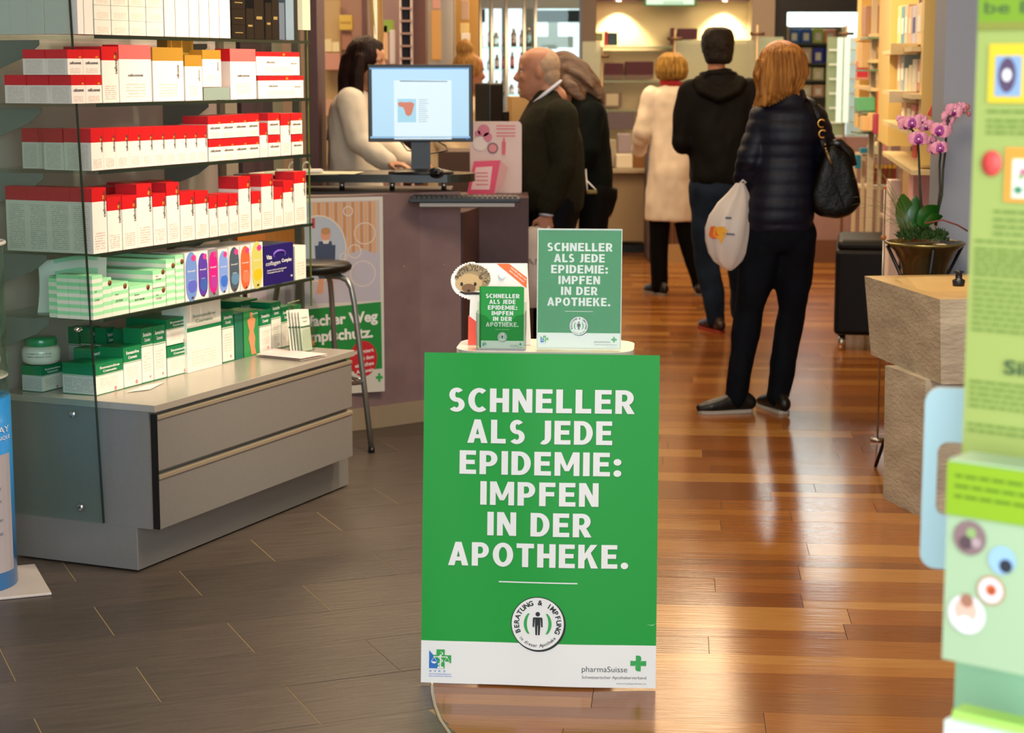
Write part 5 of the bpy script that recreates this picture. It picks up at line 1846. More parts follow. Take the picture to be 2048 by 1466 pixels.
cab_pts = [(0.06, 0.06, hz - mh / 2 + 0.01), (0.11, 0.07, hz - mh / 2 - 0.02), (0.12, 0.08, 0.10), (0.04, 0.09, 0.085), (-0.06, 0.09, 0.10), (-0.09, 0.08, 0.14)]
MB().tube(cab_pts, 0.003, n=6).build('cable', BLACK, mo)
ms = at(872, 338, 8.33)
mo2 = empty('computer_mouse', (ms.x, 8.35, zt_), 0.3, 'black computer mouse on the dark worktop beside the monitor base', 'mouse')
MB().ball((0, 0, 0.008), 1, 20, s=(0.032, 0.055, 0.024)).build('shell', mat('mouse_black', '#121212', 0.2), mo2)
MB().tube([(0, 0.05, 0.006), (0.02, 0.12, 0.004), (-0.05, 0.2, 0.004)], 0.002, n=6).build('cable', BLACK, mo2)
# papers and binder on the worktop
for i, (px, py, w, r, c, lb) in enumerate([(600, 342, .34, .1, '#efe9cf', 'sheet of cream paper lying at the shelf end of the dark worktop'), (660, 345, .26, -.12, '#f1e8c4', 'sheet of cream paper lying near the monitor on the dark worktop'),
                                           (560, 343, .3, .25, '#e8e0d0', 'sheet of paper mostly behind the red cartons on the dark worktop')]):
    p = at(px, py, 8.42)
    bx('paper_sheet', mat('sheet_%d' % i, c, 0.5), (p.x, 8.42 + .02 * i, zt_ + 0.002 + .002 * i), (w, 0.20, 0.0015), rz=r, label=lb, cat='paper')
p = at(598, 335, 8.4)
bn = empty('ring_binder', (p.x, 8.42, zt_ + 0.008), 0.2, 'open ring binder insert with two metal rings on the dark worktop', 'binder')
MB().box((0, 0, 0.006), (0.2, 0.12, 0.01)).build('page_stack', PW, bn)
for dx in (-0.03, 0.03):
    MB().tube([(dx + 0.018 * math.cos(a), 0, 0.01 + 0.034 * math.sin(a)) for a in [i * PI / 10 for i in range(11)]], 0.003, n=8).build('ring', mat('ring_cream', '#ded8c0', 0.3, 0.5), bn)

# wall poster on the counter front
pa, pb_ = G(610, 866), None
Y0 = at(770, 600, 8.2)
fa, fb = line[2], line[4]
T_ = (line[4] - line[2]).normalized()
nn = Vector((T_.y, -T_.x, 0))


def on_counter(px, py):
    r = _ray(px, py)
    o = Vector((0, 0, CAM_H)) - (line[3] + nn * 0.012)
    t = -o.dot(nn) / r.dot(nn)
    return Vector((0, 0, CAM_H)) + r * t


tr_, br_ = on_counter(765, 393), on_counter(774, 782)
hgt = tr_.z - br_.z
wdt = hgt / 1.415
org = Vector((tr_.x, tr_.y, 0)) - T_ * wdt
cp = empty('counter_poster', (org.x, org.y, br_.z), math.atan2(T_.y, T_.x), 'framed flu protection poster with a toddler photo on the curved counter front', 'poster')
MB().box((wdt / 2, 0, hgt / 2), (wdt, 0.006, hgt)).build('frame', mat('poster_frame', '#d7d2c9', 0.35), cp)
def cq(px, py): return (wdt - (770 - px) / 270 * wdt * 1.0, hgt - (py - 393) / 392 * hgt)
mb = MB()
def cpoly(pts, mi, d=0): mb.face([(max(0.01, cq(*p)[0]), -0.004 - d, cq(*p)[1]) for p in pts], mi)
cpoly([(506, 400), (763, 400), (763, 600), (506, 600)], 0)
for i in range(16):
    x0 = 630 + i * 8.5 if i < 16 else 0
    if x0 > 757: break
    cpoly([(x0, 402), (x0 + 6.5, 402), (x0 + 6.5, 500 + 5 * math.sin(i)), (x0, 500 + 5 * math.sin(i))], 1 if i % 2 else 2, .0003)
cpoly([(506, 500), (763, 500), (763, 600), (506, 600)], 3, .0002)
cpoly([(506, 402), (628, 402), (628, 500), (506, 500)], 4, .0002)
# bubble with child
def cring(cx, cy, r, rx=1.0, mi=5, w=2.0, d=.0006):
    n = 28
    for i in range(n):
        a, b = 2 * PI * i / n, 2 * PI * (i + 1) / n
        cpoly([(cx + r * rx * math.cos(a), cy + r * math.sin(a)), (cx + r * rx * math.cos(b), cy + r * math.sin(b)), (cx + (r - w) * rx * math.cos(b), cy + (r - w) * math.sin(b)), (cx + (r - w) * rx * math.cos(a), cy + (r - w) * math.sin(a))], mi, d)
cpoly([(640 + 56 * math.cos(a), 492 + 66 * math.sin(a)) for a in [i * 2 * PI / 30 for i in range(30)]], 6, .0004)
cring(640, 492, 66, .85, 5, 3)
for q in ((733, 465, 22), (712, 500, 14), (728, 545, 26), (700, 420, 10), (690, 510, 8)): cring(*q)
cpoly([(641, 478), (666, 478), (674, 522), (635, 522)], 7, .0009)       # dungaree top
cpoly([(636, 520), (672, 520), (668, 552), (640, 552)], 7, .0009)
cpoly([(655 + 10 * math.cos(a), 465 + 13 * math.sin(a)) for a in [i * 2 * PI / 16 for i in range(16)]], 8, .0011)
cpoly([(655 + 9.5 * math.cos(a), 458 + 7 * math.sin(a)) for a in [i * 2 * PI / 16 for i in range(16)]], 9, .0013)
cpoly([(648, 476), (662, 476), (660, 483), (650, 483)], 10, .0012)
for x in (633, 667):
    cpoly([(x, 486), (x + 7, 486), (x + 6, 514), (x + 1, 514)], 7, .001)
cpoly([(640, 552), (650, 552), (648, 580), (634, 582)], 8, .0011)
cpoly([(658, 552), (668, 552), (670, 575), (660, 577)], 8, .0011)
cpoly([(628, 432), (634, 432), (634, 452), (628, 452)], 11, .0008)
mb.build('photo_print', [mat('pp_bg', '#c9b7b2', 0.5), mat('pp_wood', '#c98f5e', 0.5), mat('pp_wood2', '#dba878', 0.5), mat('pp_snow', '#bfb8c4', 0.5), mat('pp_sky', '#aab4c9', 0.5), mat('pp_ring', '#e0d2c4', 0.5),
                          mat('pp_bubble', '#b3bccb', 0.5), mat('pp_denim', '#3c4a66', 0.5), mat('pp_skin', '#d79a7c', 0.5), mat('pp_hair', '#b98a5c', 0.5), mat('pp_collar', '#d9d4d2', 0.5), mat('pp_red', '#b8404a', 0.5)], cp, fix=False)
mb = MB()
cpoly([(506, 618), (764, 603), (765, 738), (506, 748)], 0)
mb.build('green_print', mat('cp_green', '#1c8a3a', 0.4), cp, fix=False)
mb = MB()
def clet(t, px, py, w, cap, mi=0, wt=.035, ax='r', rot=0.0, d=-.0055):
    x, z = cq(px, py)
    k_ = wdt / 270
    lettering(mb, t, 0, 0, w * k_, cap * k_, 0, weight=wt, ax=ax, mi=mi, fn=lambda a, b, c: (x + a * math.cos(rot) - b * math.sin(rot), d, z + a * math.sin(rot) + b * math.cos(rot)))
clet('einfacher Weg', 757, 641, 172, 21, rot=.03)
clet('Impfschutz.', 747, 673, 133, 21, rot=.03)
mb.build('lettering', PW, cp, fix=False)
mb = MB()
cpoly([(727 + 28 * math.cos(a), 716 + 36 * math.sin(a)) for a in [i * 2 * PI / 30 for i in range(30)]], 0, .001)
b_ = mb.build('red_seal', mat('cp_red', '#c8202c', 0.4), cp, fix=False)
mb = MB()
for t, y, w in (('Informiert', 702, 44), ('mit dem', 716, 30), ('einfachen', 729, 38), ('Ausweis', 742, 36)):
    clet(t, 748, y, w, 7.5, wt=.02, rot=.12, d=-.0065)
mb.build('lettering', PW, b_, fix=False)
mb = MB()
for sg in (1, -1):
    pts = [(sg * x, sg * y) for x, y in [(-1, .32), (-.32, .32), (-.32, 1), (.05, 1), (.3, .88), (.38, .62), (.34, .32), (.1, .02), (-.15, -.12), (-.4, -.3), (-1, -.3)]]
    cpoly([(759 + a * 7, 756 - b * 9) for a, b in pts], 0, .0005)
mb.build('pharmacy_cross', INKGR, cp, fix=False)
for px, py in ((808, 533), (888, 530)):
    p = on_counter(px, py)
    MB().ball((p.x, p.y + .002, p.z), 0.0035, 8).build('screw_head', CHROME, ct)

# bar stool
sx_ = G(743, 905)
ly = 7.95
stc = Vector((at(628, 540, 7.72).x, 7.72, 0))
zs_ = at(650, 532, 7.65).z
bs = empty('bar_stool', stc, 0, 'bar stool with round black seat and grey bent tube legs before the counter', 'stool')
MB().lathe([(0, -0.035), (0.13, -0.034), (0.152, -0.02), (0.155, -0.005), (0.145, 0.006), (0.11, 0.012), (0, 0.013)], c=(0, 0, zs_), n=40).build('seat', mat('seat_black', '#14110d', 0.35, spec=.35), bs)
LEGM = mat('stool_tube', '#8b8c88', 0.3, 0.7)
target = sx_ - stc
for i in range(4):
    a = math.atan2(target.y, target.x) + i * PI / 2
    d = Vector((math.cos(a), math.sin(a), 0))
    R_ = target.length
    pts = [d * 0.05 + Vector((0, 0, zs_ - 0.045)), d * 0.115 + Vector((0, 0, zs_ - 0.048)), d * 0.145 + Vector((0, 0, zs_ - 0.06)), d * 0.163 + Vector((0, 0, zs_ - 0.09)), d * 0.175 + Vector((0, 0, zs_ - 0.15)),
           d * (0.175 + (R_ - .175) * .5) + Vector((0, 0, zs_ * 0.42)), d * R_ + Vector((0, 0, 0.012))]
    lg = MB().tube(pts, 0.0115, n=12).build('leg', LEGM, bs)
    MB().lathe([(0, 0.0), (0.014, 0.0), (0.0135, 0.022), (0, 0.022)], c=(d * R_), n=14).build('rubber_foot', BLACK, lg)
zr = at(735, 757, 7.75).z
rr_ = 0.175 + (target.length - .175) * (1 - zr / (zs_ - .15)) + 0.004
for i in range(4):
    a = math.atan2(target.y, target.x) + i * PI / 2
    d, e = Vector((math.cos(a), math.sin(a), 0)) * rr_, Vector((math.cos(a + PI / 2), math.sin(a + PI / 2), 0)) * rr_
    MB().tube([d + Vector((0, 0, zr)), e + Vector((0, 0, zr))], 0.009, n=10).build('foot_rail', CHROME, bs)
# beech chair edge behind the shelves
p = at(545, 470, 8.05)
wc = empty('wooden_chair', (p.x, 7.95, 0), 0.2, 'chair with a curved orange beech backrest seen through the lower glass shelves', 'chair')
mb = MB()
for i in range(12):
    a0, a1 = -0.6 + i * 0.1, -0.6 + (i + 1) * 0.1
    def cpnt(a, z, r): return (r * math.sin(a), r * math.cos(a) - 0.24, z)
    z0, z1 = at(545, 497, 8.05).z + 0.012 * abs(math.sin(4 * a0)), at(545, 452, 8.05).z
    mb.face([cpnt(a0, z0, .24), cpnt(a1, z0, .24), cpnt(a1, z1, .24), cpnt(a0, z1, .24)])
    mb.face([cpnt(a0, z0, .255), cpnt(a1, z0, .255), cpnt(a1, z1, .255), cpnt(a0, z1, .255)])
    mb.face([cpnt(a0, z1, .24), cpnt(a1, z1, .24), cpnt(a1, z1, .255), cpnt(a0, z1, .255)])
    mb.face([cpnt(a0, z0, .24), cpnt(a1, z0, .24), cpnt(a1, z0, .255), cpnt(a0, z0, .255)])
bmesh.ops.remove_doubles(mb.bm, verts=mb.bm.verts, dist=1e-5)
mb.build('backrest', mat('beech_orange', '#b96f2a', 0.4), wc)
for sx in (-1, 1):
    MB().tube([(sx * .12, 0.0, at(545, 470, 8.05).z), (sx * .13, -0.02, 0.45), (sx * .16, 0.0, 0.01)], 0.011, n=10).build('leg', LEGM, wc)
    MB().tube([(sx * .12, -0.3, 0.44), (sx * .15, -0.34, 0.01)], 0.011, n=10).build('leg', LEGM, wc)
MB().box((0, -.17, .45), (.3, .34, .02), bevel=.006).build('seat', mat('beech_orange', '#b96f2a', 0.4), wc)

# pink display behind the monitor
PKB = mat('pink_board', '#dcc3bd', 0.5)
p0, p1 = at(948, 243, 9.15), at(1035, 390, 9.15)
pd = empty('pink_display_board', ((p0.x + p1.x) / 2, 9.15, p1.z), 0, 'pale pink rounded cosmetics display board on the counter behind the monitor', 'display board')
hw, hh_ = (p1.x - p0.x) / 2 + .02, p0.z - p1.z
MB().prism(rr(-hw, hw, 0, hh_, 0.02), 0, 0.01).build('board', PKB, pd)
mb = MB()
s_ = 9.15 / F_PX
def pq(px, py): return ((px - 991) * s_, (390 - py) * s_)
def ppoly(pts, mi): mb.face([(pq(*p)[0], -0.002 - mi * .0004, pq(*p)[1]) for p in pts], mi)
for cx, cy, r, mi in ((985, 297, 11, 2), (985, 297, 8, 3), (960, 288, 14, 1), (967, 262, 12, 4), (975, 275, 9, 4), (955, 268, 6, 4)):
    ppoly([(cx + r * math.cos(a), cy + r * math.sin(a)) for a in [i * 2 * PI / 20 for i in range(20)]], mi)
ppoly([(1003, 284), (1011, 284), (1010, 310), (1003, 310)], 5)
ppoly([(1006, 276), (1009, 276), (1009, 284), (1005, 284)], 5)
for y in (252, 258, 266, 272): ppoly([(992, y), (1030, y), (1030, y + 2), (992, y + 2)], 5)
mb.build('printed_pictures', [PKB, mat('pk_white', '#e4d8d2', 0.5), mat('pk_ring', '#7a5a60', 0.5), mat('pk_cream', '#d98a90', 0.5), mat('pk_flower', '#d07a92', 0.5), mat('pk_red', '#d4606a', 0.5)], pd, fix=False)
p0 = at(945, 325, 8.95)
rb = empty('pink_price_board', (at(968, 390, 8.9).x, 8.9, at(968, 390, 8.9).z), 0, 'slanted bright pink framed offer sign standing on the counter by the older man', 'sign')
mb = MB()
s_ = 8.9 / F_PX
def rq(px, py): return ((px - 968) * s_, (390 - py) * s_)
for pts, mi, y0 in (([(934, 388), (988, 388), (1001, 321), (948, 323)], 0, 0), ([(942, 379), (979, 379), (985, 333), (952, 335)], 1, -.002)):
    mb.prism([rq(*q) for q in pts], y0 - .004, y0, mi)
mb.prism([rq(*q) for q in [(988, 388), (1006, 375), (1016, 335), (1001, 321)]], .0, .012, 2)
mb.build('board', [mat('pink_hot', '#e23a60', 0.4), mat('pink_pale', '#eec3bd', 0.4), mat('pink_side', '#d9a09a', 0.5)], rb)
mb = MB()
for y in (345, 352, 360, 368): mb.face([(rq(952, y)[0], -.0075, rq(0, y)[1]), (rq(976, y)[0], -.0075, rq(0, y)[1]), (rq(976, y + 2)[0], -.0075, rq(0, y + 2)[1]), (rq(952, y + 2)[0], -.0075, rq(0, y + 2)[1])])
mb.build('small_print', mat('pk_red', '#d4606a', 0.5), rb, fix=False, kind='stuff')
# counter continuing behind: lower shelf where those stand
bx('side_section', BROWN, ((at(985, 390, 9.1).x), 9.0, at(968, 392, 8.9).z / 2), (0.34, 0.42, at(968, 392, 8.9).z - .004), parent=ct)
# till monitor seen from behind
p = at(978, 222, 10.3)
tm = empty('till_screen', (p.x, 10.3, at(978, 275, 10.3).z), 0.5, 'black till screen seen from behind on the far counter', 'till screen')
MB().box((0, 0, 0.15), (0.09, 0.17, 0.28), bevel=.01).build('housing', BLACK, tm)
MB().box((0.07, 0, 0.1), (0.06, 0.10, 0.08), bevel=.006).build('arm', BLACK, tm)
MB().box((0.05, 0, -0.02), (0.14, 0.16, 0.06)).build('base', BLACK, tm)
tb0 = at(978, 283, 10.3)
bx('counter_block', mat('far_counter', '#4d3830', 0.6), (tb0.x + .06, 10.42, tb0.z / 2 - 0.02), (0.66, 0.5, tb0.z - .06), label='brown far counter carrying the till screen and a beige box', cat='counter')
p = at(1037, 222, 10.5)
bb = empty('beige_box', (p.x, 10.45, tb0.z - 0.05), 0.2, 'beige cardboard box on the far counter beside the older man', 'box')
MB().box((0, 0, (p.z - tb0.z + .09) / 2 + .02), (0.10, 0.1, p.z - tb0.z + 0.13), bevel=.003).build('carton_body', mat('beige_card', '#b58e58', 0.5), bb)
MB().box((0, -0.051, 0.06), (0.07, 0.002, 0.05)).build('label_print', mat('label_bluegrey', '#8e98b4', 0.5), bb)
# little things on the lower counter under the worktop
p = at(690, 368, 8.6)
MB().ball((0, 0, 0.012), 0.02, 12, s=(1.3, 1, .6)).build('orange_sweet_tin', mat('tin_orange', '#d9713a', 0.4), None, loc=(at(817, 372, 8.6).x, 8.6, zc + .02), label='small round orange tin under the raised worktop', cat='tin')
bx('white_cup', mat('cup_metal', '#8d9499', 0.3, 0.6), (at(838, 372, 8.62).x, 8.62, zc + .06), (0.05, 0.05, 0.08), label='small grey metal pot under the raised worktop', cat='pot', bevel=.012)
# ================================================================== RIGHT SIDE: STONE BASIN, ORCHID, ARMCHAIR
TRAV = mat('travertine', '#978b79', 0.65, color2='#b3a792', nscale=5, bump=0.4, bscale=30, stretch=(1, 1, 2.4))
TRAVT = mat('travertine_polished_lit', '#c9a56c', 0.3, color2='#d8b880', nscale=4, bump=0.05, stretch=(1, 1, 4))  # smoother top; its warm lit tone is painted into the stone colour
ztop = 0.80
A = at(1880, 597, 6.42)
ztop = A.z
# plan corners at the top: near corner A, far-left corner Bk
A = G(1880, 599, ztop)
Bk = G(1729, 552, ztop)
dv = (Bk - A)
dv.z = 0
L1 = dv.length
dv.normalize()
ev = Vector((-dv.y, dv.x, 0))
if ev.x < 0: ev = -ev
bas = empty('stone_basin', (A.x, A.y, 0), 0, 'tall travertine wash basin on a stone pedestal at the aisle edge', 'basin')


def bp(a, b, z): return dv * a + ev * b + Vector((0, 0, z))


Wb = 0.62
zb0 = at(1880, 768, A.y + 0.02).z
# top block with a bowl recess: build as grid
mb = MB()
O0 = [bp(0, 0, ztop), bp(L1, 0, ztop), bp(L1, Wb, ztop), bp(0, Wb, ztop)]
ins = 0.045
nq = 32
cxa, cxb = L1 / 2, Wb / 2
ring0 = []
for i in range(nq):
    t = 2 * PI * i / nq
    c, s = math.cos(t), math.sin(t)
    k = 1 / max(abs(c), abs(s))
    ring0.append(bp(cxa + c * k * L1 / 2, cxb + s * k * Wb / 2, ztop))
rings = [ring0]
for f, dz in ((0.86, 0.0), (0.80, -0.012), (0.7, -0.05), (0.45, -0.085), (0.1, -0.095)):
    rg = []
    for i in range(nq):
        t = 2 * PI * i / nq
        c, s = math.cos(t), math.sin(t)
        k = 1 / (abs(c) ** 4 + abs(s) ** 4) ** .25
        rg.append(bp(cxa + c * k * L1 / 2 * f, cxb + s * k * Wb / 2 * f, ztop + dz))
    rings.append(rg)
for a, b in zip(rings, rings[1:]):
    for i in range(nq):
        mb.face([a[i], a[(i + 1) % nq], b[(i + 1) % nq], b[i]], 1)
mb.face(rings[-1], 1)
tp_ = 0.045
lo = [bp(tp_ * .2, tp_ * .4, zb0), bp(L1 - tp_, tp_ * .4, zb0), bp(L1 - tp_, Wb - tp_, zb0), bp(tp_ * .2, Wb - tp_, zb0)]
for i in range(4):
    mb.face([O0[i], O0[(i + 1) % 4], lo[(i + 1) % 4], lo[i]], 0)
mb.face(lo, 0)
bmesh.ops.remove_doubles(mb.bm, verts=mb.bm.verts, dist=1e-4)
mb.build('basin_block', [TRAV, TRAVT], bas)
pc, pl = G(1842, 1035), G(1766, 996)
pc2, pl2 = pc - Vector((A.x, A.y, 0)), pl - Vector((A.x, A.y, 0))
dd_ = (pl2 - pc2)
Lp = dd_.length
mb = MB()
q0 = [pc2, pl2, pl2 + ev * .36, pc2 + ev * .36]
q1 = [p + Vector((0, 0, zb0)) for p in q0]
q1[1] = q1[1] + dv * 0.02
for i in range(4): mb.face([q0[i], q0[(i + 1) % 4], q1[(i + 1) % 4], q1[i]])
mb.face(q1); mb.face(q0)
bmesh.ops.remove_doubles(mb.bm, verts=mb.bm.verts, dist=1e-4)
mb.build('pedestal', TRAV, bas)
dr_ = bp(L1 * .45, .20, ztop - 0.035)
MB().lathe([(0, 0), (0.02, 0), (0.022, 0.02), (0.012, 0.026), (0.012, 0.045), (0.02, 0.05), (0, 0.055)], n=16).build('drain_knob', mat('drain_dark', '#2c2f33', 0.3, 0.6), bas, loc=at(1917, 572, A.y + .12) - Vector((A.x, A.y, 0)))
for i, (px, py, s_) in enumerate(((1782, 648, 1.0), (1790, 662, 1.3), (1815, 690, .6))):
    pass

# orchid bowl in a black wire stand
oc = Vector((at(1851, 480, 7.35).x, 7.35, 0))
zr_ = at(1851, 486, 7.35).z
RB = (at(1928, 486, 7.35).x - at(1774, 486, 7.35).x) / 2
BRONZE = mat('bowl_bronze', '#4a3f26', 0.15, 0.6, coat=0.5)
pot = empty('orchid_bowl', oc, 0, 'bronze glass bowl of orchids in a black crossed stand behind the stone basin', 'plant bowl')
MB().lathe([(0, -.20), (RB * .42, -.20), (RB * .48, -.17), (RB * .62, -.08), (RB * .80, -.03), (RB * .97, -.008), (RB, 0), (RB * .97, .004), (RB * .8, -.02), (RB * .5, -.06)], c=(0, 0, zr_), n=40, caps=False).build('bowl', BRONZE, pot)
MB().tube([(RB * math.cos(a), RB * math.sin(a), zr_ + .001) for a in [i * 2 * PI / 40 for i in range(40)]], 0.005, n=8, closed=True).build('rim', mat('rim_olive', '#8a8250', 0.15, 0.8), pot)
MB().lathe([(0, -.02), (RB * .75, -.025)], c=(0, 0, zr_), n=30, caps=False).build('soil', mat('moss_soil', '#2b2a14', 0.9), pot)
for i in range(3):
    a = math.radians(20 + 120 * i) if i else math.radians(0)
    a = [0.05, PI - .05, PI * 1.5][i]
    d = Vector((math.cos(a), math.sin(a), 0))
    MB().tube([d * (RB * .98) + Vector((0, 0, zr_ - .01)), d * 0.02 + Vector((0, 0, zr_ - .27)), -d * .17 + Vector((0, 0, 0.003))], 0.007, n=8).build('leg', BLACK, pot)
MOSS = mat('moss_green', '#24430f', 0.8, noise_amt=0.5, nscale=60)
random.seed(11)
mb = MB()
for i in range(420):
    a, r = random.uniform(0, 2 * PI), RB * .62 * math.sqrt(random.random())
    c = Vector((r * math.cos(a) - .01, r * math.sin(a), zr_ - .01 + .035 * (1 - (r / RB) ** 2) + random.uniform(0, .022)))
    b = Vector((random.uniform(-1, 1), random.uniform(-1, 1), random.uniform(0.2, 1.6))).normalized() * random.uniform(.012, .03)
    s = b.cross(Vector((random.random(), random.random(), .1))).normalized() * .004
    mb.face([c - s, c + s, c + b])
    mb.face([c - s + b * .3, c + s * 2 + b * .3, c + b * 1.1 + s * 3])
mb.build('moss', MOSS, pot, kind='stuff', fix=False)
LEAF = mat('orchid_leaf', '#1d5214', 0.35, noise_amt=0.2, coat=0.2)


def leaf(base, tip, wid, bend, name='leaf', m=LEAF, parent=pot):
    base, tip = Vector(base), Vector(tip)
    d = tip - base
    side = d.cross(Vector((0, 1, 0.3))).normalized()
    up = side.cross(d).normalized()
    n = 8
    mb = MB()
    prev = None
    for i in range(n + 1):
        t = i / n
        c = base + d * t + up * bend * math.sin(PI * t)
        w = wid * (math.sin(PI * (0.12 + 0.86 * t)) ** .7)
        cur = [c - side * w + up * w * .25, c, c + side * w + up * w * .25]
        if prev:
            for k in (0, 1):
                mb.face([prev[k], prev[k + 1], cur[k + 1], cur[k]], smooth=True)
        prev = cur
    bmesh.ops.remove_doubles(mb.bm, verts=mb.bm.verts, dist=1e-5)
    return mb.build(name, m, parent, fix=False)


def ol(px, py, dy=0.0):
    p = at(px, py, 7.35 + dy)
    return Vector((p.x - oc.x, dy, p.z))


leaf(ol(1822, 470), ol(1805, 388), .040, .02)
leaf(ol(1822, 465, .02), ol(1832, 392, .03), .030, -.01)
leaf(ol(1840, 452, -.02), ol(1878, 412, -.05), .034, .025)
leaf(ol(1850, 455), ol(1838, 405, .06), .03, .01)
leaf(ol(1850, 450, -.03), ol(1885, 432, -.07), .02, .015)
STEM = mat('orchid_stem', '#2d2a16', 0.5)
stems = [[(1842, 455), (1840, 380), (1838, 320), (1836, 285), (1826, 262), (1812, 248)], [(1870, 450), (1884, 390), (1886, 340), (1891, 300), (1892, 270), (1897, 235), (1912, 222), (1930, 225)],
         [(1872, 452), (1880, 380), (1879, 330), (1882, 300), (1884, 285)], [(1846, 455), (1842, 400), (1838, 350)]]
for s in stems:
    MB().tube([ol(x, y, .02 * math.sin(i)) for i, (x, y) in enumerate(s)], 0.0045, n=8).build('stem', STEM, pot)
PET = mat('petal_pink', '#e3a0b8', 0.5, color2='#d98aa8', nscale=30)
PET2 = mat('petal_violet', '#a84a9c', 0.5)
PETC = mat('petal_centre', '#7a1f6e', 0.5)


def bloom(px, py, s, rot, vio, dy):
    c = ol(px, py, dy)
    f = MB()
    R0 = Matrix.Rotation(rot, 3, 'Y') @ Matrix.Rotation(random.uniform(-.35, .35), 3, 'Z')
    def petal(ang, L, w, mi, z0):
        n = 6
        prev = None
        for i in range(n + 1):
            t = i / n
            r = L * t
            ww = w * math.sin(PI * (0.08 + .84 * t)) ** .8
            y = -z0 - 0.012 * math.sin(PI * t) * s
            ca, sa = math.cos(ang), math.sin(ang)
            cur = [Vector((ca * r - sa * k * ww, y - (0 if k == 0 else -.004), sa * r + ca * k * ww)) for k in (-1, 0, 1)]
            if prev:
                for k in (0, 1): f.face([c + R0 @ prev[k], c + R0 @ prev[k + 1], c + R0 @ cur[k + 1], c + R0 @ cur[k]], mi, smooth=True)
            prev = cur
    for a, L, w in ((90, .030, .012), (215, .030, .012), (325, .030, .012)): petal(math.radians(a), L * s, w * s, 0, 0)
    for a in (12, 168): petal(math.radians(a), .036 * s, .022 * s, 0, .003)
    if vio:
        for a in (12, 90, 168, 215, 325): petal(math.radians(a), .022 * s, .009 * s, 1, .006)
    petal(math.radians(270), .020 * s, .009 * s, 2, .008)
    o = f.build('flower', [PET, PET2, PETC], pot, fix=False)
    MB().ball(c + R0 @ Vector((0, -.012, 0)), .0045 * s, 8).build('flower_centre', mat('petal_white', '#f0dfe6', 0.5), o)


for q in ((1812, 250, .9, .2, 0, 0), (1824, 246, 1.0, .1, 1, -.02), (1852, 252, .9, -.2, 0, .02), (1836, 278, 1.1, 0, 1, -.03), (1880, 262, 1.1, .3, 1, -.03), (1888, 258, 1.0, 0, 1, -.01), (1878, 296, 1.0, -.1, 1, -.03),
          (1866, 300, .8, .4, 0, .01), (1908, 222, 1.0, .3, 0, -.01), (1922, 216, .8, -.3, 0, .02), (1896, 236, .9, .5, 0, 0), (1842, 240, .8, .3, 0, .02), (1862, 282, .7, 0, 0, .03), (1802, 240, .6, .6, 0, .02)):
    bloom(*q)
for x, y in ((1931, 222), (1936, 214), (1938, 228)):
    MB().ball(ol(x, y), .008, 8, s=(1, .8, 1.4)).build('bud', mat('bud_red', '#b0646a', 0.5), pot)
GR = mat('grass_blade', '#6f7434', 0.5)
mb = MB()
for i in range(22):
    a = random.uniform(-.2, 1.0)
    x0, y0 = random.uniform(1800, 1830), 462
    ex, ey = random.uniform(1700, 1800), random.uniform(330, 470)
    hx_, hy_ = (x0 + ex) / 2, min(y0, ey) - random.uniform(10, 40)
    dy = random.uniform(-.12, .12)
    pts = [ol((1 - t) ** 2 * x0 + 2 * t * (1 - t) * hx_ + t * t * ex, (1 - t) ** 2 * y0 + 2 * t * (1 - t) * hy_ + t * t * ey, dy * t) for t in [j / 7 for j in range(8)]]
    mb.tube(pts, [.0014 * (1 - .8 * j / 7) for j in range(8)], n=4)
mb.build('grass', GR, pot, kind='stuff')
MB().tube([ol(1850, 447, -.1), ol(1885, 440, -.1), ol(1915, 450, -.09), ol(1935, 462, -.06)], .003, n=6).build('red_twig', mat('twig_red', '#7a2d2a', 0.6), pot)
# steel post with a wooden ball beside the basin
pp = at(1765, 545, 7.9)
po_ = empty('glass_screen_post', (pp.x, 7.9, 0), 0, 'thin steel post with a small wooden ball beside the orchid bowl', 'post')
MB().lathe([(0.004, 0.0), (0.004, at(1768, 372, 7.9).z)], n=10).build('rod', STEEL, po_)
MB().ball((0, 0, at(1768, 475, 7.9).z), 0.012, 12).build('wooden_ball', mat('ball_wood', '#b0703a', 0.5), po_)
MB().ball((0, 0, at(1768, 375, 7.9).z), 0.006, 10).build('red_tip', mat('tip_red', '#d83a20', 0.5), po_)
MB().lathe([(0, 0), (0.03, 0), (0.03, 0.01), (0, 0.01)], n=16).build('foot', STEEL, po_)

# leather armchair
LEA = mat('black_leather', '#060403', 0.5, bump=0.1, bscale=90, spec=.25)
c0_ = G(1666, 702)
ach = empty('leather_armchair', (c0_.x, c0_.y, 0), -0.17, 'dark brown leather armchair with steel feet seen from behind near the basin', 'armchair')
zt2 = at(1720, 480, c0_.y).z
kx = c0_.y / F_PX
MB().box((.17, .30, (zt2 + .10) / 2 - .03), (.34, .62, zt2 - .14), bevel=.025).build('side_block', LEA, ach)
MB().box((.19, .30, zt2 - .035), (.36, .60, .07), bevel=.028).build('arm_pad', LEA, ach)
MB().box((.20, .66, .34), (.36, .12, .44), bevel=.04).build('backrest', LEA, ach)
for x, y in ((.045, .05), (.045, .55), (.30, .05), (.30, .55)):
    MB().lathe([(0, 0), (.022, 0), (.022, .09), (0, .09)], n=16).build('leg', CHROME, ach, loc=(x, y, 0))

# ================================================================== GLASS SCREENS, BACK WALL GOODS
FR = frosted('frosted_glass', '#a8ad93', 0.62)
FR2 = frosted('frosted_glass_aqua', '#a9bba4', 0.6)
TAN = mat('post_bronze', '#a58560', 0.3, 0.6)


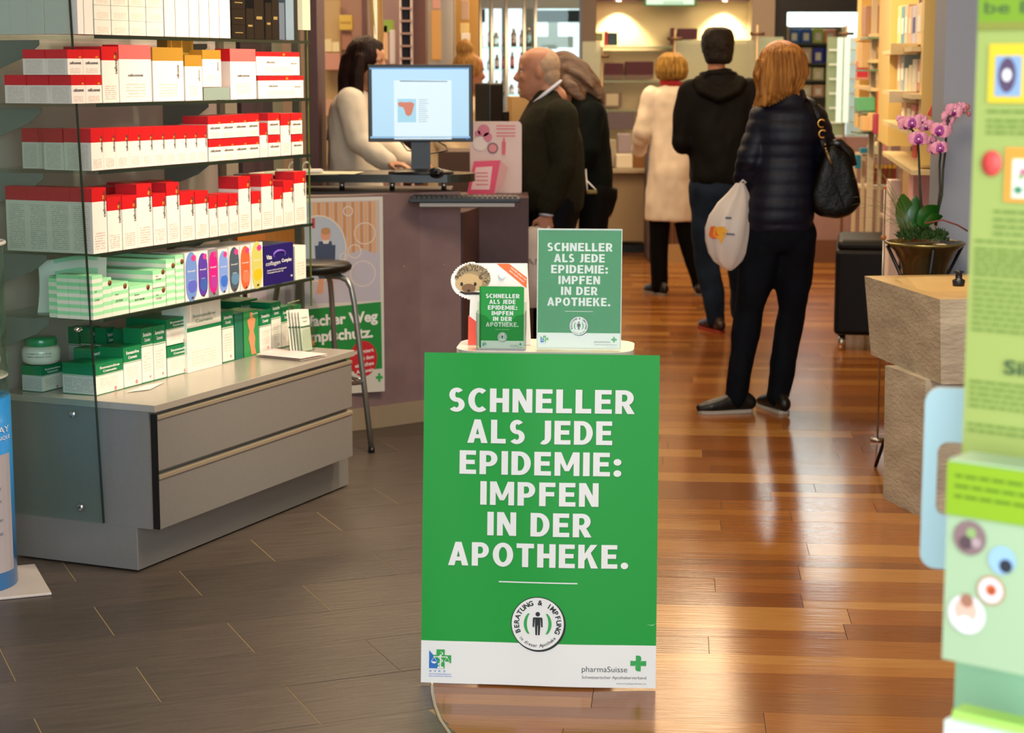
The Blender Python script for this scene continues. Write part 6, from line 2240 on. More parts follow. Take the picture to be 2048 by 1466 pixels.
def screen(x0, x1, y0, y1, Y, m, label, stripes=True):
    a, b = at(x0, y0, Y), at(x1, y1, Y)
    g = empty('glass_screen', ((a.x + b.x) / 2, Y, 0), 0, label, 'glass screen')
    w, h = b.x - a.x, a.z - b.z
    MB().box((0, 0, (a.z + b.z) / 2), (w, .012, h)).build('pane', m, g)
    return g


screen(1165, 1200, 83, 330, 15.2, FR, 'narrow frosted glass screen beside the grey brown pier')
screen(1206, 1344, 150, 330, 16.5, frosted('frosted_faint', '#c6bd9c', .1), 'faint glass screen before the burgundy boxes')
s1 = screen(1352, 1508, 80, 290, 15.6, FR, 'frosted glass screen behind the two men in dark jackets')
s2 = screen(1514, 1562, 74, 290, 15.6, FR2, 'frosted glass screen behind the auburn haired woman')
s3 = screen(1655, 1685, 74, 272, 15.6, frosted('stripe_glass', '#a9bd9c', .6), 'clear striped glass screen left of the bronze post')
s4 = screen(1697, 1770, 74, 272, 15.6, FR2, 'striped glass screen right of the bronze post')
for i in range(7):
    y = 98 + i * 29
    for g_, (xa, xb) in ((s3, (1658, 1684)), (s4, (1699, 1720))):
        a, b = at(xa, y, 15.58), at(xb, y + 4, 15.58)
        MB().box(((a.x + b.x) / 2 - g_.location.x, -.02, (a.z + b.z) / 2), (b.x - a.x, .002, a.z - b.z)).build('etched_stripe', mat('etch_white', '#dfe6dc', .5), g_)
for px, y0, y1, lb in ((1203, 95, 480, 'slim bronze post nearest the grey brown pier'), (1348, 60, 480, 'slim bronze post behind the blonde assistant'), (1512, 50, 480, 'slim bronze post left of the auburn hair'), (1690, 50, 272, 'slim bronze post between the striped glass screens')):
    p = at(px, 100, 15.55)
    zt3 = at(px, y0, 15.55).z
    g = empty('screen_post', (p.x, 15.5, 0), 0, lb, 'post', 'bronze screen posts')
    MB().lathe([(.009, 0), (.009, zt3)], n=12).build('tube', TAN, g)
    MB().tube([(-.06, 0, zt3 - .07), (.06, 0, zt3 - .07)], .014, n=8).build('clamp', mat('clamp_dark', '#6b5138', .4, .6), g)
for px in (1684, 1698):
    a, b = at(px - 3, 75, 15.45), at(px + 3, 245, 15.45)
    bx('light_strip', mat('strip_white', '#d5ece0', .5, emit=.45, ecol='#d5f2ea'), (a.x, 15.45, (a.z + b.z) / 2), (b.x - a.x, .02, a.z - b.z), label='slim white lit strip %s of the bronze post' % ('on the near side' if px < 1690 else 'on the far side'), cat='light strip')
# downlights on the back wall and their board
bd = panel('trim_1', mat('mauve_board', '#7b5660', .6), 1190, 1505, -30, 2, YB - .12, .1)
meta(bd, kind='structure')
for px in (1238, 1450):
    p = at(px, -2, YB - .10)
    g = empty('downlight', (p.x, YB - .10, p.z), 0, 'small warm downlight above the cream wall, %s the green lit sign' % ('pier side of' if px < 1300 else 'door side of'), 'downlight')
    MB().lathe([(0, .03), (.04, .03), (.045, 0), (.04, 0), (.035, .01), (0, .012)], n=20).build('ring', STEEL, g)
    MB().lathe([(0, .011), (.033, .009)], n=20, caps=False).build('lamp', mat('lamp_glow', '#000', .5, emit=14, ecol='#fff0c8') if False else mat('lamp_glow', '#201a10', .5, emit=14, ecol='#fff0c8'), g)
    spot('downlight_beam', (p.x, YB - .13, p.z - .01), (p.x, YB + .03, p.z - 1.4), 90, (1.0, .80, .48), 95, .55, .02)
    spot('downlight_core', (p.x, YB - .10, p.z - .01), (p.x - .02, YB + .01, p.z - 1.6), 30, (1.0, .82, .5), 34, .9, .01)
a, b = at(1288, -12, YB - .2), at(1392, 12, YB - .2)
ls = empty('lit_sign', ((a.x + b.x) / 2, YB - .2, b.z), 0, 'green framed lit opening sign at the picture top above the cream wall', 'sign')
MB().box((0, 0, (a.z - b.z) / 2), (b.x - a.x, .05, a.z - b.z)).build('case', mat('sign_green', '#4f8f5a', .4), ls)
mb = MB()
w_ = (b.x - a.x) / 2 - .02
mb.face([(-w_, -.027, .012), (w_, -.027, .012), (w_, -.027, a.z - b.z), (-w_, -.027, a.z - b.z)])
mb.build('lit_face', mat('sign_face', '#20261f', .5, emit=1.0, ecol='#dcf6d2'), ls, fix=False)
mb = MB()
for z in (.02, .032): mb.face([(-w_ * .3, -.029, z), (w_ * .55, -.029, z), (w_ * .55, -.029, z + .005), (-w_ * .3, -.029, z + .005)])
mb.build('small_print', mat('sign_ink', '#7fa58c', .5), ls, fix=False, kind='stuff')
# wall shelves
gs = glass('wall_shelf_glass', '#d6e6d6')
for i, (x0, x1, y, lb) in enumerate([(1200, 1345, 93, 'upper glass wall shelf under the coloured boxes'), (1205, 1345, 161, 'middle glass wall shelf under the wide burgundy boxes'), (1205, 1330, 219, 'lower glass wall shelf above the purple box'),
                                      (1352, 1508, 80, 'glass wall shelf carrying the burgundy folder near the dark haired man')]):
    a, b = at(x0, y, YB - .15), at(x1, y + 3, YB - .15)
    bx('wall_shelf', mat('shelf_greenish', '#9aa88c', .2, alpha=.75), ((a.x + b.x) / 2, YB - .12, a.z - .008), (b.x - a.x, .22, .014), label=lb, cat='shelf')
BUR = mat('burgundy_box', '#4f0f22', .5, noise_amt=.15, nscale=40)
BUR2 = mat('purple_box', '#3c1050', .5, noise_amt=.2, nscale=60)


def good(name, x0, x1, y0, y1, Y, col, label, group=None, cat='box', dep=.12, band=None, lid=None):
    a, b = at(x0, y0, Y), at(x1, y1, Y)
    m = col if not isinstance(col, str) else mat('good_' + col.strip('#'), col, .5)
    g = empty(name, ((a.x + b.x) / 2, Y, b.z), 0, label, cat, group)
    w, h = b.x - a.x, a.z - b.z
    MB().box((0, dep / 2, h / 2), (w, dep, h), bevel=min(.004, w * .1)).build('body', m, g)
    if band:
        MB().box((0, -.001, h * band[1]), (w * band[2], .003, h * band[3])).build('printed_band', mat('good_' + band[0].strip('#'), band[0], .5), g)
    return g


gb = 'burgundy gift boxes on the back wall shelves'
good('gift_box', 1210, 1247, 126, 158, YB - .18, BUR, 'smaller burgundy box on the middle wall shelf', gb)
good('gift_box', 1251, 1307, 123, 158, YB - .18, BUR, 'wider burgundy box lit along its top on the middle wall shelf', gb)
good('gift_box', 1206, 1243, 185, 215, YB - .18, BUR, 'burgundy box with a white card front on the lower wall shelf', gb, band=('#c7b79e', .52, .66, .8))
good('gift_box', 1285, 1312, 185, 215, YB - .18, BUR, 'burgundy box partly hidden by the white coat of the assistant', gb)
good('gift_box', 1209, 1268, 225, 259, YB - .25, BUR2, 'long purple patterned box above the desk', gb)
good('gift_box', 1342, 1349, 56, 88, YB - .18, BUR, 'very narrow burgundy upright box beside the bronze post', gb)
good('gift_box', 1357, 1395, 57, 79, YB - .18, BUR, 'burgundy box above the dark haired head', gb)
good('folder', 1187, 1206, 65, 82, YB - .18, '#8a8a5c', 'olive green folder on the upper wall shelf', None, 'folder')
good('folder', 1209, 1216, 62, 91, YB - .18, '#b03a44', 'thin red folder on the upper wall shelf', None, 'folder')
good('folder', 1217, 1235, 65, 91, YB - .18, '#2c4450', 'dark blue folder on the upper wall shelf', None, 'folder')
# desk at the back
dz0 = at(1250, 338, 16.2).z
dk = empty('back_desk', (0, 0, 0), 0, 'beige desk at the back with a pale worktop and dark kick strip', 'desk')
a, b = at(1150, 338, 16.2), at(1300, 338, 16.2)
MB().box(((a.x + b.x) / 2, 16.45, dz0 - .015), (b.x - a.x, .6, .03)).build('worktop', mat('desk_top', '#b5a488', .4), dk)
MB().box(((a.x + b.x) / 2, 16.5, dz0 / 2 + .04), (b.x - a.x - .03, .5, dz0 - .12)).build('front', mat('desk_front', '#a38d6e', .6), dk)
MB().box(((a.x + b.x) / 2, 16.52, .03), (b.x - a.x - .05, .46, .07)).build('kick_strip', BLACK, dk)
good('paper_stack', 1233, 1265, 309, 336, 16.3, '#e9dcc6', 'stack of white paper standing on the back desk', None, 'paper')
good('brown_box', 1266, 1298, 297, 336, 16.35, '#8a5a2a', 'brown box on the back desk beside the assistant', None, 'box')
good('paper_holder', 1215, 1232, 280, 334, 16.4, '#a89a86', 'grey paper holder on the back desk', None, 'holder')
good('paper_holder', 1236, 1262, 268, 306, 16.5, '#a392a0', 'mauve paper holder standing behind the white paper stack', None, 'holder')
st2 = empty('round_stool', (at(1195, 430, 12.6).x, 12.6, 0), 0, 'low round mauve stool beside the woman with long brown hair', 'stool')
zz = at(1195, 425, 12.6).z
MB().lathe([(0, -.03), (.09, -.03), (.1, -.015), (.095, 0), (0, .003)], c=(0, 0, zz), n=24).build('seat', mat('stool_mauve', '#8a6468', .4), st2)
MB().lathe([(.02, 0.0), (.02, zz - .03)], n=12).build('column', STEEL, st2)
MB().lathe([(0, 0), (.16, 0), (.15, .015), (0, .02)], n=24).build('base', STEEL, st2)

# goods rack with blue packages in the bright back room
rk = empty('goods_rack', (at(1630, 200, 18.2).x, 18.2, 0), 0, 'tall rack of packaged goods standing before the bright back room', 'rack')
a, b = at(1560, 52, 18.2), at(1672, 250, 18.2)
wR = b.x - a.x
MB().box((0, .2, a.z / 2), (wR, .02, a.z)).build('back', mat('rack_back', '#6b6048', .6), rk)
for sx in (-1, 1): MB().box((sx * wR / 2, .1, a.z / 2), (.03, .24, a.z)).build('side_post', mat('rack_post', '#b0966a', .5), rk)
for y in (88, 128, 162, 195, 240):
    z = at(1630, y, 18.2).z
    MB().box((0, .1, z), (wR, .2, .02)).build('shelf', mat('rack_shelf', '#4a4638', .5), rk)
rg = 'packages on the tall rack'
cols = [('#3a62a0', '#2f4f96', '#a8b04a', '#d9906a'), ('#2a2f7a', '#c7a888', '#2c3390', '#262a80'), ('#8a8a70', '#a9906a', '#c7bb8a', '#6b6a56'), ('#b08a66', '#c7ac80', '#c09074', '#9c8a6a')]
for r, (yt, yb2) in enumerate(((56, 87), (95, 127), (134, 161), (168, 194))):
    for c in range(4):
        x0 = 1578 + c * 24
        good('package', x0, x0 + 21, yt + random.uniform(0, 3), yb2, 18.2, cols[r][c], 'package on the tall rack, %s row from the top, %s from the open door side' % (ORD[r + 1], ORD[4 - c]), rg, 'package', .1, band=('#d8cdb8', .45, .5, .5))
# goods along the right wall: shelves and cartons, placed on the angled wall
WALLW = 0.0


def rw(px, py):
    """pixel -> point on the angled display wall's front plane"""
    nrm = Vector((RD.y, -RD.x, 0))
    r = _ray(px, py)
    o = Vector((0, 0, CAM_H)) - RW0
    t = -o.dot(nrm) / r.dot(nrm)
    return Vector((0, 0, CAM_H)) + r * t


def wgood(x0, x1, y0, y1, col, label, band=None, dep=.12, group='goods on the angled wall shelves', cat='package'):
    """x0 is the far end, x1 the near end on the wall; y at the near end"""
    a, b = rw(x0, (y0 + y1) / 2), rw(x1, (y0 + y1) / 2)
    zt, zb_ = rw(x1, y0).z, rw(x1, y1).z
    L = (Vector((a.x, a.y, 0)) - Vector((b.x, b.y, 0))).length
    g = empty('package', (b.x, b.y, zb_), ra, label, cat, group)
    m = mat('good_' + col.strip('#'), col, .45)
    MB().box((L / 2, .0, (zt - zb_) / 2), (L * .96, dep, zt - zb_), bevel=.003).build('body', m, g)
    if band: MB().box((L / 2, dep / 2 + .001, (zt - zb_) * band[1]), (L * band[2], .002, (zt - zb_) * band[3])).build('printed_band', mat('good_' + band[0].strip('#'), band[0], .5), g)
    return g


CRM = mat('shelf_cream', '#d9c08a', .5)
for (x0, x1, y, nm) in ((1815, 1886, 92, 'first'), (1815, 1886, 188, 'second'), (1815, 1884, 262, 'third'), (1746, 1788, 66, 'fourth'), (1746, 1788, 118, 'fifth'), (1746, 1788, 175, 'sixth'), (1815, 1886, 340, 'seventh')):
    a, b = rw(x0, y), rw(x1, y)
    L = (a - b).length
    bx('wall_shelf', CRM, ((a.x + b.x) / 2 + .0, (a.y + b.y) / 2, b.z - .012), (L, .26, .02), rz=ra, label='cream shelf on the angled right wall, %s' % {'first': 'highest in the near bay', 'second': 'second highest in the near bay', 'third': 'third in the near bay', 'fourth': 'highest in the far bay', 'fifth': 'middle one of the far bay', 'sixth': 'lowest in the far bay', 'seventh': 'lowest in the near bay'}[nm], cat='shelf')
for (x0, x1) in ((1788, 1815), (1738, 1747), (1884, 1890)):
    a, b = rw(x0, 100), rw(x1, 100)
    L = math.hypot(a.x - b.x, a.y - b.y)
    bx('shelf_upright', mat('upright_yellow', '#e0bd6a', .5), ((a.x + b.x) / 2 - .02, (a.y + b.y) / 2, 2.15), (L, .14, 2.0), rz=ra, label='pale yellow upright of the angled wall shelves, %s' % {1788: 'between the two bays', 1738: 'at the far end', 1884: 'next to the blue grey pillar'}[x0], cat='upright')
data = [(1872, 1884, 0, 86, '#d99a86'), (1860, 1871, 4, 88, '#e6c79a'), (1850, 1859, 10, 88, '#cfc6cc'), (1842, 1849, 12, 90, '#e0b896'), (1834, 1841, 8, 90, '#dcb48a'), (1826, 1833, 12, 91, '#5b8f9c'), (1818, 1825, 10, 91, '#d9cf8a'),
        (1872, 1883, 128, 180, '#d98070'), (1861, 1871, 126, 182, '#db8a74'), (1850, 1860, 118, 184, '#e2d9c0'), (1842, 1849, 130, 186, '#ece0b8'), (1834, 1841, 136, 186, '#e6dcc0'), (1826, 1833, 100, 186, '#8aa0a8'), (1818, 1825, 104, 187, '#dcae90'),
        (1861, 1883, 226, 258, '#8f8a86'), (1848, 1858, 210, 256, '#c87060'), (1838, 1846, 218, 258, '#ded6c0'), (1826, 1836, 200, 258, '#dcb48c'),
        (1780, 1787, 14, 64, '#d9a48c'), (1772, 1779, 20, 64, '#e8d0a0'), (1764, 1771, 10, 64, '#d0a0a0'), (1755, 1763, 26, 65, '#e2c898'), (1779, 1787, 72, 116, '#dba888'), (1769, 1777, 70, 116, '#2b2f3c'), (1758, 1767, 78, 116, '#c8bfa0'),
        (1780, 1787, 126, 174, '#cfae86'), (1770, 1778, 130, 174, '#d9b494'), (1758, 1768, 124, 174, '#b9b090')]
nth = {}
for x0, x1, y0, y1, c in data:
    key = 'near bay' if x0 > 1810 else 'far bay'
    rowk = (key, 'top' if y1 < 100 else ('middle' if y1 < 200 else 'bottom')) if key == 'near bay' else (key, 'top' if y1 < 70 else ('middle' if y1 < 120 else 'bottom'))
    nth[rowk] = nth.get(rowk, 0) + 1
    wgood(x0, x1, y0, y1, c, 'package on the angled wall shelves, %s %s row, %s from the %s side' % (rowk[1], rowk[0], ORD[nth[rowk]], 'pillar' if key == 'near bay' else 'bay divider'), band=('#4a4a8a' if c == '#cfc6cc' else '#f0e6d0', .5, .55, .4))
# tipped price flaps and orange-red leaflet
for (x, y, c, r, w, h, lb) in ((1866, 98, '#ecd9a0', .3, .10, .05, 'cream price flap hanging under the highest near shelf'), (1862, 194, '#efdcb8', .2, .10, .05, 'cream price flap hanging under the second near shelf')):
    p = rw(x, y)
    bx('price_flap', mat('good_' + c.strip('#'), c, .5), (p.x - .13, p.y, p.z), (w * 1.3, .006, h), rz=ra - 1.2, label=lb, cat='price flap')
p = at(1876, 205, 8.0)
MB().box((0, 0, 0), (.035, .01, .13)).build('red_leaflet', mat('leaflet_red', '#e0604a', .4), None, loc=(p.x, 8.0, p.z), rot=(0.1, .45, 0), label='tilted coral red leaflet sticking out above the orchids', cat='leaflet')
# floor display stand between basin and screens
fd = empty('display_table', (at(1765, 300, 12.2).x, 12.2, 0), 0, 'white wire display table with small goods beyond the armchair', 'table')
tz = at(1765, 308, 12.2).z
tz2 = at(1765, 372, 12.2).z
WR_ = mat('cream_enamel', '#c9b692', .4)
for z in (tz, tz2, .35): MB().box((0, .15, z - .01), (.24, .34, .018)).build('shelf', WR_, fd)
for x in (-.12, .12):
    for y in (0, .3): MB().box((x, y, tz / 2), (.022, .022, tz)).build('leg', WR_, fd)
gg = 'small goods on the white display table'
for i in range(6):
    good('small_bottle', 1740 + i * 9, 1747 + i * 9, 329, 369, 12.15, '#7a2a1a' if i % 2 else '#6b4a1a', 'dark amber bottle with gold cap, %s from the handbag side' % ORD[i + 1], gg, 'bottle', .03, band=('#c79a3a', .9, .9, .18))
for i, (x0, x1, y0, c, lb) in enumerate([(1722, 1736, 296, '#2c7f9c', 'teal tube on top of the display table'), (1738, 1752, 290, '#d6e0c8', 'pale carton on top of the display table'), (1753, 1764, 284, '#e6d6b0', 'cream carton on top of the display table'), (1765, 1775, 286, '#d99a9a', 'pink carton on top of the display table'), (1776, 1782, 288, '#e0c8a8', 'beige slim carton on top of the display table')]):
    good('small_carton', x0, x1, y0, 307, 12.15, c, lb, gg, 'carton', .06)
good('teal_pack', 1712, 1722, 310, 337, 12.1, '#1f7a94', 'teal pack hanging on the outer side of the display table', None, 'pack', .05)
fd2 = empty('display_table', (at(1800, 250, 11.5).x, 11.5, 0), 0, 'higher cream display table carrying orange boxes near the orchids', 'table')
tz = at(1800, 251, 11.5).z
MB().box((0, .1, tz - .012), (.26, .3, .022)).build('top', WR_, fd2)
for x in (-.12, .12):
    for y in (-.02, .22): MB().box((x, y, tz / 2 - .01), (.02, .02, tz - .02)).build('leg', WR_, fd2)
MB().box((.02, .1, tz * .55), (.2, .26, .016)).build('shelf', WR_, fd2)
og = 'orange boxes on the high display table'
for i, (x0, x1, y0, y1, c, lb) in enumerate([(1773, 1793, 212, 250, '#f09a1c', 'orange and yellow box at the outer end of the high display table'), (1794, 1812, 208, 250, '#f0861c', 'orange box second from the outer end of the high display table'), (1813, 1830, 206, 250, '#ec7a24', 'orange box at the wall end of the high display table')]):
    good('orange_box', x0, x1, y0, y1, 11.45 + .01 * i, c, lb, og, band=('#f2c21c', .12, .98, .24))
good('pale_box', 1795, 1826, 188, 207, 11.55, '#eadcb4', 'cream box stacked on the orange boxes', None)
good('red_box', 1762, 1776, 182, 228, 11.0, '#e8572a', 'tall orange red box beside the green hanging box', None)
good('magenta_box', 1752, 1766, 228, 268, 11.0, '#a62a50', 'magenta box under the tall orange red box', None)
good('shelf_pack', 1727, 1740, 232, 262, 11.1, '#e0b878', 'cream pack beside the magenta box', None)
good('shelf_pack', 1740, 1751, 226, 262, 11.1, '#e6c080', 'pale yellow pack touching the magenta box', None)
good('green_box', 1716, 1750, 195, 222, 11.2, '#5fae7c', 'mint green box with a gold bow on the small shelf', None)
good('hanging_cartons', 1724, 1762, 85, 136, 11.6, '#dcb478', 'block of cream hanging cartons before the striped screen', None, band=('#8a6a8a', .8, .06, .2))
good('red_offer_card', 1712, 1738, 122, 160, 11.9, '#e2a890', 'pale card with red and pink fields hanging by the striped screen', None, 'card', .01, band=('#dc3c4c', .45, .8, .6))
good('top_goods', 1732, 1758, 12, 72, 11.6, '#b98c6c', 'brown and cream packs high beside the door frame', None, band=('#b58f1c', .4, .4, .4))
bd_ = empty('side_rack', (at(1745, 200, 11.3).x, 11.3, 0), 0, 'slim cream rack with small shelves carrying the green and magenta boxes', 'rack')
MB().box((0.02, .12, 1.0), (.03, .03, 2.0)).build('post', WR_, bd_)
for y, w in ((263, .2), (223, .16), (138, .16), (73, .12), (230, .12)):
    z = at(1745, y, 11.2).z
    MB().box((0, 0.0, z - .008), (w, .26, .012)).build('shelf', mat('rack_glass', '#6f8468', .3), bd_)
MB().box((.02, .12, .01), (.3, .3, .02)).build('base', WR_, bd_)
# leaflets low on the mauve wall
good('leaflet_rack', 1627, 1660, 452, 512, 15.6, '#9fb4c4', 'leaflets with blue pictures in a low rack by the mauve wall', None, 'leaflet rack', .06, band=('#2f6fae', .62, .9, .4))
g = good('pink_tall_pack', 1828, 1860, 318, 470, 9.0, '#e6aca4', 'tall pink pack rising behind the orchid stems', None, 'pack', .1)
good('red_display', 1833, 1850, 290, 340, 9.1, '#b8402a', 'rust red display box behind the orchid stems', None, 'box', .1, band=('#2a3560', .1, .9, .25))
good('white_column_pack', 1781, 1797, 360, 560, 9.4, '#e3cabc', 'narrow pale pink column behind the orchid grasses', None, 'pack', .1)

# ================================================================== LEFT BACKGROUND FITTINGS
sl = empty('shelf_tower', (at(812, 50, 11.5).x, 11.5, 0), 0, 'dark burgundy open drawer tower beside the brown pier', 'drawer tower')
a, b = at(800, -60, 11.5), at(826, 420, 11.5)
wT = b.x - a.x
MB().box((0, .1, a.z / 2), (wT, .02, a.z)).build('back', mat('tower_dark', '#2a0d10', .5), sl)
for y in range(-8, 140, 25):
    z = at(812, y, 11.5).z
    MB().box((0, 0.04, z), (wT, .12, .012)).build('shelf', mat('tower_shelf', '#8a6e62', .4), sl)
for sx in (-1, 1): MB().box((sx * wT / 2, .05, a.z / 2), (.012, .12, a.z)).build('side', mat('tower_side', '#b9a6a4', .5), sl)
cb = empty('curved_panel', (at(752, 40, 11.0).x, 11.0, 0), 0, 'curved silver and gold display column behind the dark haired pharmacist', 'column')
mb = MB()
MB().tube([(0, 0, 1.2), (0.004, 0, at(752, 95, 11).z), (0.008, 0, 1.75), (-.006, 0, 2.1), (-.02, 0, 2.6)], [(.036, .03), (.034, .03), (.04, .03), (.045, .03), (.05, .03)], n=20).build('column', mat('silver_gold', '#b8a070', .25, .7), cb)
MB().box((.0, -.03, 1.85), (.02, .01, 1.0)).build('bright_stripe', mat('bright_silver', '#e2dfd2', .3), cb)
MB().lathe([(0, 0), (.1, 0), (.1, .02), (.02, .03), (.02, 1.2), (0, 1.2)], n=20).build('stand', STEEL, cb)
good('yellow_box', 678, 704, 30, 60, 12.2, '#d8bc5a', 'yellow printed box on the niche wall above the pharmacist', None, band=('#b8983c', .5, .8, .15))
good('pink_shelf_box', 643, 680, 106, 140, 12.2, '#c99488', 'pink shelf front under the glowing niche', None)
good('niche_goods', 646, 664, 78, 104, 12.25, '#e3d9b0', 'pale jar pack glowing in the niche', None, 'pack')
good('niche_goods', 664, 679, 84, 104, 12.25, '#e9e0b4', 'second pale pack glowing in the niche beside the jar pack', None, 'pack')
good('poster_strip', 683, 704, 62, 100, 12.25, '#a87868', 'small figure poster beside the niche', None, 'poster', .01)
good('niche_goods', 646, 668, 200, 232, 12.2, '#c9a08a', 'muted packs low in the niche beside the white coat', None, 'pack')
good('green_carton', 766, 786, 40, 66, 11.9, '#8fae4a', 'lime green carton by the silver column', None)
good('white_bottle', 779, 790, 60, 128, 11.85, '#dcd6e0', 'slim white bottle standing by the lime green carton', None, 'bottle', .04)
good('cream_leaflets', 762, 776, 50, 120, 11.9, '#e0b890', 'narrow cream leaflets beside the silver column', None, 'leaflets', .03)
gf = panel('trim_2', mat('grey_frame', '#b5b3ac', .5), 856, 905, -60, 135, 12.4, .08)
meta(gf, kind='structure')
good('lit_niche', 862, 882, 20, 120, 12.3, '#d9a45c', 'amber lit recess in the grey panel above the monitor', None, 'niche', .03)
good('lit_niche', 864, 880, -20, 18, 12.3, '#d9a090', 'pink recess above the amber one in the grey panel', None, 'niche', .03)
good('ochre_goods', 922, 938, 0, 40, 12.6, '#c9a890', 'pale package high on the ochre wall', None, 'package', .05)
good('ochre_goods', 920, 938, 46, 66, 12.6, '#ead08a', 'pale yellow carton on the ochre wall', None, 'package', .05)
good('white_lamp_shade', 922, 940, 66, 82, 12.5, '#f0ece0', 'small white dish on the ochre wall above the blonde bun', None, 'dish', .05)
# glass cabinet with sparkling bottles in front of the window
gc = empty('glass_cabinet', (at(1020, 200, 15.0).x, 15.0, 0), 0, 'steel and glass cabinet of bottles before the bright window', 'cabinet')
for px in (961, 983, 1012, 1048, 1070):
    p = at(px, 100, 15.0)
    MB().lathe([(.016, 0), (.016, 2.4)], n=12).build('post', STEEL, gc, loc=(p.x - gc.location.x, 0, 0))
xa, xb = at(955, 0, 15).x - gc.location.x, at(1074, 0, 15).x - gc.location.x
gcl = glass('cabinet_glass', '#e2efe6')
for y in (95, 140, 190, 235):
    z = at(1020, y, 15).z
    MB().box(((xa + xb) / 2, .15, z), (xb - xa, .3, .012)).build('shelf', gcl, gc)
MB().box(((xa + xb) / 2, .15, .5), (xb - xa, .3, .9)).build('base_cabinet', mat('cab_pale', '#c9ccc4', .4), gc)
random.seed(21)
bg_ = 'bottles and jars in the glass cabinet'
lb_i = 0
for r, y in enumerate((95, 140, 190, 235)):
    for c in range(7):
        px = 962 + c * 16 + random.uniform(-3, 3)
        z = at(px, y, 15).z + .007
        h = random.uniform(.07, .15)
        r0 = random.uniform(.014, .026)
        col = random.choice(['#d8e6e0', '#eef2ee', '#c3d4dc', '#b89a86', '#e8d8cc', '#9fb8b0', '#c26a5c'])
        g = empty('bottle', (at(px, y, 15).x, 15.1, z), 0, 'bottle in the bright glass cabinet, %s shelf, %s from the blonde bun side' % (['top', 'second', 'third', 'bottom'][r], ORD[c + 1]), 'bottle', bg_)
        MB().lathe([(0, 0), (r0, 0), (r0, h * .7), (r0 * .5, h * .8), (r0 * .5, h * .82)], n=14).build('flask', mat('bottle_' + col.strip('#'), col, .1, trans=.85), g)
        MB().lathe([(0, h * .8), (r0 * .6, h * .8), (r0 * .6, h), (0, h)], n=12).build('cap', STEEL, g)
# ================================================================== PEOPLE
def finish(mb, voxel, name, mats, parent, smooth=6, disp=None, pick=None, **k):
    """union all closed pieces of mb into one continuous surface"""
    bmesh.ops.recalc_face_normals(mb.bm, faces=mb.bm.faces)
    me = bpy.data.meshes.new('tmp')
    mb.bm.to_mesh(me)
    mb.bm.free()
    o = bpy.data.objects.new('tmp', me)
    COL.objects.link(o)
    r = o.modifiers.new('r', 'REMESH')
    r.mode = 'VOXEL'
    r.voxel_size = voxel
    if smooth:
        s = o.modifiers.new('s', 'SMOOTH')
        s.iterations = smooth
        s.factor = 0.5
    dg = bpy.context.evaluated_depsgraph_get()
    dg.update()
    m2 = bpy.data.meshes.new_from_object(o.evaluated_get(dg))
    bpy.data.objects.remove(o)
    bpy.data.meshes.remove(me)
    m2.name = name
    if disp:
        nr = [v.normal.copy() for v in m2.vertices]
        for v, n in zip(m2.vertices, nr): v.co += n * disp(v.co, n)
    if not isinstance(mats, (list, tuple)): mats = [mats]
    m2.materials.clear()
    for m in mats: m2.materials.append(m)
    m2.polygons.foreach_set('use_smooth', [True] * len(m2.polygons))
    if pick:
        for p in m2.polygons: p.material_index = pick(p.center)
    return link(name, m2, parent, **k)


def folds(amp=.006, f=9, seed=0):
    def d(co, n):
        q = Vector((co.x * f + seed, co.y * f, co.z * f * .55))
        return amp * noise.noise(q) + amp * .4 * noise.noise(q * 2.7)
    return d


V3 = Vector


def rings(mb, rs, n=24):
    """closed body section stack: (z, half width, half depth, cx, cy)"""
    rs = sorted(rs, key=lambda r: r[0])
    R = []
    for z, hw, hd, cx, cy in rs:
        R.append([mb.bm.verts.new((cx + hw * math.copysign(abs(math.cos(a)) ** .85, math.cos(a)), cy + hd * math.copysign(abs(math.sin(a)) ** .9, math.sin(a)), z)) for a in [2 * PI * i / n for i in range(n)]])
    for A_, B_ in zip(R, R[1:]):
        for j in range(n): mb.bm.faces.new((A_[j], A_[(j + 1) % n], B_[(j + 1) % n], B_[j]))
    mb.bm.faces.new(R[0][::-1])
    mb.bm.faces.new(R[-1])


def limb(mb, pts, rad, n=14):
    # insert midpoints for rounder joints
    P, R_ = [V3(pts[0])], [rad[0]]
    for i in range(1, len(pts)):
        a, b = V3(pts[i - 1]), V3(pts[i])
        for t in (.33, .67, 1):
            P.append(a.lerp(b, t))
            R_.append(rad[i - 1] + (rad[i] - rad[i - 1]) * t)
    mb.tube(P, R_, n=n)
    mb.ball(pts[0], rad[0], 12)
    mb.ball(pts[-1], rad[-1], 12)
    for i in range(1, len(pts) - 1): mb.ball(pts[i], rad[i], 12)


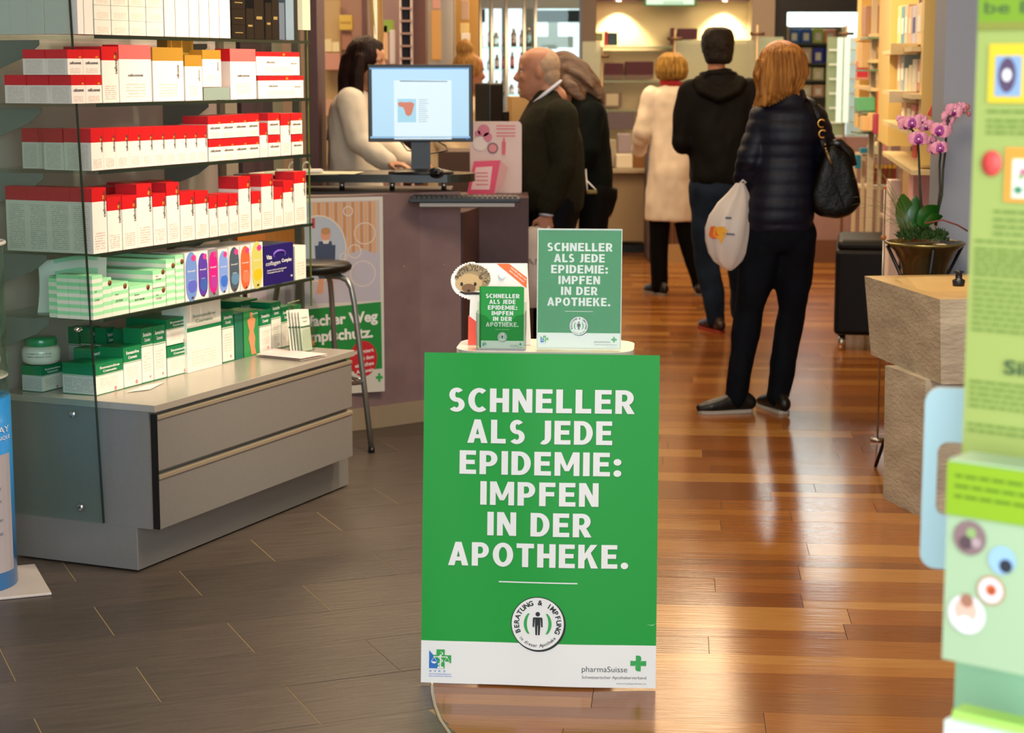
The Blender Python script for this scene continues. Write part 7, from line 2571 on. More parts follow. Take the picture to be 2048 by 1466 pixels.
def head_parts(mb, M, s=1.0, fem=False):
    """head in its own space: chin at z 0, face toward +y"""
    prof = [(-.02, .045, -.01, .035), (.0, .070, -.005, .030), (.018, .086, -.03, .046), (.042, .090, -.055, .056), (.068, .089, -.075, .063), (.10, .088, -.090, .069), (.128, .085, -.099, .073),
            (.155, .090, -.102, .0755), (.185, .084, -.098, .074), (.208, .066, -.085, .064), (.225, .036, -.055, .044), (.234, .006, -.02, .016)]
    n = 20
    R = []
    for z, yf, yb, hw in prof:
        cy, hd = (yf + yb) / 2, (yf - yb) / 2
        R.append([mb.bm.verts.new(M @ V3((hw * s * math.cos(a), (cy + hd * math.sin(a)) * s, z * s))) for a in [2 * PI * i / n for i in range(n)]])
    for A_, B_ in zip(R, R[1:]):
        for j in range(n): mb.bm.faces.new((A_[j], A_[(j + 1) % n], B_[(j + 1) % n], B_[j]))
    mb.bm.faces.new(R[0][::-1])
    mb.bm.faces.new(R[-1])
    def T(x, y, z): return M @ V3((x * s, y * s, z * s))
    # nose
    mb.tube([T(0, .084, .138), T(0, .098, .112), T(0, .110, .094), T(0, .096, .082)], [.007 * s, .010 * s, .014 * s, .010 * s], n=10)
    for sx in (-1, 1):
        mb.ball(T(sx * .010, .096, .088), .009 * s, 8)
        mb.ball(T(sx * .074, -.012, .115), .017 * s, 10, s=(.5, .8, 1.7))         # ear
        mb.ball(T(sx * .031, .076, .140), .016 * s, 8, s=(1.5, .7, .45))         # brow
        mb.ball(T(sx * .036, .066, .098), .020 * s, 8)                           # cheek
    mb.ball(T(0, .086, .058), .013 * s, 8, s=(1.7, .8, .42))                      # lips
    mb.ball(T(0, .084, .049), .013 * s, 8, s=(1.5, .8, .42))
    mb.ball(T(0, .080, .016), .018 * s, 8)


def hand_parts(mb, wrist, d, palm_n, curl=.5, side=1, s=1.0):
    """palm and five separate fingers; d points along the hand, palm_n is the palm's facing"""
    w, d = V3(wrist), V3(d).normalized()
    pn = V3(palm_n)
    pn = (pn - d * pn.dot(d)).normalized()
    lat = d.cross(pn) * side
    mb.tube([w - d * .02, w + d * .02 * s, w + d * .05 * s, w + d * .085 * s], [(.024 * s, .018 * s), (.034 * s, .015 * s), (.041 * s, .014 * s), (.040 * s, .011 * s)], n=12, up=lat)
    for i, (off, L, r) in enumerate(((.030, .066, .0085), (.010, .075, .009), (-.010, .070, .0088), (-.029, .055, .0078))):
        p = w + d * .078 * s + lat * off * s
        pts = [p]
        ang = .12
        for k, f in enumerate((.45, .32, .23)):
            ang += curl * (.7 if k == 0 else 1.0)
            p = p + (d * math.cos(ang) + pn * math.sin(ang)) * L * f * s
            pts.append(p)
        mb.tube(pts, [r * s, r * s * .95, r * s * .88, r * s * .7], n=8)
        mb.ball(pts[-1], r * s * .72, 6)
    p = w + d * .022 * s + lat * .030 * s
    t1 = p + (d * .6 + lat * .75 + pn * .25).normalized() * .036 * s
    t2 = t1 + (d * .8 + lat * .1 + pn * (.3 + curl * .4)).normalized() * .032 * s
    mb.tube([w + d * .01 + lat * .012, p, t1, t2], [.014 * s, .012 * s, .010 * s, .0075 * s], n=8)
    mb.ball(t2, .0078 * s, 6)


def face_details(parent, M, s, brow='#6b5a4a', lip='#9c5a4c'):
    def T(x, y, z): return M @ V3((x * s, y * s, z * s))
    for sx in (-1, 1):
        MB().ball(T(sx * .031, .0690, .124), .0105 * s, 12).build('eye', mat('eye_white', '#d9d2ca', .25), parent)
        MB().ball(T(sx * .031, .0770, .124), .0045 * s, 8).build('iris', mat('iris_brown', '#33221a', .2), parent)
        MB().tube([T(sx * .016, .088, .143), T(sx * .031, .084, .148), T(sx * .046, .073, .144)], [.002 * s, .0035 * s, .002 * s], n=6).build('eyebrow', mat('brow_' + brow.strip('#'), brow, .8), parent)
    MB().tube([T(-.022, .086, .053), T(0, .0965, .054), T(.022, .086, .053)], [.002 * s, .0045 * s, .002 * s], n=8).build('lips', mat('lip_' + lip.strip('#'), lip, .5), parent)


def shoe(parent, ankle, d, L=.27, m=None, sole=None, h=.075):
    a, d = V3(ankle), V3(d)
    d.z = 0
    d.normalize()
    a0 = V3((a.x, a.y, 0))
    mb = MB()
    up = V3((0, 0, 1))
    lat = d.cross(up)
    pts = [a0 - d * L * .28 + up * .045, a0 - d * L * .22 + up * .05, a0 + d * L * .05 + up * .052, a0 + d * L * .30 + up * .040, a0 + d * L * .55 + up * .032, a0 + d * L * .70 + up * .026]
    mb.tube(pts, [(.024, .036), (.030, .046), (.034, .045), (.042, .036), (.044, .028), (.030, .020)], n=14, up=lat)
    mb.ball(pts[-1], .028, 10, s=(1, 1, .75))
    mb.ball(pts[0], .032, 10, s=(1, 1, 1.1))
    mb.tube([a0 + up * .05, a0 + up * (.11)], [.042, .042], n=12)
    o = finish(mb, .008, 'shoe', m or mat('shoe_black', '#100e0d', .4), parent, 3)
    sm = MB()
    poly = []
    for t, w in ((-.32, .012), (-.28, .028), (-.1, .034), (.1, .036), (.35, .044), (.58, .043), (.72, .026), (.77, .006)):
        poly.append((t * L, w))
    poly = poly + [(t, -w) for t, w in poly[::-1]]
    P = [a0 + d * t + lat * w for t, w in poly]
    bot = [sm.bm.verts.new(p + up * .001) for p in P]
    top_ = [sm.bm.verts.new(p + up * .016) for p in P]
    n = len(P)
    for i in range(n): sm.bm.faces.new((bot[i], bot[(i + 1) % n], top_[(i + 1) % n], top_[i]))
    sm.bm.faces.new(bot[::-1]); sm.bm.faces.new(top_)
    sm.build('sole', sole or mat('sole_pale', '#8c867c', .6), o)
    return o


def R_head(pos, pitch=0, yaw=0, roll=0):
    return Matrix.Translation(pos) @ Matrix.Rotation(yaw, 4, 'Z') @ Matrix.Rotation(-pitch, 4, 'X') @ Matrix.Rotation(roll, 4, 'Y')


def person(loc, yaw, label):
    return empty('person', loc, yaw, label, 'person')


SKIN = mat('skin_warm', '#bd8767', .5, noise_amt=.05)
SKIN2 = mat('skin_ruddy', '#a9745a', .55, noise_amt=.1)


def make_body(P, Mh, s, torso, arms, legs, skin, hands, fem=False, neck=None):
    """one continuous figure"""
    mb = MB()
    head_parts(mb, Mh, s, fem)
    nb = neck
    limb(mb, [nb, Mh @ V3((0, -.025 * s, .05 * s))], [.055, .052])
    rings(mb, torso)
    for a in arms:
        limb(mb, a, [.046, .036, .024])
    for h in hands: hand_parts(mb, *h)
    for l in legs: limb(mb, l, [.075, .052, .035])
    for l in legs:
        a = V3(l[-1])
        mb.tube([a + V3((0, -.03, -.04)), a + V3((0, .06, -.045)), a + V3((0, .12, -.05))], [(.03, .025), (.032, .022), (.022, .014)], n=10)
    return finish(mb, .0085, 'body', skin, P, 2)


def hair_mat(name, c1, c2, s=(60, 60, 4)):
    return mat(name, c1, .6, color2=c2, nscale=1.2, bump=.6, bscale=1.6, stretch=s, spec=.22)


# ---------------------------------------------------------------- auburn haired woman with navy quilted jacket
NV = mat('navy_quilt', '#080a1b', .5, noise_amt=.2, nscale=14, bump=.1, bscale=40, spec=.3)
NVJ = mat('dark_denim', '#060911', .8, noise_amt=.3, nscale=10, spec=.15)
yw = 8.57
cw = V3((pxx(1548, 700, yw), yw, 0))
p7 = person(cw, 0.0, 'auburn haired woman in a navy quilted jacket and jeans, seen from behind, holding bags')


def L7(px, py, dy=0.0):
    p = at(px, py, yw + dy)
    return V3((p.x - cw.x, dy, p.z))


hd = R_head(L7(1560, 183), pitch=.05, yaw=.55)
hipL, hipR = L7(1530, 470), L7(1594, 470)
legsL = [hipL, L7(1498, 622, .02), L7(1473, 785, -.0)]
legsR = [hipR, L7(1583, 622, .05), L7(1556, 785, .02)]
legsL[2].z, legsR[2].z = .10, .10
shL, shR = L7(1525, 232), L7(1632, 232)
elL, wrL = L7(1500, 318, -.02), L7(1490, 372, .05)
elR, wrR = L7(1655, 325, .02), L7(1640, 300, .22)
make_body(p7, hd, .97, [(.86, .15, .09, 0, 0), (1.05, .12, .08, .01, 0), (1.25, .14, .085, .02, 0), (1.36, .13, .07, .03, 0)], [[shL, elL, wrL], [shR, elR, wrR]], [legsL, legsR], SKIN,
          [(wrL, (-.1, .1, -1), (1, .3, 0), .9, -1), (wrR, (-.2, 1, .1), (0, 0, -1), .6, 1)], neck=L7(1568, 215))
mb = MB()
zt = lambda py: at(1560, py, yw).z
cxf = lambda px: pxx(px, 300, yw) - cw.x
rings(mb, [(zt(462), .142, .115, cxf(1562), 0), (zt(440), .155, .125, cxf(1561), 0), (zt(400), .152, .125, cxf(1564), .0), (zt(350), .142, .115, cxf(1568), 0), (zt(310), .140, .11, cxf(1570), 0),
           (zt(260), .160, .115, cxf(1573), 0), (zt(228), .155, .105, cxf(1576), 0), (zt(208), .105, .085, cxf(1578), 0), (zt(190), .072, .07, cxf(1578), 0), (zt(176), .066, .065, cxf(1578), 0)])
limb(mb, [shL + V3((.015, 0, -.01)), elL, wrL + V3((0, 0, .02))], [.074, .062, .052])
limb(mb, [shR + V3((-.02, 0, -.01)), elR, wrR], [.074, .062, .045])


def quilt(co, n):
    return .006 * abs(math.sin(co.z * PI / .058)) ** .6 * (1 if co.z < 1.40 else .3) - .003 + .005 * noise.noise(co * 9)


finish(mb, .011, 'quilted_jacket', NV, p7, 4, quilt)
mb = MB()
rings(mb, [(.74, .10, .09, cxf(1556), 0), (.80, .150, .115, cxf(1559), 0), (.88, .148, .115, cxf(1561), 0), (.93, .14, .105, cxf(1562), 0)])
for l, r in ((legsL, 1), (legsR, 1)):
    limb(mb, [l[0], l[0].lerp(l[1], .5), l[1], l[1].lerp(l[2], .55), l[2] + V3((0, 0, -.03))], [.098, .088, .068, .060, .056])
finish(mb, .012, 'jeans', NVJ, p7, 4, folds(.009, 13, 3))
shoe(p7, (legsL[2].x + .0, legsL[2].y, 0), (-1, -.18, 0), .235, mat('shoe_black', '#100e0d', .4), mat('sole_light', '#a8a298', .5))
shoe(p7, (legsR[2].x, legsR[2].y, 0), (-.35, 1, 0), .235, None, _M['sole_light'])
# hair
mb = MB()
Hh = hd
def hl(M, pts, rad, **k):
    mb.tube([M @ V3(p) for p in pts], rad, **k)
HX = L7(1562, 140)
rings(mb, [(zt(214), .030, .035, cxf(1528), -.01), (zt(200), .062, .065, cxf(1541), -.01), (zt(182), .092, .09, cxf(1552), -.015), (zt(150), .113, .103, cxf(1562), -.012), (zt(122), .108, .108, cxf(1562), 0),
           (zt(104), .096, .098, cxf(1561), 0), (zt(90), .068, .07, cxf(1561), 0), (zt(81), .03, .03, cxf(1560), 0)])
for (x0, y0, x1, y1, x2, y2, r) in ((1530, 150, 1518, 190, 1508, 212, .022), (1545, 160, 1535, 200, 1520, 212, .024), (1598, 150, 1604, 165, 1604, 180, .020), (1582, 165, 1588, 180, 1600, 192, .016), (1520, 120, 1513, 150, 1514, 185, .02), (1550, 190, 1530, 206, 1504, 214, .018), (1560, 180, 1556, 196, 1548, 206, .020)):
    mb.tube([L7(x0, y0, -.05), L7(x1, y1, -.07), L7(x2, y2, -.06)], [r, r * .9, r * .25], n=8)


def strands(co, n):
    a = math.atan2(co.y, co.x - cxf(1560))
    return .0045 * math.sin(a * 34 + 5 * noise.noise(co * 7)) * min(1, max(0, (zt(84) - co.z) / .05)) + .005 * noise.noise(V3((co.x * 14, co.y * 14, co.z * 4)))


finish(mb, .006, 'hair', hair_mat('hair_auburn', '#6a3a14', '#b87e3a', (45, 45, 3)), p7, 3, strands)
face_details(p7, hd, .97)

# handbag hanging from her shoulder
BAGM = mat('bag_black', '#0a0806', .42, noise_amt=.2, bump=.3, bscale=70, spec=.3)
GOLD = mat('gold_metal', '#c79a55', .25, 1.0)
bw = L7(1660, 420, -.06) + cw
hb_ = empty('handbag', (cw.x + L7(1668, 360, -.05).x, yw - .05, 0), 0, 'large black woven leather handbag hanging at her far hip, by its strap', 'handbag')


def LB(px, py, dy=0.0):
    p = at(px, py, yw - .05 + dy)
    return V3((p.x - hb_.location.x, dy, p.z))


out = [(1652, 288), (1668, 284), (1690, 300), (1705, 330), (1721, 408), (1702, 428), (1672, 437), (1640, 434), (1622, 418), (1618, 390), (1632, 340), (1645, 300)]
mb = MB()
cen = LB(1668, 372)
rg = []
for th, f in ((-.062, .72), (-.052, .92), (-.02, 1.0), (.02, 1.0), (.052, .92), (.062, .72)):
    rg.append([mb.bm.verts.new(cen + (LB(*q) - cen) * f + V3((0, th, 0))) for q in out])
n = len(out)
for a, b in zip(rg, rg[1:]):
    for i in range(n): mb.bm.faces.new((a[i], a[(i + 1) % n], b[(i + 1) % n], b[i]))
mb.bm.faces.new(rg[0][::-1]); mb.bm.faces.new(rg[-1])
finish(mb, .009, 'bag_body', BAGM, hb_, 4, folds(.005, 12, 8))
MB().tube([LB(1610, 195, .02), LB(1626, 205, -.06), LB(1638, 232, -.07), LB(1642, 255, -.07)], [(.016, .004)] * 4, n=8, up=(1, 0, .3)).build('strap', BAGM, hb_)
MB().tube([LB(1645, 275, -.06), LB(1648, 290, -.05), LB(1654, 305, -.06)], [(.016, .004)] * 3, n=8, up=(1, 0, 0)).build('strap', BAGM, hb_)
MB().tube([LB(1655, 288, -.03), LB(1680, 286, -.03), LB(1700, 305, -.02), LB(1706, 332, -.02)], [(.012, .02)] * 4, n=8, up=(0, 1, 0)).build('top_edge', mat('bag_edge', '#0b0a09', .3, coat=.3), hb_)
for cx, cy in ((1643, 247), (1645, 268)):
    c = LB(cx, cy, -.075)
    MB().tube([c + V3((.016 * math.cos(a), 0, .017 * math.sin(a))) for a in [.6 + i * PI / 8 for i in range(13)]], .0045, n=8).build('buckle_ring', GOLD, hb_)
for cx, cy in ((1650, 289), (1651, 297)): MB().ball(LB(cx, cy, -.075), .0055, 8).build('gold_stud', GOLD, hb_)
MB().tube([LB(1652, 300, -.075), LB(1658, 316, -.08), LB(1663, 328, -.08)], [.006, .008, .010], n=8).build('zip_pull', mat('pull_brass', '#7a6a48', .3, .6), hb_)
MB().tube([LB(1664, 326, -.066), LB(1672, 370, -.072), LB(1690, 420, -.06)], .0025, n=6).build('seam', BLACK, hb_)

# plastic carrier bag
pbx = L7(1462, 450, -.02)
cbg = empty('carrier_bag', (cw.x + pbx.x, yw - .02, 0), 0, 'thin white plastic carrier bag with orange and yellow print in her hand', 'bag')


def LC(px, py, dy=0.0):
    p = at(px, py, yw - .02 + dy)
    return V3((p.x - cbg.location.x, dy, p.z))


mb = MB()
secs = [(366, 1480, 8, .012), (385, 1476, 20, .02), (405, 1468, 33, .035), (430, 1461, 43, .05), (455, 1457, 46, .058), (480, 1456, 44, .058), (505, 1456, 38, .05), (522, 1456, 28, .04), (536, 1458, 12, .02), (541, 1459, 4, .006)]
R = []
for py, cx, hw, hd_ in secs:
    c = LC(cx, py)
    w = hw * yw / F_PX
    R.append([mb.bm.verts.new(c + V3((w * math.cos(a), hd_ * math.sin(a), 0)) * (1 + .07 * math.sin(a * 7 + py * .02))) for a in [2 * PI * i / 40 for i in range(40)]])
for a, b in zip(R, R[1:]):
    for j in range(40): mb.bm.faces.new((a[j], a[(j + 1) % 40], b[(j + 1) % 40], b[j])).smooth = True
mb.bm.faces.new(R[-1])
sm = mb.build('bag_film', [mat('bag_film', '#e4d6cc', .35, alpha=.7)], cbg)
MB().box(LC(1462, 480), (.07, .03, .16), bevel=.008).build('package_inside', mat('inside_grey', '#76757a', .4), cbg)
MB().box(LC(1455, 440, -.01), (.05, .03, .12), bevel=.006).build('package_inside', mat('inside_pale', '#a9a3a3', .4), cbg)
mb = MB()
def cpatch(pts, mi):
    ps = []
    for px, py in pts:
        c = LC(px, py)
        i = min(range(len(secs)), key=lambda q: abs(secs[q][0] - py))
        cx, hw, hd_ = secs[i][1:]
        t = max(-.95, min(.95, (px - cx) / hw))
        ps.append(V3((c.x, -hd_ * math.sqrt(1 - t * t) * 1.06 - .004 - mi * .0006, c.z)))
    mb.face(ps, mi)
cpatch([(1419, 452), (1428, 450), (1430, 462), (1438, 474), (1424, 476), (1416, 470)], 0)
cpatch([(1426, 452), (1446, 451), (1452, 460), (1444, 474), (1440, 486), (1434, 476), (1424, 468)], 1)
cpatch([(1444, 463), (1466, 465), (1466, 468), (1444, 466)], 2)
cpatch([(1448, 432), (1460, 432), (1460, 436), (1448, 436)], 2)
mb.build('printed_shape', [mat('print_orange', '#e0662c', .5), mat('print_yellow', '#e0a020', .5), mat('print_slate', '#4d5568', .5)], cbg, fix=False)
MB().tube([LC(1480, 368), LC(1486, 360), LC(1492, 366)], [.006, .005, .006], n=8).build('bag_handle', _M['bag_film'], cbg)

# ---------------------------------------------------------------- dark haired man in black jacket
ym = 11.3
cm = V3((pxx(1432, 600, ym), ym, 0))
p6 = person(cm, 0.0, 'tall man with short dark hair, black hooded jacket and blue jeans, seen from behind')


def L6(px, py, dy=0.0):
    p = at(px, py, ym + dy)
    return V3((p.x - cm.x, dy, p.z))


zt = lambda py: at(1432, py, ym).z
cxf = lambda px: pxx(px, 300, ym) - cm.x
hd = R_head(L6(1432, 137), pitch=.0, yaw=-.12)
shL, shR = L6(1380, 185), L6(1500, 185)
elL, wrL = L6(1364, 285, -.02), L6(1392, 290, .22)
elR, wrR = L6(1520, 285, -.02), L6(1490, 290, .22)
hipL, hipR = L6(1410, 372), L6(1470, 372)
lL = [hipL, L6(1415, 520, .04), L6(1431, 632, 0)]
lR = [hipR, L6(1478, 515, .15), L6(1482, 600, .30)]
lL[2].z = lR[2].z = .10
make_body(p6, hd, 1.02, [(.90, .15, .09, .02, 0), (1.1, .14, .08, .02, 0), (1.3, .16, .09, .02, 0), (1.43, .14, .07, .01, 0)], [[shL, elL, wrL], [shR, elR, wrR]], [lL, lR], SKIN2,
          [(wrL, (.5, 1, 0), (0, 0, -1), .6, -1), (wrR, (-.5, 1, 0), (0, 0, -1), .6, 1)], neck=L6(1434, 160))
BJ = mat('black_softshell', '#080605', .75, noise_amt=.25, nscale=8, bump=.1, bscale=60, spec=.15)
mb = MB()
rings(mb, [(zt(370), .172, .125, cxf(1441), 0), (zt(355), .185, .14, cxf(1441), 0), (zt(320), .178, .14, cxf(1440), 0), (zt(260), .185, .14, cxf(1438), 0), (zt(210), .20, .13, cxf(1438), 0), (zt(180), .19, .12, cxf(1438), 0),
           (zt(162), .14, .10, cxf(1437), 0), (zt(148), .09, .085, cxf(1436), 0), (zt(136), .07, .075, cxf(1436), 0)])
limb(mb, [shL, elL, wrL], [.083, .072, .05])
limb(mb, [shR, elR, wrR], [.083, .072, .05])
finish(mb, .013, 'jacket', BJ, p6, 5, folds(.012, 8, 1))
mb = MB()
mb.tube([L6(1388, 160, -.06), L6(1402, 182, -.11), L6(1438, 198, -.13), L6(1474, 182, -.11), L6(1490, 160, -.06)], [(.03, .02), (.045, .03), (.05, .035), (.045, .03), (.03, .02)], n=12, up=(0, -1, .2))
mb.tube([L6(1392, 158, -.03), L6(1412, 172, -.09), L6(1438, 180, -.11), L6(1464, 172, -.09), L6(1484, 158, -.03)], .032, n=12)
mb.tube([L6(1400, 150, 0), L6(1420, 146, -.06), L6(1438, 145, -.075), L6(1456, 146, -.06), L6(1472, 150, 0)], .02, n=10)
finish(mb, .012, 'hood', mat('hood_black', '#0d0a06', .8, noise_amt=.2, spec=.15), p6, 5, folds(.006, 10, 4))
mb = MB()
rings(mb, [(zt(420), .12, .10, cxf(1436), 0), (zt(385), .165, .125, cxf(1440), 0), (zt(355), .165, .125, cxf(1441), 0)])
for l in (lL, lR): limb(mb, [l[0], l[0].lerp(l[1], .5), l[1], l[1].lerp(l[2], .6), l[2] + V3((0, 0, -.03))], [.105, .095, .077, .068, .062])
finish(mb, .013, 'jeans', mat('blue_denim', '#111c2a', .8, noise_amt=.4, nscale=9, spec=.15), p6, 4, folds(.012, 10, 7))
shoe(p6, (lL[2].x, lL[2].y, 0), (-.35, 1, 0), .27, mat('shoe_brown', '#2a140e', .4), mat('sole_red', '#8c2a18', .6))
shoe(p6, (lR[2].x, lR[2].y, 0), (.1, 1, 0), .27, _M['shoe_brown'], _M['sole_red'])
mb = MB()
rings(mb, [(zt(128), .068, .05, cxf(1433), -.045), (zt(118), .082, .075, cxf(1433), -.035), (zt(104), .092, .10, cxf(1432), -.012), (zt(88), .099, .112, cxf(1432), -.005), (zt(72), .096, .110, cxf(1432), 0), (zt(61), .080, .095, cxf(1432), 0),
           (zt(54), .05, .06, cxf(1431), 0)])
finish(mb, .008, 'hair', hair_mat('hair_dark', '#0e0906', '#1e130b', (90, 90, 30)), p6, 2, lambda co, n: .004 * noise.noise(co * 40))
face_details(p6, hd, 1.02)

# ---------------------------------------------------------------- assistant in white coat with red scarf
ya = 13.2
ca = V3((pxx(1338, 560, ya), ya, 0))
p5 = person(ca, 0.0, 'blonde assistant with bobbed hair, knee length white coat and red scarf, seen from behind')


def L5(px, py, dy=0.0):
    p = at(px, py, ya + dy)
    return V3((p.x - ca.x, dy, p.z))


zt = lambda py: at(1338, py, ya).z
cxf = lambda px: pxx(px, 300, ya) - ca.x
hd = R_head(L5(1341, 173), .1, .1)
shL, shR = L5(1303, 192), L5(1386, 192)
elL, wrL = L5(1284, 262, -.02), L5(1276, 300, .18)
elR, wrR = L5(1405, 262, -.02), L5(1400, 300, .18)
lL = [L5(1322, 365), L5(1318, 480), L5(1319, 566)]
lR = [L5(1360, 365), L5(1374, 475), L5(1402, 566)]
lL[2].z = lR[2].z = .09
make_body(p5, hd, .98, [(.80, .14, .09, 0, 0), (1.0, .12, .08, 0, 0), (1.2, .14, .08, .02, 0), (1.34, .13, .07, .02, 0)], [[shL, elL, wrL], [shR, elR, wrR]], [lL, lR], SKIN,
          [(wrL, (.1, 1, 0), (0, 0, -1), .5, -1), (wrR, (-.3, 1, 0), (0, 0, -1), .5, 1)], neck=L5(1342, 185))
COAT = mat('coat_white', '#e2d6c4', .75, noise_amt=.05, nscale=6)
mb = MB()
rings(mb, [(zt(441), .175, .14, cxf(1342), 0), (zt(400), .178, .145, cxf(1344), 0), (zt(350), .175, .15, cxf(1345), 0), (zt(310), .160, .13, cxf(1345), 0), (zt(280), .145, .115, cxf(1344), 0), (zt(240), .150, .11, cxf(1344), 0),
           (zt(205), .165, .11, cxf(1344), 0), (zt(186), .15, .10, cxf(1344), 0), (zt(175), .10, .085, cxf(1344), 0), (zt(166), .07, .07, cxf(1344), 0)])
limb(mb, [shL, elL, wrL], [.073, .066, .052])
limb(mb, [shR, elR, wrR], [.073, .066, .052])
finish(mb, .013, 'white_coat', COAT, p5, 4, folds(.016, 8, 2))
mb = MB()
for l in (lL, lR): limb(mb, [l[0], l[1], l[2] + V3((0, 0, -.03))], [.085, .068, .062])
finish(mb, .013, 'trousers', mat('trousers_black', '#050404', .8, spec=.15), p5, 4, folds(.006, 10, 5))
shoe(p5, (lL[2].x, lL[2].y, 0), (-.5, 1, 0), .25)
shoe(p5, (lR[2].x, lR[2].y, 0), (.3, 1, 0), .25)
mb = MB()
mb.tube([V3((cxf(1345) + .078 * math.cos(a), .07 * math.sin(a), zt(168) - .008 * math.cos(a))) for a in [i * 2 * PI / 16 for i in range(16)]], [(.024, .018)] * 16, n=10, closed=True)
mb.build('red_scarf', mat('scarf_red', '#a8141c', .7, noise_amt=.15), p5)
mb = MB()
rings(mb, [(zt(160), .075, .06, cxf(1341), -.02), (zt(155), .100, .09, cxf(1341), -.012), (zt(142), .112, .108, cxf(1341), -.006), (zt(126), .106, .112, cxf(1341), .01), (zt(114), .088, .1, cxf(1341), .01), (zt(105), .05, .06, cxf(1341), .01)])
finish(mb, .009, 'hair', hair_mat('hair_blonde', '#5e3f17', '#b08a42'), p5, 2, lambda co, n: .006 * math.sin(math.atan2(co.y, co.x - cxf(1341)) * 20) * min(1, max(0, (zt(112) - co.z) / .05)))
face_details(p5, hd, .98)

# ---------------------------------------------------------------- older man in olive pullover, facing the keyboard
yo = 9.4
co_ = V3((pxx(1105, 600, yo), yo, 0))
p3 = person(co_, PI / 2, 'older balding man in an olive pullover standing side-on at the keyboard, holding a bag')
s0 = at(1105, 300, yo)


def L3(px, py, dx=0.0):
    """side view: pixel x -> local y (towards the left of the picture), dx = local x (away from the camera)"""
    p = at(px, py, yo + dx)
    return V3((dx, -(p.x - co_.x), p.z))


zt = lambda py: at(1105, py, yo).z
yf = lambda px: -(pxx(px, 300, yo) - co_.x)
hd = R_head(L3(1078, 194), pitch=.06, yaw=-.08)
shN, shF = L3(1122, 232, -.18), L3(1118, 232, .18)
elN, wrN = L3(1128, 335, -.215), L3(1093, 428, -.20)
elF, wrF = L3(1075, 330, .20), L3(1022, 386, .08)
lN = [L3(1112, 400, -.09), L3(1104, 560, -.10), L3(1106, 690, -.10)]
lF = [L3(1112, 400, .09), L3(1100, 560, .10), L3(1090, 690, .10)]
lN[2].z = lF[2].z = .10
make_body(p3, hd, 1.03, [(.90, .15, .10, 0, 0), (1.1, .15, .12, 0, .02), (1.28, .15, .10, 0, .01), (1.38, .14, .07, 0, 0)], [[shN, elN, wrN], [shF, elF, wrF]], [lN, lF], SKIN2,
          [(wrN, (0, .05, -1), (1, .2, 0), .55, -1), (wrF, (-.1, 1, .0), (0, 0, -1), .3, 1)], neck=L3(1112, 195))
OL = mat('olive_knit', '#201e12', .85, noise_amt=.15, nscale=40, bump=.3, bscale=120, spec=.15)
mb = MB()
def sr(py, xf, xb, hw): return (zt(py), hw, (yf(xf) - yf(xb)) / 2, 0, (yf(xf) + yf(xb)) / 2)
rings(mb, [sr(427, 1050, 1160, .165), sr(415, 1036, 1168, .185), sr(375, 1024, 1170, .20), sr(320, 1018, 1169, .20), sr(280, 1024, 1166, .20), sr(245, 1036, 1156, .19), sr(215, 1052, 1142, .165), sr(196, 1064, 1128, .11), sr(180, 1074, 1118, .075)])
limb(mb, [shN, elN, wrN + V3((0, 0, .03))], [.083, .066, .048])
limb(mb, [shF, elF, wrF], [.08, .062, .045])
finish(mb, .011, 'pullover', OL, p3, 5, folds(.008, 8, 6))
mb = MB()
rings(mb, [(zt(470), .12, .10, 0, 0), (zt(430), .165, .14, 0, yf(1104)), (zt(405), .165, .14, 0, yf(1104))])
for l in (lN, lF): limb(mb, [l[0], l[1], l[2] + V3((0, 0, -.03))], [.105, .078, .064])
finish(mb, .013, 'trousers', mat('trousers_navy', '#06070c', .8, spec=.15), p3, 4, folds(.008, 9, 2))
shoe(p3, (lN[2].x, lN[2].y, 0), (0, 1, 0), .28)
shoe(p3, (lF[2].x, lF[2].y, 0), (0, 1, 0), .28)
# shirt collar, cuffs
SH = mat('shirt_blue_white', '#b9bccb', .6)
mb = MB()
c0, c1 = L3(1116, 166), L3(1064, 208)
mid_ = (c0 + c1) / 2
d_ = (c1 - c0)
pts = []
for i in range(20):
    a = 2 * PI * i / 20
    pts.append(mid_ + d_ * .5 * math.cos(a) + V3((.075 * math.sin(a), 0, 0)))
mb.tube(pts, [(.010, .026)] * 20, n=8, closed=True)
mb.build('shirt_collar', SH, p3)
MB().tube([wrN + V3((0, .0, .012)), wrN + V3((0, .002, -.008))], .036, n=16).build('shirt_cuff', SH, p3)
MB().tube([wrF, wrF + V3((0, .012, 0))], .034, n=16).build('shirt_cuff', SH, p3)
mb = MB()
def HT(x, y, z): return hd @ V3((x * 1.03, y * 1.03, z * 1.03))
for z, yb, yfr, w in ((.05, -.07, -.03, .050),):
    pass
mb.ball(HT(0, -.036, .148), .078, 18, s=(1.02, 1.0, 1.06))
mb.ball(HT(0, -.050, .105), .066, 16, s=(1.08, .90, 1.0))
finish(mb, .006, 'hair', mat('hair_grey_short', '#a68a70', .85, noise_amt=.15, nscale=40, bump=.4, bscale=120), p3, 3)
face_details(p3, hd, 1.03, '#7d6a58')
# his carrier bag
bg0 = empty('shopping_bag', (co_.x + .0, yo - .20, 0), 0, 'crumpled white shopping bag with dark capitals hanging from the older man\'s hand', 'bag')


def LS(px, py, dy=0.0):
    p = at(px, py, yo - .2 + dy)
    return V3((p.x - bg0.location.x, dy, p.z))


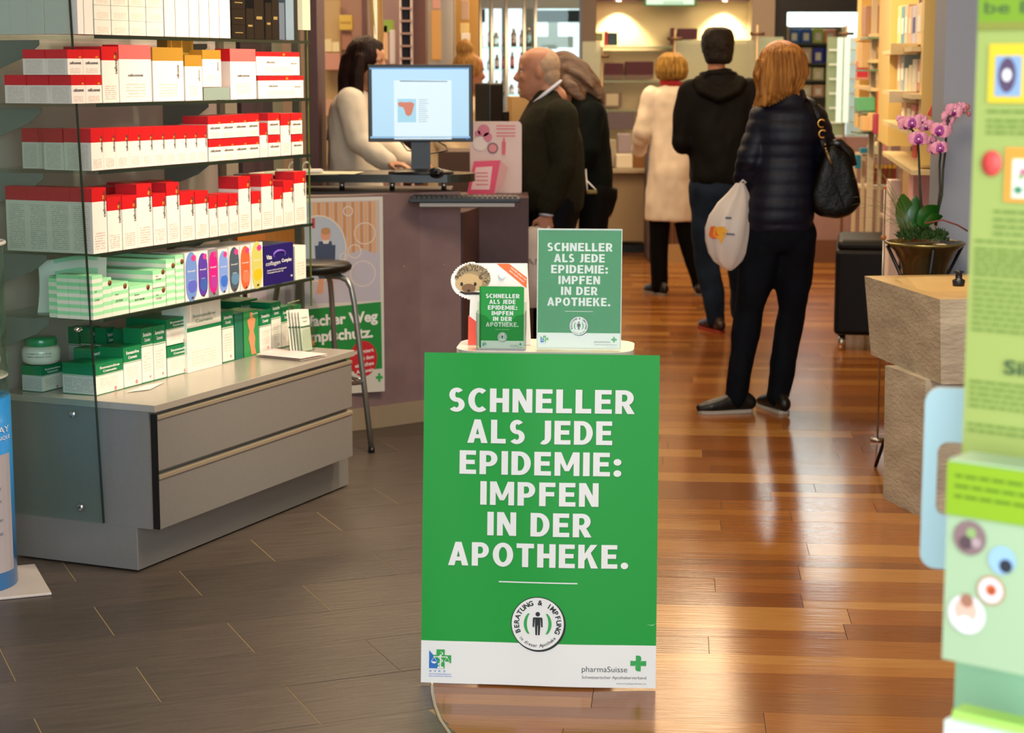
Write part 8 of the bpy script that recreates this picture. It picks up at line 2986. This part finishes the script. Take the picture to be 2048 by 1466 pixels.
mb = MB()
secs = [(452, 1088, 14, .01), (462, 1060, 40, .022), (480, 1058, 42, .03), (500, 1058, 36, .03), (520, 1062, 42, .034), (560, 1066, 42, .04), (612, 1066, 42, .036), (614, 1066, 40, .03)]
R = []
for py, cx, hw, hd_ in secs:
    c = LS(cx, py)
    w = hw * (yo - .2) / F_PX
    R.append([mb.bm.verts.new(c + V3((w * math.copysign(abs(math.cos(a)) ** .6, math.cos(a)), hd_ * math.sin(a) * (1 + .25 * math.sin(a * 5 + py)), .004 * math.sin(3 * a + py)))) for a in [2 * PI * i / 36 for i in range(36)]])
for a, b in zip(R, R[1:]):
    for j in range(36): mb.bm.faces.new((a[j], a[(j + 1) % 36], b[(j + 1) % 36], b[j])).smooth = True
mb.bm.faces.new(R[0][::-1]); mb.bm.faces.new(R[-1])
mb.build('bag_film', mat('bag_cream', '#c7b6ab', .5, noise_amt=.08, nscale=9, bump=.4, bscale=8), bg0)
mb = MB()
lettering(mb, 'MANOR', LS(1034, 520).x, LS(1034, 528).z, .215, .033, 0, weight=-.02, ax='l', fn=lambda x, y, z: (x, -.047, y))
mb.build('lettering', mat('bag_ink', '#3c2f38', .6), bg0, fix=False)
mb = MB()
mb.face([LS(1019, 464, -.028), LS(1036, 458, -.028), LS(1030, 470, -.032), LS(1020, 470, -.03)])
mb.build('red_corner', mat('bag_red', '#b02a2a', .6), bg0, fix=False)
MB().tube([LS(1088, 458), LS(1091, 446, 0), LS(1096, 458)], .004, n=8).build('bag_handle', _M['bag_cream'], bg0)

# ---------------------------------------------------------------- woman with long grey brown hair behind him
yk = 10.4
ck = V3((pxx(1190, 600, yk), yk, 0))
p4 = person(ck, PI / 2, 'woman with long grey brown hair and dark green clothes bending behind the older man')


def L4(px, py, dx=0.0):
    p = at(px, py, yk + dx)
    return V3((dx, -(p.x - ck.x), p.z))


zt = lambda py: at(1190, py, yk).z
yf = lambda px: -(pxx(px, 300, yk) - ck.x)
hd = R_head(L4(1136, 192), pitch=.30)
shN, shF = L4(1185, 225, -.16), L4(1180, 225, .16)
elN, wrN = L4(1180, 300, -.2), L4(1145, 350, -.18)
elF, wrF = L4(1170, 300, .2), L4(1130, 330, .16)
lN = [L4(1190, 385, -.08), L4(1185, 520, -.08), L4(1180, 640, -.08)]
lF = [L4(1190, 385, .08), L4(1180, 520, .08), L4(1170, 640, .08)]
lN[2].z = lF[2].z = .09
make_body(p4, hd, .98, [(.86, .13, .09, 0, 0), (1.05, .11, .08, 0, .02), (1.22, .12, .08, 0, .04), (1.34, .11, .06, 0, .07)], [[shN, elN, wrN], [shF, elF, wrF]], [lN, lF], SKIN,
          [(wrN, (0, 1, -.3), (0, 0, -1), .5, -1), (wrF, (0, 1, -.3), (0, 0, -1), .5, 1)], neck=L4(1165, 205))
DG = mat('dark_green_wool', '#050a07', .85, noise_amt=.2, spec=.15)
mb = MB()
rings(mb, [sr(386, 1142, 1226, .155) if False else (zt(386), .16, .115, 0, (yf(1142) + yf(1226)) / 2), (zt(360), .16, .12, 0, (yf(1140) + yf(1225)) / 2), (zt(310), .15, .11, 0, (yf(1142) + yf(1221)) / 2),
           (zt(260), .155, .105, 0, (yf(1145) + yf(1214)) / 2), (zt(225), .155, .10, 0, (yf(1146) + yf(1205)) / 2), (zt(200), .12, .085, 0, yf(1170)), (zt(182), .07, .06, 0, yf(1160))])
limb(mb, [shN, elN, wrN], [.07, .058, .045])
limb(mb, [shF, elF, wrF], [.07, .058, .045])
finish(mb, .012, 'jumper', DG, p4, 4, folds(.008, 9, 9))
mb = MB()
rings(mb, [(zt(430), .11, .09, 0, 0), (zt(395), .145, .12, 0, 0), (zt(375), .145, .12, 0, 0)])
for l in (lN, lF): limb(mb, [l[0], l[1], l[2] + V3((0, 0, -.03))], [.092, .066, .052])
finish(mb, .013, 'trousers', _M['trousers_black'], p4, 4)
shoe(p4, (lN[2].x, lN[2].y, 0), (0, 1, 0), .25)
shoe(p4, (lF[2].x, lF[2].y, 0), (0, 1, 0), .25)
mb = MB()
mb.ball(hd @ V3((0, -.012, .135)), .098, 20, s=(.88, 1.12, 1.1))
mb.tube([L4(1132, 135), L4(1160, 150), L4(1182, 172), L4(1198, 192), L4(1204, 206)], [(.09, .075), (.10, .07), (.11, .055), (.10, .03), (.06, .012)], n=16, up=(1, 0, 0))
mb.tube([L4(1128, 160, -.06), L4(1150, 180, -.09), L4(1166, 196, -.1), L4(1170, 204, -.1)], [(.04, .04), (.045, .035), (.03, .02), (.01, .01)], n=10)
finish(mb, .009, 'hair', mat('hair_grey_brown', '#4a2a12', .5, color2='#6f5a48', nscale=1.1, bump=.6, bscale=1.5, stretch=(60, 5, 20)), p4, 3, lambda co, n: .006 * math.sin(co.x * 160 + 4 * noise.noise(co * 7)))
face_details(p4, hd, .98)
wb = empty('white_strap_bag', (ck.x + .0, yk - .22, 0), 0, 'small bag with white loop straps hanging beside the older man\'s back', 'bag')
def LW(px, py, dy=0):
    p = at(px, py, yk - .22 + dy)
    return V3((p.x - wb.location.x, dy, p.z))
MB().tube([LW(1171, 330), LW(1173, 360), LW(1175, 388)], .004, n=8).build('strap', PW, wb)
MB().tube([LW(1172, 360), LW(1184, 372), LW(1192, 380)], .004, n=8).build('strap', PW, wb)
MB().box(LW(1184, 384), (.055, .03, .022), bevel=.006).build('bag_body', mat('bag_olive', '#6b5b2c', .5), wb)

# ---------------------------------------------------------------- dark haired pharmacist behind the monitor
yp = 9.75
cpp = V3((pxx(706, 600, yp), yp, 0))
ang1 = math.atan2(-.32, .95) - PI / 2
p1 = person(cpp, ang1, 'pharmacist with long dark hair and white coat standing behind the computer monitor')
Ri = Matrix.Rotation(-ang1, 4, 'Z')


def L1_(px, py, dy=0.0):
    p = at(px, py, yp + dy)
    return Ri @ V3((p.x - cpp.x, dy, p.z))


zt = lambda py: at(706, py, yp).z
hd = R_head(L1_(731, 172, -.02), pitch=.12)
shN, shF = L1_(702, 205, -.16), L1_(712, 205, .16)
elN, wrN = L1_(722, 285, -.22), L1_(775, 326, -.30)
elF, wrF = L1_(760, 285, .15), L1_(815, 320, .05)
lN = [L1_(706, 385, -.08), L1_(706, 500, -.08), L1_(706, 690, -.08)]
lF = [L1_(710, 385, .08), L1_(710, 500, .08), L1_(710, 690, .08)]
lN[2].z = lF[2].z = .09
c_ = lambda px: (L1_(px, 250).x, L1_(px, 250).y)
make_body(p1, hd, .98, [(.86, .13, .09, *c_(706)), (1.05, .11, .08, *c_(706)), (1.22, .12, .08, *c_(706)), (1.36, .12, .06, *c_(708))], [[shN, elN, wrN], [shF, elF, wrF]], [lN, lF], SKIN,
          [(wrN, Ri @ V3((1, -.3, -.1)), (0, 0, -1), .3, -1), (wrF, Ri @ V3((1, -.3, -.1)), (0, 0, -1), .3, 1)], neck=L1_(716, 190))
mb = MB()
rings(mb, [(zt(480), .17, .15, *c_(712)), (zt(400), .165, .14, *c_(712)), (zt(330), .155, .125, *c_(708)), (zt(290), .15, .12, *c_(706)), (zt(240), .155, .12, *c_(704)), (zt(210), .16, .105, *c_(706)), (zt(192), .13, .09, *c_(708)), (zt(180), .07, .065, *c_(714))])
limb(mb, [shN, elN, wrN], [.075, .064, .048])
limb(mb, [shF, elF, wrF], [.075, .064, .048])
finish(mb, .012, 'white_coat', COAT, p1, 4, folds(.012, 9, 12))
mb = MB()
for l in (lN, lF): limb(mb, [l[0], l[1], l[2] + V3((0, 0, -.03))], [.085, .068, .058])
finish(mb, .014, 'trousers', _M['trousers_black'], p1, 3)
shoe(p1, (lN[2].x, lN[2].y, 0), (0, 1, 0), .25)
shoe(p1, (lF[2].x, lF[2].y, 0), (0, 1, 0), .25)
mb = MB()
mb.ball(hd @ V3((0, -.018, .146)), .098, 20, s=(.90, 1.06, 1.08))
mb.tube([L1_(712, 120, 0), L1_(698, 160, -.02), L1_(690, 200, -.02), L1_(674, 232, -.02), L1_(660, 262, -.02), L1_(656, 282, -.02)], [(.085, .08), (.085, .06), (.075, .04), (.06, .025), (.04, .014), (.012, .008)], n=14, up=Ri @ V3((0, 1, 0)))
mb.tube([L1_(722, 110, -.09), L1_(714, 150, -.11), L1_(716, 190, -.12), L1_(724, 205, -.12)], [.035, .038, .03, .012], n=10)
mb.tube([hd @ V3((-.05, .035, .20)), hd @ V3((-.01, .055, .212)), hd @ V3((.04, .04, .205))], [.016, .018, .014], n=8)
finish(mb, .009, 'hair', hair_mat('hair_black_brown', '#0c0504', '#2a0f09'), p1, 3, lambda co, n: .004 * noise.noise(V3((co.x * 40, co.y * 40, co.z * 6))))
face_details(p1, hd, .98)

# ---------------------------------------------------------------- colleague with blonde bun further back
yb_ = 12.15
cb2 = V3((pxx(918, 600, yb_), yb_, 0))
ang2 = math.atan2(.45, .8) - PI / 2
p2 = person(cb2, ang2, 'colleague with a blonde bun and pale coat half hidden by the monitor')
Ri = Matrix.Rotation(-ang2, 4, 'Z')


def L2_(px, py, dy=0.0):
    p = at(px, py, yb_ + dy)
    return Ri @ V3((p.x - cb2.x, dy, p.z))


zt = lambda py: at(918, py, yb_).z
hd = R_head(L2_(936, 180), pitch=.12)
shN, shF = L2_(893, 215, -.1), L2_(943, 215, .1)
elN, wrN = L2_(885, 285, -.15), L2_(920, 320, -.2)
elF, wrF = L2_(950, 280, .1), L2_(975, 300, .1)
lN = [L2_(910, 360, -.08), L2_(910, 460, -.08), L2_(910, 560, -.08)]
lF = [L2_(920, 360, .08), L2_(920, 460, .08), L2_(920, 560, .08)]
lN[2].z = lF[2].z = .09
c_ = lambda px: (L2_(px, 250).x, L2_(px, 250).y)
make_body(p2, hd, .98, [(.86, .13, .09, *c_(915)), (1.05, .11, .08, *c_(915)), (1.22, .12, .08, *c_(918)), (1.34, .12, .06, *c_(920))], [[shN, elN, wrN], [shF, elF, wrF]], [lN, lF], SKIN2,
          [(wrN, Ri @ V3((1, .2, -.1)), (0, 0, -1), .3, -1), (wrF, Ri @ V3((1, .2, -.1)), (0, 0, -1), .3, 1)], neck=L2_(928, 200))
mb = MB()
rings(mb, [(zt(460), .19, .16, *c_(905)), (zt(380), .19, .16, *c_(905)), (zt(320), .185, .155, *c_(903)), (zt(260), .17, .13, *c_(910)), (zt(222), .16, .11, *c_(918)), (zt(205), .12, .09, *c_(922)), (zt(192), .07, .065, *c_(928))])
limb(mb, [shN, elN, wrN], [.075, .064, .048])
limb(mb, [shF, elF, wrF], [.075, .064, .048])
finish(mb, .013, 'pale_coat', mat('coat_beige', '#d6c4a6', .75), p2, 4, folds(.012, 9, 15))
mb = MB()
for l in (lN, lF): limb(mb, [l[0], l[1], l[2] + V3((0, 0, -.03))], [.085, .068, .058])
finish(mb, .014, 'trousers', _M['trousers_black'], p2, 3)
shoe(p2, (lN[2].x, lN[2].y, 0), (0, 1, 0), .25)
shoe(p2, (lF[2].x, lF[2].y, 0), (0, 1, 0), .25)
mb = MB()
mb.ball(hd @ V3((0, -.022, .140)), .095, 20, s=(.90, 1.05, 1.05))
mb.ball(hd @ V3((0, -.055, .255)), .055, 14, s=(1, .95, 1.1))
mb.ball(hd @ V3((0, -.07, .10)), .06, 14, s=(1, .7, 1))
finish(mb, .009, 'hair', hair_mat('hair_ash_blonde', '#7d5426', '#b58a4c'), p2, 3, lambda co, n: .006 * noise.noise(co * 22))
face_details(p2, hd, .98)
